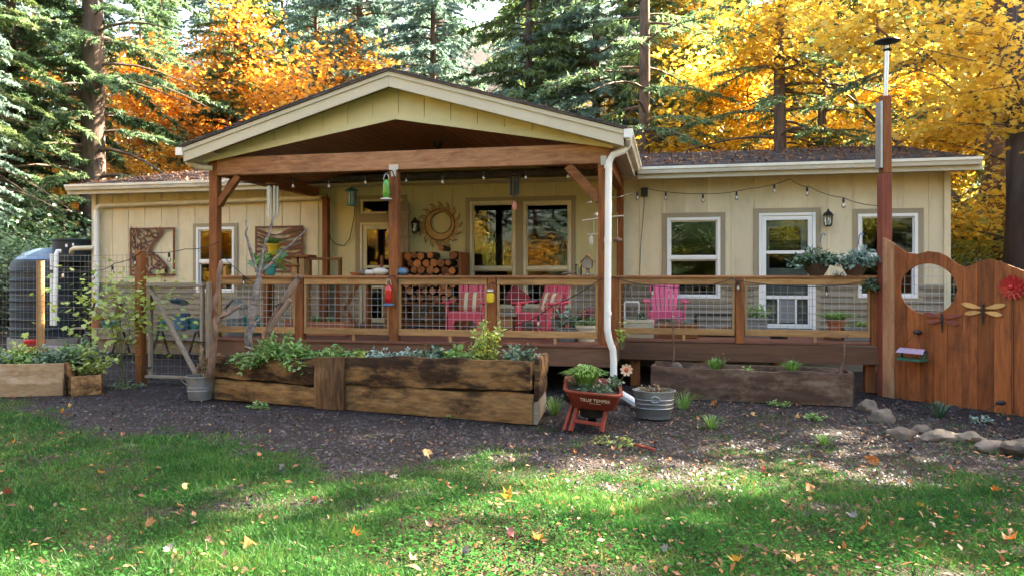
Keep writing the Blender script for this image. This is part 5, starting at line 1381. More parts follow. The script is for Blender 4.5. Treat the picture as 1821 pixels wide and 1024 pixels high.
# right side pots
pot('flower_pot', 'grey bowl pot behind the railing by the angled pink chair', Vector((wx(1010, 10.85), 10.85, DECK)), .13, .17, .18, GREYPL)
plant('potted_plant', 'leafy green plant in the grey bowl pot', Vector((wx(1010, 10.85), 10.85, DECK + .15)), .3, .22, .45, 150, .1, DKGREEN, stems=18)
pot('flower_pot', 'pale cream pot beside the right porch post', Vector((wx(1043, 10.85), 10.85, DECK)), .12, .16, .24, CREAMPL)
plant('potted_plant', 'red flowering plant in the pale cream pot', Vector((wx(1043, 10.85), 10.85, DECK + .2)), .22, .18, .3, 150, .075, HERB, stems=16)
plant('red_flowers', 'cluster of red blooms above the cream pot', Vector((wx(1042, 10.85), 10.8, DECK + .36)), .14, .1, .16, 50, .07, REDLEAF, stems=10, cat='flowers')
pot('window_box', 'cream plastic trough pot at the left of the right deck', Vector((wx(1137, 11.65), 11.65, DECK)), .2, .22, .28, CREAMPL, sy=.6, square=True, cat='planter')
plant('potted_plant', 'dark trailing plant in the cream trough pot', Vector((wx(1133, 11.65), 11.65, DECK + .24)), .2, .12, .14, 90, .07, DKGREEN, stems=12)
pot('wooden_box', 'low brown wooden planter box in front of the hot pink chair', Vector((wx(1205, 11.75), 11.75, DECK)), .28, .29, .22, CEDX, sy=.5, square=True, cat='planter')
plant('potted_plant', 'small grey plant in the low brown planter box', Vector((wx(1208, 11.75), 11.75, DECK + .18)), .2, .12, .16, 70, .06, SILVER, stems=12)
fw = thing('log_holder', Vector((wx(1270, 12.2), 12.2, DECK)), 'black metal log holder frame on the right deck', 'log holder')
x0, x1 = wx(1237, 12.2), wx(1304, 12.2)
for X in (x0, x1):
    for yy in (12.05, 12.35): MB().bb(X - .015, X + .015, yy - .015, yy + .015, DECK + .001, DECK + .36).build('leg', BLACK, fw)
for yy in (12.05, 12.35): MB().bb(x0 + .016, x1 - .016, yy - .014, yy + .014, DECK + .33, DECK + .355).build('rail', BLACK, fw)
MB().bb(x0 + .016, x1 - .016, 12.03, 12.37, DECK + .05, DECK + .075).build('tray', BLACK, fw)
for i in range(5):
    c = Vector((x0 + .2 + .12 * i, 12.15 + .04 * (i % 3), DECK + .11 + .03 * (i % 2))); tag(MB().tube([c - Vector((.18, 0, .01)), c, c + Vector((.18, .03, .02))], [.03, .035, .025], 7).build('branch_piece', random.choice([DRIFT, BIRCH, LOGBARK]), None, True), '%s short cut branch from the left in the black log holder' % ORD[i], 'branch', 'branches in the black log holder')
sq = thing('stool', Vector((wx(1122, 12.4), 12.4, DECK)), 'white metal frame stool at the left of the right deck', 'stool')
X0, X1 = wx(1111, 12.4), wx(1136, 12.4)
for X in (X0, X1):
    for yy in (12.3, 12.55): MB().tube([(X, yy, DECK), (X, yy, DECK + .52)], .01, 6).build('leg', WHITE, sq)
MB().bb(X0, X1, 12.3, 12.55, DECK + .521, DECK + .54).build('seat', WHITE, sq)
stf = thing('walking_stick', Vector((wx(1128, 13.3), 13.3, DECK)), 'long stick leaning on the wall behind the white stool', 'stick')
MB().tube([at(1130, 575, 13.0), at(1122, 520, 13.3), at(1117, 500, 13.5)], [.015, .018, .03], 6).build('shaft', DRIFT, stf, True)
pot('flower_pot', 'grey square pot left of the storm door', Vector((wx(1343, 12.3), 12.3, DECK)), .15, .17, .3, GREYPL, sy=.9, square=True)
plant('potted_plant', 'green leafy plant in the grey square pot', Vector((wx(1343, 12.3), 12.3, DECK + .26)), .22, .2, .32, 140, .09, HERB, stems=16)
pot('flower_pot', 'terracotta pot with spider plant near the storm door', Vector((wx(1487, 11.9), 11.9, DECK + .1)), .1, .13, .2, TERRA)
pst = thing('plant_stand', Vector((wx(1487, 11.9), 11.9, DECK)), 'low wooden stand under the spider plant', 'stand')
MB().bb(wx(1487, 11.9) - .18, wx(1487, 11.9) + .18, 11.75, 12.05, DECK + .06, DECK + .099).build('board', CEDX, pst); MB().bb(wx(1487, 11.9) - .15, wx(1487, 11.9) - .1, 11.8, 12.0, DECK + .001, DECK + .059).bb(wx(1487, 11.9) + .1, wx(1487, 11.9) + .15, 11.8, 12.0, DECK + .001, DECK + .059).build('feet', CEDX, pst)
plant('spider_plant', 'arching spider plant in the terracotta pot', Vector((wx(1487, 11.9), 11.9, DECK + .28)), .42, .3, .22, 150, .009, HERB, blade=True, droop=.5)
pot('window_box', 'grey long trough at the right end of the deck', Vector((wx(1530, 11.8), 11.8, DECK)), .22, .24, .2, GREYPL, sy=.5, square=True, cat='planter')
plant('potted_plant', 'low green plant in the grey long trough', Vector((wx(1530, 11.8), 11.8, DECK + .18)), .26, .15, .18, 160, .06, HERB, stems=20)
tag(MB().bb(wx(1352, 13.0), wx(1445, 13.0), 12.6, 13.3, DECK + .001, DECK + .015).build('door_mat', GREYPL, None), 'flat grey mat in front of the storm door', 'mat')
sh_ = thing('shoe', Vector((wx(1385, 11.9), 11.9, DECK)), 'dark clog left on the deck in front of the storm door', 'shoe')
q = Vector((wx(1385, 11.9), 11.9, DECK)); MB().ball(q + Vector((0, 0, .045)), (.13, .05, .05), 12, 7).build('upper', BLACK, sh_, True); MB().box(q + Vector((0, 0, .012)), (.25, .09, .02)).build('sole', CABLE, sh_, bevel=.006)
# two hanging baskets resting on the right cap rail
for i, (px, sx, mt, lab, lab2) in enumerate(((1452, .42, DKGREEN, 'brown basket with hanger on the railing in front of the storm door', 'bushy dark green plant with white flowers in the left rail basket'), (1520, .36, SILVER, 'brown basket with hanger on the railing next to the lamp post', 'silvery trailing plant in the right rail basket'))):
    q = on_rail(px, YR); b = thing('hanging_basket', q, lab, 'basket')
    MB().lathe([(.1, 0), (.16, .1), (.18, .15), (.185, .165), (.16, .165)], q, 18).build('bowl', LOGBARK, b, True)
    for k in range(3):
        a = 2 * PI * k / 3 + .3; MB().tube([q + Vector((.16 * math.cos(a), .16 * math.sin(a), .16)), q + Vector((.05, 0, .48))], .004, 4).build('hanger_rod', GREYPL, b)
    MB().tube([q + Vector(v) for v in ((.05, 0, .46), (.06, 0, .56), (.08, 0, .6), (.11, 0, .6), (.12, 0, .57))], .009, 6).build('hook', BLUE, b, True)
    plant('basket_plant', lab2, q + Vector((-.05 + .1 * i, -.04, .14)), sx, .22, .32, 950, .08, mt, stems=60, droop=.5)
wf = plant('white_flowers', 'small white blooms hanging between the two rail baskets', on_rail(1486, YR) + Vector((0, -.12, .0)), .12, .06, .14, 60, .035, BLIND, stems=12, droop=.6, cat='flowers')
plant('basket_plant', 'trailing vine hanging over the rail by the lamp post', on_rail(1545, YR) + Vector((0, -.12, -.2)), .16, .08, .32, 160, .06, DKGREEN, stems=16, droop=.6)

# ------------------------------------------------------------------ string lights
def string_light(label, ctrl, bulbs, sag=.0, r=.006):
    """ctrl: world points of the cable; bulbs: indices/params along the cable"""
    pts = []
    for a, b in zip(ctrl, ctrl[1:]):
        for i in range(8):
            t = i / 8; p = a.lerp(b, t); p = p - Vector((0, 0, sag * 4 * t * (1 - t))); pts.append(p)
    pts.append(ctrl[-1])
    t_ = thing('string_light', ctrl[0], label, 'string light')
    MB().tube(pts, r, 5).build('cable', CABLE, t_)
    for p in bulbs:
        # nearest cable point
        q = min(pts, key=lambda v: (v.x - p.x) ** 2 + (v.y - p.y) ** 2 * .2)
        b = MB().lathe([(.014, -.075), (.018, -.06), (.018, -.02), (.008, -.005)], q, 8).build('socket', CABLE, t_)
        MB().lathe([(.008, -.155), (.024, -.14), (.03, -.118), (.02, -.09), (.014, -.0755)], q, 10).build('bulb', BULB, b, True)
        MB().lathe([(.004, -.14), (.011, -.125), (.011, -.11), (.004, -.085)], q, 6).build('filament', PALE, b)
Yb = YF + .12
S1 = [at(px, py, Yb) for px, py in ((400, 322), (521, 318), (585, 318), (650, 312), (722, 308), (787, 310), (860, 303), (935, 302), (1010, 300), (1065, 298))]
string_light('string of clear bulbs hanging under the front porch beam', S1, [at(px, 300, Yb) for px in (521, 585, 650, 722, 787, 860, 935, 1010)], .05)
Yc = 12.6
S2 = [at(1088, 352, 11.2), at(1146, 335, 13.4), at(1250, 345, 13.0), at(1330, 336, 13.0), at(1405, 319, 13.3), at(1440, 333, 12.6), at(1500, 352, 11.6), at(1566, 366, 10.4)]
string_light('string of bulbs swagged along the wall above the storm door', S2, [at(1130, 345, 12.8), at(1185, 345, 13.2), at(1250, 345, 13.0), at(1314, 340, 13), at(1377, 330, 13.2), at(1434, 333, 12.7), at(1498, 352, 11.6)], .03)
jb = thing('junction_box', at(1146, 342, YW - .03), 'small black junction box on the wall by the porch corner', 'box')
q = at(1146, 342, YW - .05); MB().bb(q.x - .06, q.x + .06, YW - .08, YW - .014, q.z - .08, q.z + .08).build('case', BLACK, jb); MB().tube([q, at(1146, 360, YW - .03), at(1139, 440, YW - .03), at(1137, 500, YW - .03)], .005, 5).build('lead', CABLE, jb)
S3 = [at(1088, 492, YR - .1), at(1160, 508, YR - .1), at(1240, 510, YR - .1), at(1300, 496, YR - .1), at(1400, 508, YR - .1), at(1480, 508, YR - .1), at(1560, 494, YR - .1)]
string_light('string of bulbs draped along the right deck railing', S3, [at(px, 500, YR - .1) for px in (1162, 1308, 1470, 1545)], .02)
S4 = [at(1072, 494, YF - .12), at(980, 545, YF - .12), at(920, 578, YF - .12), at(830, 608, YF - .12)]
string_light('cord with one bulb slanting across the right porch railing', S4, [at(960, 550, YF - .12)], .03)
P250 = gp(250, 672)
S5 = [at(390, 430, YF - .1), ray(330, 443, 11.3), ray(252, 447, 11.4), ray(205, 468, 11.6), ray(165, 481, 11.9), ray(80, 470, 12), ray(0, 492, 12.2), ray(-60, 500, 12.2)]
string_light('string of bulbs running over the garden fence by the tank', S5, [ray(px, 470, 11.7) for px in (330, 263, 208, 150, 92, 43)], .04)
S6 = [at(392, 448, YF - .09), at(420, 478, YF - .09), at(455, 505, YF - .09)]
string_light('short cord with one bulb on the left porch railing', S6, [at(433, 490, YF - .09)], .02)
cc = thing('power_cord', at(590, 400, YW - .05), 'black power cord looping down the wall beside the porch door', 'cord')
MB().tube([at(px, py, YW - .05) for px, py in ((582, 345), (584, 400), (588, 425), (597, 435), (612, 437), (622, 425), (630, 385), (633, 345))], .008, 6).build('cable', CABLE, cc, True)
# ------------------------------------------------------------------ left yard: tank, fence, gate, driftwood, bench
tkc = at(97, HOR, 14.6); tkc.z = 0
tank = thing('water_tank', tkc, 'dark navy plastic water tank behind the garden fence', 'water tank')
TR = .88
zt = at(100, 462, 14.6 - .5).z; zl = at(130, 428, 14.6).z
MB().lathe([(TR, .25), (TR, zt - .25), (TR * .985, zt - .1), (TR * .93, zt)], tkc, 40).build('shell', TANK, tank, True)
for k in range(7):
    z_ = .4 + k * .22
    if z_ < zt - .3: MB().lathe([(TR, z_), (TR + .02, z_ + .03), (TR + .02, z_ + .07), (TR, z_ + .1)], tkc, 40).build('rib', TANK, tank, True)
DOME = pm('sky_lit_tank_tint', (.13, .2, .3), (.08, .14, .23), 3, .3, rand=.02, spec=.6)  # sky light on the navy tank top, put into its colour as pale blue
MB().lathe([(TR * .93, zt + .001), (TR * .7, zt + .16), (TR * .45, zt + .26), (.05, zt + .3)], tkc, 40).build('dome', DOME, tank, True)
lc = at(130, HOR, 14.25); lc.z = 0
MB().lathe([(.40, zt - .05), (.41, zl - .05), (.43, zl - .04), (.43, zl), (.1, zl + .03)], lc, 28).build('manway', TANK, tank, True)
for px, py, w in ((118, 437, .06), (130, 435, .05)):
    q = at(px, py, 13.75); MB().box(q, (w, .005, w * 1.1), (0, 0, -.1)).build('sticker', WHITE, tank)
MB().lathe([(TR * 1.05, 0.001), (TR * 1.05, .249)], tkc, 24).build('base_pad', CONCRETE, tank)
pv = thing('pvc_pipes', at(97, 580, 13.5), 'pair of white pvc pipes standing in front of the tank', 'pipe')
MB().tube([at(109, 447, 13.5), at(102, 447, 13.45), at(100, 452, 13.4), at(97, 578, 13.4)], .045, 10).build('pipe', WHITE, pv, True)
MB().tube([at(92, 452, 13.4), at(92, 578, 13.4)], .035, 10).build('pipe', WHITE, pv, True)
for py in (452, 480): q = at(92, py, 13.4); MB().tube([q, q - Vector((0, 0, .07))], .045, 10).build('coupling', WHITE if py == 452 else BLACK, pv, True)
ip = thing('inlet_pipe', at(140, 443, 13.6), 'cream inlet pipe joining the downspout to the tank', 'pipe')
MB().tube([at(168, 441, 13.55), at(132, 442, 13.55), at(128, 445, 13.6), at(127, 450, 13.75)], .05, 12).build('pipe', CREAMPVC, ip, True)
for i in range(3):
    q = at(95 + 30 * i, 620, 12.9); q.z = 0
    tag(MB().bb(q.x - .19, q.x + .19, 12.8, 13.0, 0, .2).build('concrete_block', CONCRETE, None, bevel=.008), ('%s concrete block in the row in front of the tank' % ['left', 'middle', 'right'][i]), 'block', 'concrete blocks by the tank')

gf = thing('garden_fence', gp(160, 672), 'welded wire garden fence on wooden posts in front of the tank', 'wire fence')
G0 = ray(-80, HOR, 12.2); G1 = ray(72, HOR, 11.7); G2 = ray(250, HOR, 11.5)
for g in (G0, G1, G2): g.z = 0
def gz(g, py): return CAM_Z + (-ST * g.x + CT * g.y) * (HOR - py) / FOC
MB().tube([G1, Vector((G1.x, G1.y, gz(G1, 464)))], .058, 10).build('round_post', RAILZ, gf, True)
MB().tube([G0, Vector((G0.x, G0.y, gz(G0, 464)))], .055, 10).build('round_post', RAILZ, gf, True)
MB().box((G2.x, G2.y, gz(G2, 446) / 2 - .05), (.12, .12, gz(G2, 446) + .1)).build('gate_post', CEDZ, gf, bevel=.006)
for (a, b, zt_) in ((G0, G1, gz(G1, 452)), (G1, G2, gz(G2, 452))):
    m = MB(); L = (b - a).length; n = int(L / .09)
    for i in range(n + 1):
        p = a.lerp(b, i / n) + Vector((0, -.06, 0)); sw = .012 * math.sin(i * 1.7)
        m.tube([p + Vector((0, 0, .02)), p + Vector((sw, 0, zt_ * .5)), p + Vector((sw * 2, 0, zt_))], .0026, 4)
    zz = .05
    while zz < zt_:
        m.tube([a + Vector((0, -.063, zz)), (a + b) / 2 + Vector((0, -.063, zz + .012 * math.sin(zz * 9))), b + Vector((0, -.063, zz))], .0026, 4)
        zz += .09 if zz > 1.0 else .13
    m.build('wire_mesh', MESHW, gf)
# gate
ga0, ga1 = ray(264, HOR, 11.4), ray(364, HOR, 11.2)
ga0.z = ga1.z = 0; gd = (ga1 - ga0).normalized(); gn = Vector((gd.y, -gd.x, 0)); GW = (ga1 - ga0).length
gate = thing('garden_gate', ga0, 'weathered grey wooden gate with diagonal brace and wire mesh', 'gate')
def gl(s_, z_, t=0): return ga0 + gd * s_ + gn * t + Vector((0, 0, z_))
gz0, gz1 = .05, gz(ga0, 503)
def gbar(nm, p, q, w, off=0): MB().beam(gl(*p, off), gl(*q, off), .04, w, gn).build(nm, GREYZ if abs(p[0] - q[0]) < .01 else GREYW, gate, bevel=.005)
gbar('stile', (.04, gz0), (.04, gz1), .08); gbar('stile', (GW - .04, gz0), (GW - .04, gz1), .08)
gbar('top_rail', (.0, gz1 - .04), (GW, gz1 - .04), .075, .042); gbar('bottom_rail', (0, gz0 + .06), (GW, gz0 + .06), .1, .042)
gbar('diagonal_brace', (.08, gz1 - .1), (GW - .12, gz0 + .12), .085, .043)
m = MB(); n = int(GW / .1)
for i in range(1, n): m.tube([gl(GW * i / n, gz0, -.025), gl(GW * i / n, gz1, -.025)], .0026, 4)
for i in range(14): m.tube([gl(.02, gz0 + (gz1 - gz0) * i / 14, -.028), gl(GW - .02, gz0 + (gz1 - gz0) * i / 14, -.028)], .0026, 4)
m.build('wire_mesh', MESHW, gate)
for z_ in (gz0 + .2, gz1 - .28): MB().beam(gl(-.09, z_, .07), gl(.1, z_, .07), .012, .05, gn).build('hinge', BLACK, gate)
MB().beam(gl(GW - .09, .66, .06), gl(GW + .04, .66, .06), .02, .05, gn).build('latch', BLACK, gate)
sp_ = thing('gate_latch_post', gl(GW + .1, 0), 'slim weathered post on the latch side of the garden gate', 'post')
MB().beam(gl(GW + .07, 0), gl(GW + .07, gz1 + .02), .06, .06, gn).build('shaft', GREYZ, sp_)

def limb(mb, pts, r0, r1, n=9, wob=.012, seed=0):
    P = []; m = 18
    for i in range(m + 1):
        t = i / m * (len(pts) - 1); k = min(int(t), len(pts) - 2); f = t - k
        p0, p1, p2, p3 = pts[max(k - 1, 0)], pts[k], pts[k + 1], pts[min(k + 2, len(pts) - 1)]
        p = .5 * ((2 * p1) + (-p0 + p2) * f + (2 * p0 - 5 * p1 + 4 * p2 - p3) * f * f + (-p0 + 3 * p1 - 3 * p2 + p3) * f ** 3)
        P.append(p + Vector((noise.noise(Vector((i * .4, seed, 0))), noise.noise(Vector((i * .4, seed, 9))), 0)) * wob)
    R = [(r0 + (r1 - r0) * i / m) * (1 + .22 * noise.noise(Vector((i * .6, seed * 2.3, 4)))) for i in range(m + 1)]
    mb.tube(P, R, n)
dz_ = 9.75
d1 = thing('driftwood_branch', ray(385, 655, dz_), 'reddish forked driftwood branch beside the gate and long planter', 'driftwood')
mb = MB(); limb(mb, [ray(x, y, dz_) for x, y in ((372, 668), (381, 610), (383, 575), (384, 545), (388, 505), (393, 465))], .052, .026, seed=1, wob=.06); mb.build('main_stem', DRIFT, d1, True)
mb = MB(); limb(mb, [ray(x, y, dz_ - .02) for x, y in ((383, 580), (392, 565), (408, 556), (428, 543))], .034, .018, seed=2, wob=.03); mb.build('fork', DRIFT, d1, True)
d2_ = thing('pale_branch', ray(443, 610, 9.3), 'pale upright branch with three prongs rising from the planter', 'branch')
mb = MB(); limb(mb, [ray(x, y, 9.3) for x, y in ((440, 620), (444, 590), (449, 550), (457, 515), (461, 486))], .05, .034, seed=3, wob=.03); mb.build('main_stem', BIRCH, d2_, True)
for k, pts in enumerate((((460, 490), (452, 466), (441, 430), (438, 405), (438, 392)), ((461, 488), (466, 460), (473, 430), (481, 405), (487, 385)), ((462, 488), (480, 470), (505, 445), (545, 410)))):
    mb = MB(); limb(mb, [ray(x, y, 9.3) for x, y in pts], .024, .011, seed=4 + k, wob=.02); mb.build('prong', BIRCH, d2_, True)
mb = MB(); limb(mb, [ray(x, y, 9.28) for x, y in ((447, 590), (455, 573), (462, 566))], .025, .012, seed=8); mb.build('stub', BIRCH, d2_, True)
d3_ = thing('log_pole', ray(500, 590, 9.5), 'slanted peeled pole lashed with a shorter piece above the planter', 'pole')
mb = MB(); limb(mb, [ray(x, y, 9.5) for x, y in ((472, 598), (490, 560), (512, 525), (533, 490))], .042, .04, seed=9, wob=.006); mb.build('pole', DRIFT, d3_, True)
mb = MB(); limb(mb, [ray(x, y, 9.42) for x, y in ((478, 590), (492, 566), (505, 548), (516, 533))], .035, .035, seed=10, wob=.006); mb.build('short_pole', DRIFT, d3_, True)
for px, py in ((500, 545), (528, 500)): MB().tube([ray(px + 9 * math.cos(a), py + 6 * math.sin(a), 9.5 + .06 * math.sin(a)) for a in np.linspace(0, 6.5, 12)], .006, 5).build('lashing', CABLE, d3_)

# potting bench and pots along the left wall
pbn = thing('potting_bench', at(300, 600, 12.9), 'low wooden bench with black legs along the left house wall', 'bench')
bx0, bx1 = wx(140, 12.9), wx(362, 12.9); bz_ = at(250, 583, 12.9).z
for k in range(3): MB().bb(bx0, bx1, 12.72 + .13 * k, 12.84 + .13 * k, bz_ - .03, bz_).build('plank', GREYW, pbn, bevel=.004)
for px in (150, 215, 285, 350):
    X = wx(px, 12.9)
    MB().beam((X - .12, 12.76, 0), (X + .08, 12.76, bz_ - .031), .03, .03).build('leg', BLACK, pbn); MB().beam((X + .12, 13.04, 0), (X - .08, 13.04, bz_ - .031), .03, .03).build('leg', BLACK, pbn)
for i, (px, r0, r1, h, mt, lab) in enumerate(((173, .1, .14, .22, TERRA, 'terracotta pot on the bench left of the climbing plant'), (197, .15, .18, .13, TEAL, 'wide teal dish planter on the bench'), (275, .09, .12, .16, pm('blush_glaze', (.5, .33, .28), None, 5, .5), 'pink pot on the bench behind the gate brace'), (292, .07, .1, .17, TEAL, 'small teal pot beside the pink pot'), (333, .1, .13, .22, GREYPL, 'dark grey pot on the bench by the window'), (346, .09, .12, .2, TEAL, 'bright teal pot at the right end of the bench'))):
    pot('flower_pot', lab, Vector((wx(px, 12.9), 12.9, bz_ + .001)), r0, r1, h, mt, group='pots on the potting bench')
bb_ = thing('bird_bath', at(318, 600, 12.5), 'blue enamel dish standing tilted on a pot behind the gate', 'bird bath')
q = at(318, 538, 12.6); M = Matrix.Rotation(-.35, 4, 'X')
MB().lathe([(.05, -.02), (.17, 0), (.19, .03), (.18, .035), (.1, .02)], q, 20, M).build('dish', BLUE, bb_, True)
MB().lathe([(.13, bz_ + .001), (.16, bz_ + .3), (.17, bz_ + .32)], Vector((q.x - .05, 12.75, 0)), 16).build('pedestal', BLUE, bb_, True)
bt = thing('hanging_boot', at(212, 545, YW - .1), 'dark boot shaped ornament hanging low on the left wall', 'ornament')
q = at(212, 548, YW - .1)
MB().prism([(-.05, .16), (.05, .16), (.04, 0), (.1, -.03), (.11, -.08), (-.06, -.08), (-.05, 0)], -.04, .04, lambda p, r_, t: (q.x + p, q.y + t, q.z + r_)).build('boot', RUST, bt, bevel=.01)
pot('red_bucket', 'red plastic bucket behind the round fence post', Vector((ray(62, HOR, 12.4).x, ray(62, HOR, 12.4).y, 0.3)), .12, .15, .28, REDM, cat='bucket')
sd = thing('bucket_stand', Vector((ray(62, HOR, 12.4).x, ray(62, HOR, 12.4).y, 0)), 'low concrete slab under the red bucket', 'slab')
q = ray(62, HOR, 12.4); MB().bb(q.x - .25, q.x + .25, q.y - .2, q.y + .2, 0, .299).build('block', CONCRETE, sd)
vs_ = thing('bean_stake', ray(145, 640, 11.2), 'dark slanted stake leaning in front of the tank', 'stake')
MB().tube([ray(143, 625, 11.2), ray(155, 580, 11.3), ray(170, 533, 11.4)], .018, 6).build('shaft', BARKD, vs_)

# ------------------------------------------------------------------ ground: one sheet with a hill behind
def hill(x, y):
    t = max(0.0, y - 30.0)
    return 0.42 * t * (1 - math.exp(-t / 25)) + 1.2 * noise.noise(Vector((x * .03, y * .03, 0))) * min(1, t / 12)
GB = [(0, 700), (100, 722), (160, 745), (230, 768), (400, 764), (520, 790), (600, 838), (700, 822), (800, 800), (930, 795), (1010, 798), (1080, 806), (1180, 812), (1260, 800), (1290, 785), (1350, 786), (1440, 792), (1490, 820), (1560, 830), (1640, 812), (1760, 800), (1821, 815)]
gbx, gby = [p[0] for p in GB], [p[1] for p in GB]
def n3(x, y, s, o=0): return noise.noise(Vector((x * s + o, y * s - o, o * 1.3)))
def lawn(x, y):
    if y < .5: return 1.0
    px, py = to_px(x, y)
    if py <= HOR + 60: return 0
    b = float(np.interp(px, gbx, gby)); w = 30 + (40 if px > 950 else 0)
    v = (py - b) / w + n3(x, y, 1.6) * 1.2 + n3(x, y, 5, 3) * .7 + n3(x, y, 12, 6) * .35
    v = min(max(v, 0), 1)
    v *= 1 - .75 * min(max((n3(x, y, 2.3, 41) + .5 * n3(x, y, 6, 43) - .22) * 3, 0), 1)
    if px > 950:                          # worn patches on the right
        wear = (n3(x, y, 1.1, 11) * 1.3 + n3(x, y, 3.1, 5) * .5) + (px - 950) / 1600 - (py - 800) / 170 - (.8 if 1265 < px < 1500 and py < 860 else 0)
        v *= 1 - min(max(wear * .9, 0), .8)
        v = max(v, min(max(n3(x, y, 2.7, 61) + .4 * n3(x, y, 7, 63) - .18, 0), 1) * .8 * (px > 1130) * (py > 735))
    return v
nx_, ny_ = 230, 150
xs = np.concatenate([np.linspace(-160, -14, 22), np.linspace(-13.5, 8, 190), np.linspace(9, 160, 22)])
ys = np.concatenate([np.linspace(-60, 2, 12), np.linspace(2.3, 12, 130), np.linspace(12.5, 34, 24), np.linspace(36, 190, 34)])
V = np.zeros((len(ys), len(xs), 3)); mask = np.zeros((len(ys), len(xs)))
for j, yy in enumerate(ys):
    for i, xx in enumerate(xs):
        near = 2 < yy < 12.2 and -14 < xx < 8.5
        z = hill(xx, yy)
        if near: z += -.012 + .02 * n3(xx, yy, .9, 2) + .008 * n3(xx, yy, 4, 7); mask[j, i] = lawn(xx, yy)
        elif yy <= 2.2: mask[j, i] = 1
        V[j, i] = (xx, yy, z)
def gh(x, y):
    return hill(x, y) + ((-.012 + .02 * n3(x, y, .9, 2) + .008 * n3(x, y, 4, 7)) if 2 < y < 12.2 else 0)
W = len(xs); F = []
for j in range(len(ys) - 1):
    for i in range(W - 1): F.append((j * W + i, j * W + i + 1, (j + 1) * W + i + 1, (j + 1) * W + i))
m, nt, out = shader('ground_earth'); N = nt.nodes.new
tc = N('ShaderNodeTexCoord'); at_ = N('ShaderNodeAttribute'); at_.attribute_name = 'lawn'
n1 = N('ShaderNodeTexNoise'); n1.inputs['Scale'].default_value = 38; n1.inputs['Detail'].default_value = 5
vo = N('ShaderNodeTexVoronoi'); vo.inputs['Scale'].default_value = 55
n2 = N('ShaderNodeTexNoise'); n2.inputs['Scale'].default_value = 2.2; n2.inputs['Detail'].default_value = 6
for q in (n1, vo, n2): link(nt, tc.outputs['Object'], q.inputs['Vector'])
gr = ramp(nt, [(.2, (.011, .009, .010)), (.5, (.028, .022, .025)), (.8, (.06, .05, .052))]); link(nt, vo.outputs['Color'], gr.inputs[0])
so_ = ramp(nt, [(.3, (.022, .024, .010)), (.7, (.06, .055, .022))]); link(nt, n1.outputs['Fac'], so_.inputs[0])
du = ramp(nt, [(.35, (.016, .012, .012)), (.65, (.034, .026, .025))]); link(nt, n1.outputs['Fac'], du.inputs[0])
mr = N('ShaderNodeMapRange'); mr.inputs[1].default_value = .42; mr.inputs[2].default_value = .58; link(nt, n2.outputs['Fac'], mr.inputs[0])
mx0 = N('ShaderNodeMix'); mx0.data_type = 'RGBA'; link(nt, mr.outputs[0], mx0.inputs[0]); link(nt, gr.outputs[0], mx0.inputs[6]); link(nt, du.outputs[0], mx0.inputs[7])
mx = N('ShaderNodeMix'); mx.data_type = 'RGBA'; link(nt, at_.outputs['Fac'], mx.inputs[0]); link(nt, mx0.outputs[2], mx.inputs[6]); link(nt, so_.outputs[0], mx.inputs[7])
p = N('ShaderNodeBsdfPrincipled'); p.inputs['Roughness'].default_value = .9; p.inputs['Specular IOR Level'].default_value = .2
link(nt, mx.outputs[2], p.inputs['Base Color']); bp = N('ShaderNodeBump'); bp.inputs['Strength'].default_value = .9; bp.inputs['Distance'].default_value = .02
link(nt, vo.outputs['Distance'], bp.inputs['Height']); link(nt, bp.outputs[0], p.inputs['Normal']); link(nt, p.outputs[0], out.inputs[0])
me = arr_mesh('ground', V.reshape(-1, 3), F, m)
a_ = me.attributes.new('lawn', 'FLOAT', 'POINT'); a_.data.foreach_set('value', mask.ravel().astype(np.float32))
me.shade_smooth()
tag(place('ground', me, (0, 0, 0), None), kind='structure')

# candidates for scattering over what the camera side of the yard shows
def sample_ground(n, r, pymin=600, pymax=1075, pow_=1.0):
    """roughly even over the picture: uniform in depth^-pow"""
    py = HOR + (pymin - HOR) * ((pymax - HOR) / (pymin - HOR)) ** (r.random(n) ** pow_)
    px = r.uniform(-60, 1881, n); z = CAM_Z * FOC / (py - HOR); u = (px - 910.5) / FOC
    return np.stack([z * (-ST + CT * u), z * (CT + ST * u)], 1), px, py
BLOCK = []
def blocked(x, y):
    for (P, Q, d) in ((A, B, .98), (A2, B2, .46), (A3, B3, 1.0), (A4, B4, .85)):
        e = Q - P; L = e.length; e = e / L; nn = Vector((-e.y, e.x, 0)); v = Vector((x, y, 0)) - P
        if -.08 < v.dot(e) < L + .08 and -.06 < v.dot(nn) < d + .05: return True
    return False
# grass
r = np.random.default_rng(5)
pts, px, py = sample_ground(420000, r, 690, 1075, .85)
keep = np.zeros(len(pts), bool); lv = np.zeros(len(pts)); zz = np.zeros(len(pts)); hh = np.zeros(len(pts))
# look the mask up on the near grid
jx = np.clip(np.searchsorted(xs, pts[:, 0]) - 1, 0, W - 2); jy = np.clip(np.searchsorted(ys, pts[:, 1]) - 1, 0, len(ys) - 2)
fx_ = (pts[:, 0] - xs[jx]) / (xs[jx + 1] - xs[jx]); fy_ = (pts[:, 1] - ys[jy]) / (ys[jy + 1] - ys[jy])
def bil(G): return (G[jy, jx] * (1 - fx_) + G[jy, jx + 1] * fx_) * (1 - fy_) + (G[jy + 1, jx] * (1 - fx_) + G[jy + 1, jx + 1] * fx_) * fy_
lv = bil(mask); zz = bil(V[..., 2])
tall = np.array([[.5 + .5 * n3(xx, yy, .8, 21) + .35 * n3(xx, yy, 2.6, 4) for xx in xs] for yy in ys]); hh = np.clip(bil(tall), .1, 1.2)
clov = np.array([[n3(xx, yy, .55, 31) + .4 * n3(xx, yy, 2.2, 8) for xx in xs] for yy in ys]); cl_ = bil(clov)
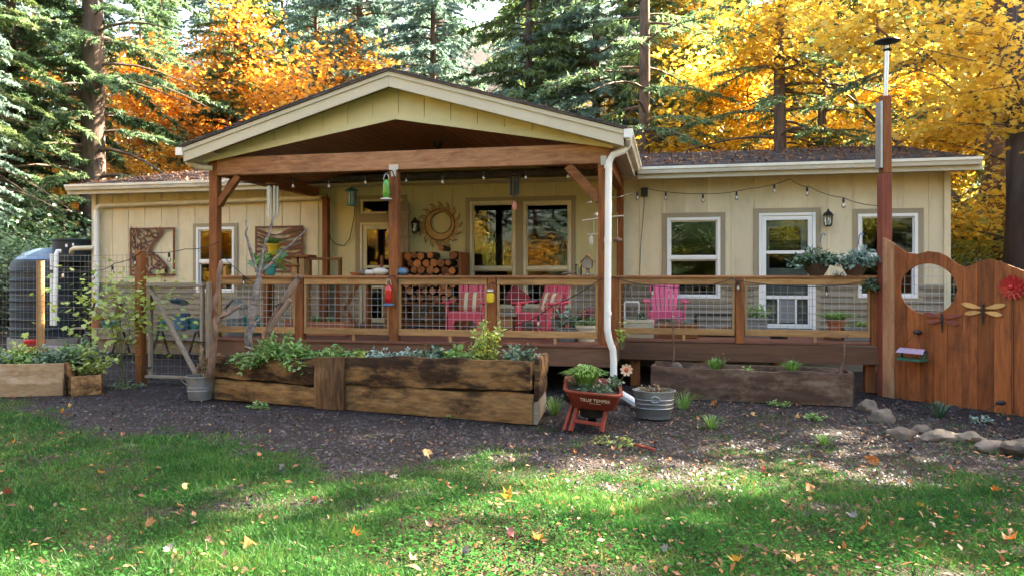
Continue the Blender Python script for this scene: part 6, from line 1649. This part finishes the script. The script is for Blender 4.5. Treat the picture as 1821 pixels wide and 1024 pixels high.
keep = (r.random(len(pts)) < lv ** 1.2 * (.35 + .65 * np.clip(hh, 0, 1)) * np.where(cl_ > .12, .45, 1)) & (pts[:, 1] > 1.5)
ok = np.array([not blocked(x, y) for x, y in pts[keep]]); idx = np.where(keep)[0][ok]
P = np.column_stack([pts[idx], zz[idx] - .004]); n = len(P)
lean = r.normal(size=(n, 3)) * .75; lean[:, 2] = 0
ax = np.array([0, 0, 1.0]) + lean; nr_ = rnd_dirs(n, r); nr_[:, 2] *= .3
ln = (.022 + .06 * hh[idx] ** 1.4) * r.uniform(.5, 1.5, n) * np.where(r.random(n) < .06, 1.8, 1)
dist = np.hypot(P[:, 0], P[:, 1])
wd = np.clip(.0042 * dist / 4.5, .0042, .009) * r.uniform(.7, 1.3, n)
Vg, Fg = scatter(BLADE_V, BLADE_F, P, ax, nr_, np.stack([ln, wd, ln], 1))
GRASS = leafy('grass_blades', [(0, (.009, .046, .016)), (.3, (.02, .095, .022)), (.6, (.045, .155, .03)), (.85, (.11, .22, .045)), (1, (.3, .27, .11))], .42, gloss=.02, nscale=1.7, wash=.42)
tag(place('lawn_grass', arr_mesh('lawn_grass', Vg, Fg, GRASS), (0, 0, 0), None), 'short green lawn grass in the foreground', 'grass', kind='stuff')
# clover and low weeds
keep = (r.random(len(pts)) < (lv ** 1.0) * np.where(cl_ > .16, .12, .025) + .004) & (pts[:, 1] > 1.5) & (pts[:, 1] < 10)
idx = np.where(keep)[0]; idx = idx[[not blocked(x, y) for x, y in pts[idx]]]
n = len(idx); P = np.column_stack([pts[idx], zz[idx] + r.uniform(.012, .05, n)])
ax = rnd_dirs(n, r); ax[:, 2] *= .3; nr_ = np.array([0, 0, 1.0]) + rnd_dirs(n, r) * .45
CL_V = [(0, 0, 0), (.3, .42, .03), (.75, .4, 0), (1, 0, -.03), (.75, -.4, 0), (.3, -.42, .03)]; CL_F = [(0, 2, 1), (0, 3, 2), (0, 4, 3), (0, 5, 4)]
Vg, Fg = scatter(CL_V, CL_F, P, ax, nr_, r.uniform(.009, .03, n))
CLOVER = leafy('clover_leaves', [(0, (.014, .075, .022)), (.5, (.03, .125, .03)), (1, (.06, .18, .04))], .35, gloss=.0, nscale=1.4, wash=.35)
tag(place('clover', arr_mesh('clover', Vg, Fg, CLOVER), (0, 0, 0), None), 'patches of clover mixed through the lawn', 'clover', kind='stuff')
# gravel and wood chips
pts2, px2, py2 = sample_ground(60000, r, 600, 900, 1.15)
gv = np.array([lawn(x, y) for x, y in pts2])
idx = np.where((r.random(len(pts2)) > gv * 1.1 + .08) & (pts2[:, 1] < 12))[0]; idx = idx[[not blocked(x, y) for x, y in pts2[idx]]]
n = len(idx); P = np.column_stack([pts2[idx], [gh(x, y) + .002 for x, y in pts2[idx]]])
PEB_V = [(1, 0, 0), (0, .8, .05), (-1, 0, 0), (0, -.8, -.05), (.15, .1, .7)]; PEB_F = [(0, 1, 4), (1, 2, 4), (2, 3, 4), (3, 0, 4)]
ax = rnd_dirs(n, r); ax[:, 2] *= .25; nr_ = np.array([0, 0, 1.0]) + rnd_dirs(n, r) * .4
s_ = .005 + .02 * r.random(n) ** 2.2; Vg, Fg = scatter(PEB_V, PEB_F, P, ax, nr_, np.stack([s_ * r.uniform(1, 1.8, n), s_, s_], 1))
GRAV = leafy('gravel_chips', [(0, (.012, .009, .010)), (.45, (.03, .024, .027)), (.75, (.055, .045, .046)), (.9, (.09, .055, .035)), (1, (.15, .125, .11))], 0, gloss=.05, nscale=2, wash=.25)
tag(place('gravel', arr_mesh('gravel', Vg, Fg, GRAV), (0, 0, 0), None), 'dark purplish gravel and bark chips between lawn and planters', 'gravel', kind='stuff')
# leaf litter
FALLEN = leafy('fallen_leaves', [(0, (.045, .026, .02)), (.4, (.11, .05, .028)), (.7, (.22, .09, .035)), (.9, (.32, .16, .06)), (1, (.26, .23, .2))], .25, gloss=.03, nscale=3, wash=.1)
pts3, _, _ = sample_ground(8500, r, 640, 1060, .95)
idx = [i for i, (x, y) in enumerate(pts3) if not blocked(x, y) and y < 11 and (r.random() < .3 or x > -1.6)]
pts3 = pts3[idx]; n = len(pts3); P = np.column_stack([pts3, [gh(x, y) + .015 + r.uniform(0, .045) for x, y in pts3]])
ax = rnd_dirs(n, r); ax[:, 2] *= .35; nr_ = np.array([0, 0, 1.0]) + rnd_dirs(n, r) * .5
Vg, Fg = scatter(LEAF_V, LEAF_F, P, ax, nr_, r.uniform(.02, .075, n) * r.uniform(.6, 1, n))
tag(place('leaf_litter', arr_mesh('leaf_litter', Vg, Fg, FALLEN), (0, 0, 0), None), 'small brown leaf litter scattered over lawn and gravel', 'leaf litter', kind='stuff')
# debris on the roof
n = 5200; xr = r.uniform(RX0, RX1, n); yr = EY + (RYY - EY) * r.random(n) ** 1.0; k_ = (xr > fx1 + .3) | (xr < fx0 - .3); k_ &= r.random(n) < .55
fx0, fx1 = -7.3, -.56; k_ = (xr > fx1) | (xr < fx0)
P = np.column_stack([xr, yr, EZ + sl_ * (yr - EY) + .025])[k_]; n = len(P)
ax = rnd_dirs(n, r); nr_ = np.array([0, -.2, 1.0]) + rnd_dirs(n, r) * .6
Vg, Fg = scatter(LEAF_V, LEAF_F, P, ax, nr_, r.uniform(.04, .11, n))
tag(place('roof_litter', arr_mesh('roof_litter', Vg, Fg, FALLEN), (0, 0, 0), None), 'fallen leaves and needles lying on the house roof', 'leaf litter', kind='stuff')
# larger maple leaves, one by one
LM = [leafy('orange_leaf', [(0, (.36, .11, .025)), (1, (.5, .19, .04))], .3, nscale=3), leafy('brown_leaf', [(0, (.14, .06, .035)), (1, (.24, .12, .065))], .2, nscale=3), leafy('yellow_leaf', [(0, (.42, .22, .04)), (1, (.52, .32, .07))], .3, nscale=3), leafy('grey_leaf', [(0, (.1, .09, .085)), (1, (.2, .18, .17))], .2, nscale=3), leafy('red_leaf', [(0, (.22, .04, .03)), (1, (.34, .08, .05))], .25, nscale=3)]
mv = np.array(MAPLE_V); lmesh = []
for k in range(5):
    for c in range(2):
        v = mv * np.array([1, 1.15, 1]); v[:, 0] -= .5; v[:, 2] += (.45 + .45 * c) * (v[:, 1] ** 2 + .6 * (v[:, 0]) ** 2)
        v[:, 2] += np.array([.0, .16, -.1, .2, .05, .22, -.06, .1, .08, -.12]) * (1 if c else -1); v[:, :2] *= (1 + .18 * np.sin(np.arange(10) * (2.3 + k + 3 * c)))[:, None]
        lmesh.append(arr_mesh('fallen_leaf', v, MAPLE_F, LM[k]))
spots = [(1030, 675 + 60, 0), (1270, 722, 0), (1547, 822, 0), (1562, 826, 0), (1545, 822, 0), (1440, 878, 0), (1655, 915, 1), (1640, 905, 2), (1725, 790, 0), (1795, 748, 0), (1780, 815, 4), (1795, 818, 0), (1410, 1000, 2), (1312, 1008, 2), (1535, 948, 0), (1690, 955, 4), (1800, 965, 0), (1585, 938, 1), (900, 888, 2), (1080, 805, 1), (1160, 790, 0), (1090, 803, 0), (1020, 808, 0), (760, 812, 2), (795, 868, 4), (765, 940, 1), (785, 893, 1), (905, 955, 4), (955, 967, 2), (1065, 960, 1), (1090, 915, 0), (610, 930, 1), (180, 845, 2), (265, 932, 0), (330, 870, 2), (370, 965, 1), (125, 723, 2), (110, 735, 0), (120, 742, 1), (25, 790, 2), (185, 775, 1), (220, 775, 0), (15, 880, 4), (560, 895, 4), (460, 812, 0), (735, 1000, 1), (1240, 745, 0), (1340, 740, 2), (1420, 746, 2), (1360, 840, 4), (1230, 945, 3), (1180, 985, 3), (1205, 975, 3), (830, 985, 3), (1520, 920, 3), (1660, 940, 3), (1620, 860, 1), (1740, 870, 1), (1770, 880, 0), (1690, 840, 4), (1010, 860, 3), (700, 855, 3), (500, 835, 3), (440, 975, 0), (630, 955, 0), (300, 985, 3)]
nm = ['orange', 'brown', 'yellow', 'grey', 'dark red']
lc_ = {}
for i, (px_, py_, k) in enumerate(sorted(spots)):
    lc_[k] = lc_.get(k, 0) + 1
    g = gp(px_, py_); o = bpy.data.objects.new('fallen_leaf', lmesh[k * 2 + i % 2]); COL.objects.link(o)
    s_ = random.uniform(.045, .09) * (1.15 if k in (0, 2) else .85)
    o.location = (g.x, g.y, gh(g.x, g.y) + .035 + s_ * .06); o.scale = (s_, s_, s_); o.rotation_euler = (random.gauss(0, .6), random.gauss(0, .6), random.uniform(0, 6.28))
    tag(o, '%s curled %s maple leaf from the left on the ground' % (ORD[lc_[k] - 1], nm[k]), 'leaf', 'large fallen maple leaves')
# weeds and tufts
for i, (px_, py_, rx, h, mt, lab) in enumerate(((1385, 700 + 20, .16, .1, HERB, 'flat weed in front of the trough planter middle'), (1265, 760, .2, .14, HERB, 'grass tuft below the galvanised tub'), (1215, 725, .25, .2, HERB, 'tall grass clump right of the galvanised tub'), (1090, 790, .25, .13, LIME, 'yellow green weed in front of the wheelbarrow'), (985, 735, .2, .2, HERB, 'grass clump between planter end and wheelbarrow'), (1670, 738, .22, .17, DKGREEN, 'dark strappy clump at the foot of the fence'), (1745, 748, .16, .1, SILVER, 'small grey cushion plant at the foot of the fence'), (1590, 700, .2, .1, HERB, 'low leafy weed behind the upright border stone'), (1450, 745, .18, .08, HERB, 'low weed patch in the bare soil'), (1465, 790, .14, .1, HERB, 'grass tuft in the bare soil near the stones'), (225, 690, .3, .2, DKGREEN, 'dark leafy weeds at the gate post foot'), (460, 725, .16, .08, HERB, 'low weed at the foot of the long planter'), (820, 742, .2, .1, HERB, 'small weed at the long planter base'))):
    g = gp(px_, py_); g.z = gh(g.x, g.y)
    if mt is HERB and h > .11 or 'strappy' in lab or 'grass' in lab: plant('weed', lab, g, rx, rx * .8, h * 1.15, 80, .0032, mt, blade=True, droop=.05)
    else: plant('weed', lab, g, rx, rx * .8, h, 130, .045, mt, stems=20)
rs = thing('red_stick', gp(1140, 800), 'short dark red stick lying on the gravel', 'stick')
MB().tube([gp(1122, 792) + Vector((0, 0, .02)), gp(1145, 799) + Vector((0, 0, .03)), gp(1165, 802) + Vector((0, 0, .015))], [.012, .016, .012], 6).build('shaft', REDWOOD, rs, True)
# vine on the downspout
plant('climbing_vine', 'thin yellow leaved vine climbing beside the white downspout', at(1105, 620, 10.0) , .1, .06, .45, 26, .1, LIME, stems=5, droop=0)
# ------------------------------------------------------------------ trees
FIRG = leafy('fir_needles', [(0, (.045, .1, .06)), (.45, (.12, .225, .11)), (.8, (.23, .36, .17)), (1, (.38, .49, .28))], .58, gloss=.05, nscale=.5, wash=.45)
FIRB = leafy('blue_fir_needles', [(0, (.06, .13, .115)), (.45, (.16, .28, .235)), (.8, (.3, .44, .37)), (1, (.46, .58, .5))], .58, gloss=.07, nscale=.5, wash=.45)
FIRL = leafy('light_fir_needles', [(0, (.05, .09, .03)), (.45, (.13, .2, .07)), (.8, (.24, .33, .12)), (1, (.38, .44, .2))], .55, gloss=.05, nscale=.5, wash=.45)
MAPY = leafy('yellow_maple_leaves', [(0, (.40, .19, .03)), (.3, (.68, .40, .05)), (.6, (.86, .60, .09)), (.85, (.91, .73, .18)), (1, (.66, .64, .22))], .62, gloss=.04, nscale=.6, wash=.4)
MAPO = leafy('orange_maple_leaves', [(0, (.34, .11, .02)), (.35, (.64, .25, .035)), (.65, (.82, .40, .06)), (1, (.88, .58, .12))], .62, gloss=.04, nscale=.5, wash=.45)
MAPG = leafy('amber_maple_leaves', [(0, (.34, .14, .02)), (.35, (.66, .31, .035)), (.7, (.82, .47, .06)), (1, (.88, .62, .12))], .62, gloss=.04, nscale=.5, wash=.45)
YGRN = leafy('yellow_green_leaves', [(0, (.16, .2, .04)), (.5, (.40, .42, .08)), (1, (.68, .6, .16))], .6, gloss=.04, nscale=.8, wash=.45)
NEED_V = [(0, .5, 0), (0, -.5, 0), (.6, -.3, .05), (1, 0, -.1), (.6, .3, .05)]; NEED_F = [(0, 1, 2), (0, 2, 4), (4, 2, 3)]
TRI_V = [(0, .5, 0), (0, -.5, 0), (1, 0, -.06)]; TRI_F = [(0, 1, 2)]

def trunk_mb(H, r0, r1=.05, n=12, wob=.05, seed=0, z0=-.3):
    mb = MB(); m = 14
    P = [Vector((wob * noise.noise(Vector((i * .5, seed, 0))), wob * noise.noise(Vector((i * .5, seed, 5))), z0 + (H - z0) * i / m)) for i in range(m + 1)]
    R = [(r0 + (r1 - r0) * (i / m) ** 1.1) * (1.25 if i == 0 else 1) for i in range(m + 1)]
    mb.tube(P, R, n); return mb
def conifer(seed, H, base, Lmax, whorl=.5, per=4.6, twig=.15, nb=7, blen=.2, bw=.05, droop=.35, dead=0, shape=.8):
    r = np.random.default_rng(seed); limbs = MB(); P = []; D = []; S = []; UP = []
    z = base
    while z < H - .3:
        f = (z - base) / (H - base); k = max(2, int(per * (1 - .2 * f) + r.random()))
        for q in range(k):
            a = r.uniform(0, 2 * PI); L = (Lmax * (1 - f) ** shape * r.uniform(.65, 1.12) + .35)
            d = np.array([math.cos(a), math.sin(a), 0]); rise = r.uniform(.0, .25) + .35 * f
            zz_ = z + r.uniform(-.2, .2)
            def bpt(t): return np.array([0, 0, zz_])[None] + np.outer(t * L, d) + np.outer(L * (rise * t - (droop + .15) * t * t + .12 * t ** 3), [0, 0, 1])
            pts = bpt(np.linspace(0, 1, 6)); limbs.tube([Vector(p) for p in pts], [max(.012, .014 * L * (1 - t) + .006) for t in np.linspace(0, 1, 6)], 4, cap=False)
            if dead and r.random() < dead * (1 - f): continue
            n = max(3, int(L * .85 / twig)) * 2
            t = r.uniform(.18, 1.0, n); o = bpt(t); sd = np.where(np.arange(n) % 2 == 0, 1, -1)
            side = np.array([-d[1], d[0], 0])
            td = d[None] * r.uniform(.35, .8, n)[:, None] + side[None] * (sd * r.uniform(.6, 1, n))[:, None] + np.array([0, 0, -1.0])[None] * r.uniform(.05, .45, n)[:, None]
            td /= np.linalg.norm(td, axis=1, keepdims=True)
            tl = (.22 + .32 * (1 - t) * min(1, L / 2.5)) * r.uniform(.7, 1.3, n)
            for j in range(nb):
                s = (j + r.random(n)) / nb
                pos = o + td * (tl * s)[:, None] + r.normal(size=(n, 3)) * .015
                bd = td * .8 + r.normal(size=(n, 3)) * .38; bd[:, 2] -= .12
                P.append(pos); D.append(bd); S.append(blen * r.uniform(.6, 1.2, n) * (1 - .3 * s)); UP.append(np.tile([0, 0, 1.0], (n, 1)) + r.normal(size=(n, 3)) * .35)
        z += whorl * r.uniform(.7, 1.3)
    P = np.concatenate(P); D = np.concatenate(D); S = np.concatenate(S); UP = np.concatenate(UP)
    V, F = scatter(TRI_V, TRI_F, P, D, UP, np.stack([S, np.full(len(S), bw), S], 1))
    return limbs, V, F
def maple(seed, H, fork, spread, nleaf, leaf, flat=.35, trunk_r=.2, levels=4):
    r = random.Random(seed); q = np.random.default_rng(seed); wood_ = MB(); tips = []
    def grow(p, d, L, rr, lv):
        pts = [p]; dd = d.copy()
        for i in range(4):
            dd = (dd + Vector((r.gauss(0, .16), r.gauss(0, .16), r.gauss(.02, .1)))).normalized(); pts.append(pts[-1] + dd * L / 4)
            if lv >= 2: tips.append((pts[-1], dd, lv))
        wood_.tube(pts, [rr * (1 - .5 * i / 4) for i in range(5)], 6 if lv < 2 else 4, cap=False)
        if lv >= levels: return
        for k in range(3 if lv else 4):
            a = r.uniform(0, 2 * PI); s = r.uniform(.5, 1.0)
            side = Vector((math.cos(a), math.sin(a), r.uniform(-.15, .35)))
            nd = (dd * .75 + side * s).normalized(); nd.z = nd.z * .8
            grow(pts[r.randint(2, 4)], nd.normalized(), L * r.uniform(.6, .8), rr * .5, lv + 1)
    top = Vector((0, 0, fork)); wood_.tube([Vector((0, 0, -.3)), Vector((.05, .03, fork * .5)), top], [trunk_r * 1.2, trunk_r, trunk_r * .85], 9)
    for k in range(5):
        a = 2 * PI * k / 5 + r.uniform(-.4, .4)
        grow(top - Vector((0, 0, r.uniform(0, fork * .35))), Vector((math.cos(a) * spread, math.sin(a) * spread, r.uniform(.5, 1.2))).normalized(), (H - fork) * .42, trunk_r * .5, 1)
    grow(top, Vector((.1, 0, 1)), (H - fork) * .45, trunk_r * .6, 1)
    T = np.array([t[0] for t in tips]); n = nleaf
    i = q.integers(0, len(T), n); P = T[i] + q.normal(size=(n, 3)) * np.array([.42, .42, .42 * flat])
    ax = rnd_dirs(n, q); ax[:, 2] = ax[:, 2] * .35 - .25; nr = np.array([0, 0, 1.0]) + rnd_dirs(n, q) * .75
    V, F = scatter(MAPLE_V, MAPLE_F, P, ax, nr, leaf * q.uniform(.55, 1.2, n))
    return wood_, V, F
DATA = {}
def reg(key, trunk, limbs, VF, needles, bark, tname='trunk'):
    t, _ = trunk.data('trunk', bark, True, False) if trunk else (None, None)
    l, _ = limbs.data('limbs', bark, False, False)
    DATA[key] = (t, l, arr_mesh('crown', VF[0], VF[1], needles))
def tree(name, label, key, loc, s=1.0, rz=0, group=None, crown=None, bark=None):
    t = thing(name, loc, label, 'tree', group); tr, li, cr = DATA[key]
    for nm_, d, mt in (('trunk', tr, bark), ('limbs', li, bark), ('crown', cr, crown)):
        if d is None: continue
        o = bpy.data.objects.new(nm_, d); COL.objects.link(o); o.parent = t
        if nm_ != 'trunk': o['kind'] = 'stuff'
        if mt:
            o.material_slots[0].link = 'OBJECT'; o.material_slots[0].material = mt
    t.rotation_euler = (0, 0, rz); t.scale = (s, s, s)
    return t
for key, sd, H, base, Lm, mt in (('fir_a', 1, 24, .8, 4.0, FIRG), ('fir_b', 2, 27, 1.2, 4.2, FIRB), ('fir_c', 3, 22, .4, 4.2, FIRL)):
    li, V, F = conifer(sd, H, base, Lm, whorl=.46, per=5.6, twig=.115, nb=8, blen=.26, bw=.085, droop=.42)
    reg(key, trunk_mb(H, .22, .03, seed=sd), li, (V, F), mt, BARK)
li, V, F = conifer(5, 26, 3.4, 5.6, whorl=.5, per=4.6, twig=.075, nb=11, blen=.22, bw=.06, droop=.4, dead=.22)
reg('near_fir', trunk_mb(26, .5, .14, n=16, seed=9), li, (V, F), FIRG, BARK)
li, V, F = conifer(6, 28, 5.5, 3.6, whorl=.7, per=3.4, twig=.13, nb=8, blen=.22, bw=.055, droop=.3, dead=.4)
reg('bare_fir', trunk_mb(28, .24, .04, seed=4), li, (V, F), FIRG, BARK)
wd_, V, F = maple(11, 12, 2.6, 1.2, 30000, .165); reg('maple_a', None, wd_, (V, F), MAPY, TWIG)
wd_, V, F = maple(12, 14, 3.0, 1.0, 32000, .165); reg('maple_b', None, wd_, (V, F), MAPY, TWIG)
wd_, V, F = maple(14, 3.4, .5, .9, 5000, .1, .5, .05, 3); reg('shrub', None, wd_, (V, F), YGRN, TWIG)
wd_, V, F = maple(15, 2.3, .4, .5, 620, .11, .6, .02, 3); reg('young_maple', None, wd_, (V, F), LIME, STEM)
def tl_(px, Y, dz=0):
    p = at(px, HOR, Y); p.z = hill(p.x, p.y) + dz; return p
# prominent trees
tree('fir_tree', 'big fir with drooping branches behind the left wing of the house', 'near_fir', tl_(165, 23.5), 1, 1.2)
tree('fir_tree', 'slender fir trunk rising behind the roof right of the gable', 'bare_fir', tl_(1146, 24), .95, .4)
tree('fir_tree', 'straight bare trunk among yellow leaves above the right roof', 'bare_fir', tl_(1386, 22.8), .9, 2.2)
tree('fir_tree', 'thinner trunk right of the straight one above the roof', 'bare_fir', tl_(1462, 24), .7, 3.9)
tree('fir_tree', 'reddish barked trunk beyond the right end of the house', 'bare_fir', tl_(1772, 19), 1.05, 5.0, bark=BARKR)
tree('fir_tree', 'thick dark trunk cut by the right edge of the picture', 'bare_fir', tl_(1828, 15.5), 1.75, 4.1, bark=BARKD)
tree('maple_tree', 'orange autumn maple behind the left slope of the porch roof', 'maple_b', tl_(530, 34), 1.4, .3, crown=MAPO)
tree('maple_tree', 'golden maple low behind the left wing roof', 'maple_a', tl_(320, 33), 1.1, 2.0, crown=MAPG)
tree('maple_tree', 'golden orange maple left of the big fir trunk', 'maple_a', tl_(60, 36), 1.1, 4.0, crown=MAPG)
tree('maple_tree', 'small pale orange tree above the gable peak', 'maple_b', tl_(705, 36), 1.0, 1.0, crown=YGRN)
tree('maple_tree', 'bright yellow maple behind the middle of the right roof', 'maple_a', tl_(1310, 32), 1.25, 1.3)
tree('maple_tree', 'yellow maple between the two bare trunks above the right roof', 'maple_b', tl_(1520, 33), .95, 5.0)
tree('maple_tree', 'large golden maple spreading over the right end of the house', 'maple_b', tl_(1740, 24), 1.15, 2.6)
tree('maple_tree', 'golden maple boughs in front of the dark right trunk', 'maple_a', tl_(2090, 15.5), .85, 3.3)
tree('fir_tree', 'pale green sunlit fir at the left edge in front of the big trunk', 'near_fir', tl_(-75, 19), .8, 3.0, crown=FIRL)
tree('fir_tree', 'blue green low fir at the left edge behind the tank', 'fir_b', tl_(-70, 17.5), .5, 3.0)
G_ = 'conifers on the hillside behind the house'
rr3 = random.Random(21)
row = []
for (px, Y, key) in ((-260, 26, 'fir_a'), (-120, 21, 'fir_b'), (20, 22, 'fir_a'), (60, 34, 'fir_b'), (250, 36, 'fir_a'), (420, 34, 'fir_c'), (640, 33, 'fir_b'), (770, 30, 'fir_b'), (940, 29, 'fir_c'), (1060, 29, 'fir_b'), (1200, 30, 'fir_c'), (1255, 36, 'fir_a'), (1420, 39, 'fir_c'), (1560, 36, 'fir_a'), (1700, 33, 'fir_c'), (1900, 27, 'fir_b'), (2050, 24, 'fir_a'), (2260, 25, 'fir_b'), (2420, 27, 'fir_a'), (2160, 31, 'fir_c'), (2650, 22, 'fir_b'), (2500, 33, 'fir_a')):
    row.append((px, Y, key, .95))
for Y, n, sc in ((44, 11, 1.0), (57, 12, 1.05), (74, 13, 1.1), (96, 13, 1.15)):
    for i in range(n): row.append((-150 + 2100 * (i + rr3.uniform(.1, .9)) / n, Y + rr3.uniform(-5, 5), rr3.choice(['fir_a', 'fir_b', 'fir_c', 'fir_b']), sc))
cnt = {}
for i, (px, Y, key, sc) in enumerate(sorted(row)):
    kind_ = {'fir_a': 'dark green', 'fir_b': 'blue green', 'fir_c': 'light green'}[key]
    where = 'left of the porch gable' if px < 500 else ('behind the porch gable' if px < 1000 else ('behind the right roof' if px < 1600 else 'beyond the right fence'))
    far = 'close' if Y < 40 else ('on the lower slope' if Y < 68 else 'high on the slope')
    lab = '%s conifer %s %s' % (kind_, far, where); cnt[lab] = cnt.get(lab, 0) + 1
    tree('conifer', '%s, %s from left' % (lab, ORD[cnt[lab] - 1]), key, tl_(px, Y), sc * rr3.uniform(.85, 1.12), rr3.uniform(0, 6.28), G_)
# shrubs at the sides
for px, Y, s, mt, lab in ((1712, 19, 1.2, YGRN, 'yellow green shrub seen between house end and red trunk'), (1690, 24, 1.5, YGRN, 'tall pale shrub beyond the right house corner'), (1745, 16, .8, DKGREEN, 'dark shrub behind the fence top'), (30, 17.5, 1.1, DKGREEN, 'dark shrub behind the left of the tank'), (90, 19.5, 1.3, DKGREEN, 'dark shrub behind the tank lid'), (-40, 16, 1.2, FIRG, 'dark evergreen shrub at the left edge'), (130, 21, 1.1, FIRG, 'dark shrub at the foot of the big fir'), (1230, 24.5, 1.6, DKGREEN, 'dark shrub behind the right roof near the slender trunk')):
    tree('shrub', lab, 'shrub', tl_(px, Y), s, rr3.uniform(0, 6), crown=mt)
tree('young_maple', 'yellow green young maple growing beside the gate post', 'young_maple', ray(215, 672, 11.4) * 1 - Vector((0, 0, ray(215, 672, 11.4).z)), .9, 1.0)
# the rest of the clearing behind the viewer
back_trees = [(-25, -9, 'maple_b', 1.0, None), (-19, -15, 'maple_a', 1.1, None), (-30, -14, 'maple_a', 1.2, None), (0, -20, 'maple_a', .8, FIRG), (9, -17, 'maple_b', .6, YGRN)]
for k in range(26):
    a = rad(-100 + 200 * k / 25); R = 24 + 5 * rr3.random() + (6 if k % 2 else 0)
    back_trees.append((R * math.sin(a), -R * math.cos(a) * .95 + 1, ['fir_a', 'fir_b', 'fir_c'][k % 3], rr3.uniform(.75, 1.0), None))
for k in range(20):
    a = rad(-95 + 190 * k / 19); R = 20 + 3 * rr3.random(); back_trees.append((R * math.sin(a), -R * math.cos(a), 'shrub' if k > 4 else 'maple_a', rr3.uniform(1.1, 1.7) if k > 4 else .7, [DKGREEN, FIRG, YGRN, MAPG][k % 4] if k > 4 else MAPY))
for i, (x, y, key, s, cr) in enumerate(back_trees):
    tree('clearing_tree', 'tree across the lawn behind the viewer mirrored in the windows', key, Vector((x, y, 0)), s, i * 1.3, 'trees across the lawn', crown=cr)
#print('TRIS', {k: len(v[2].polygons) for k, v in DATA.items()})
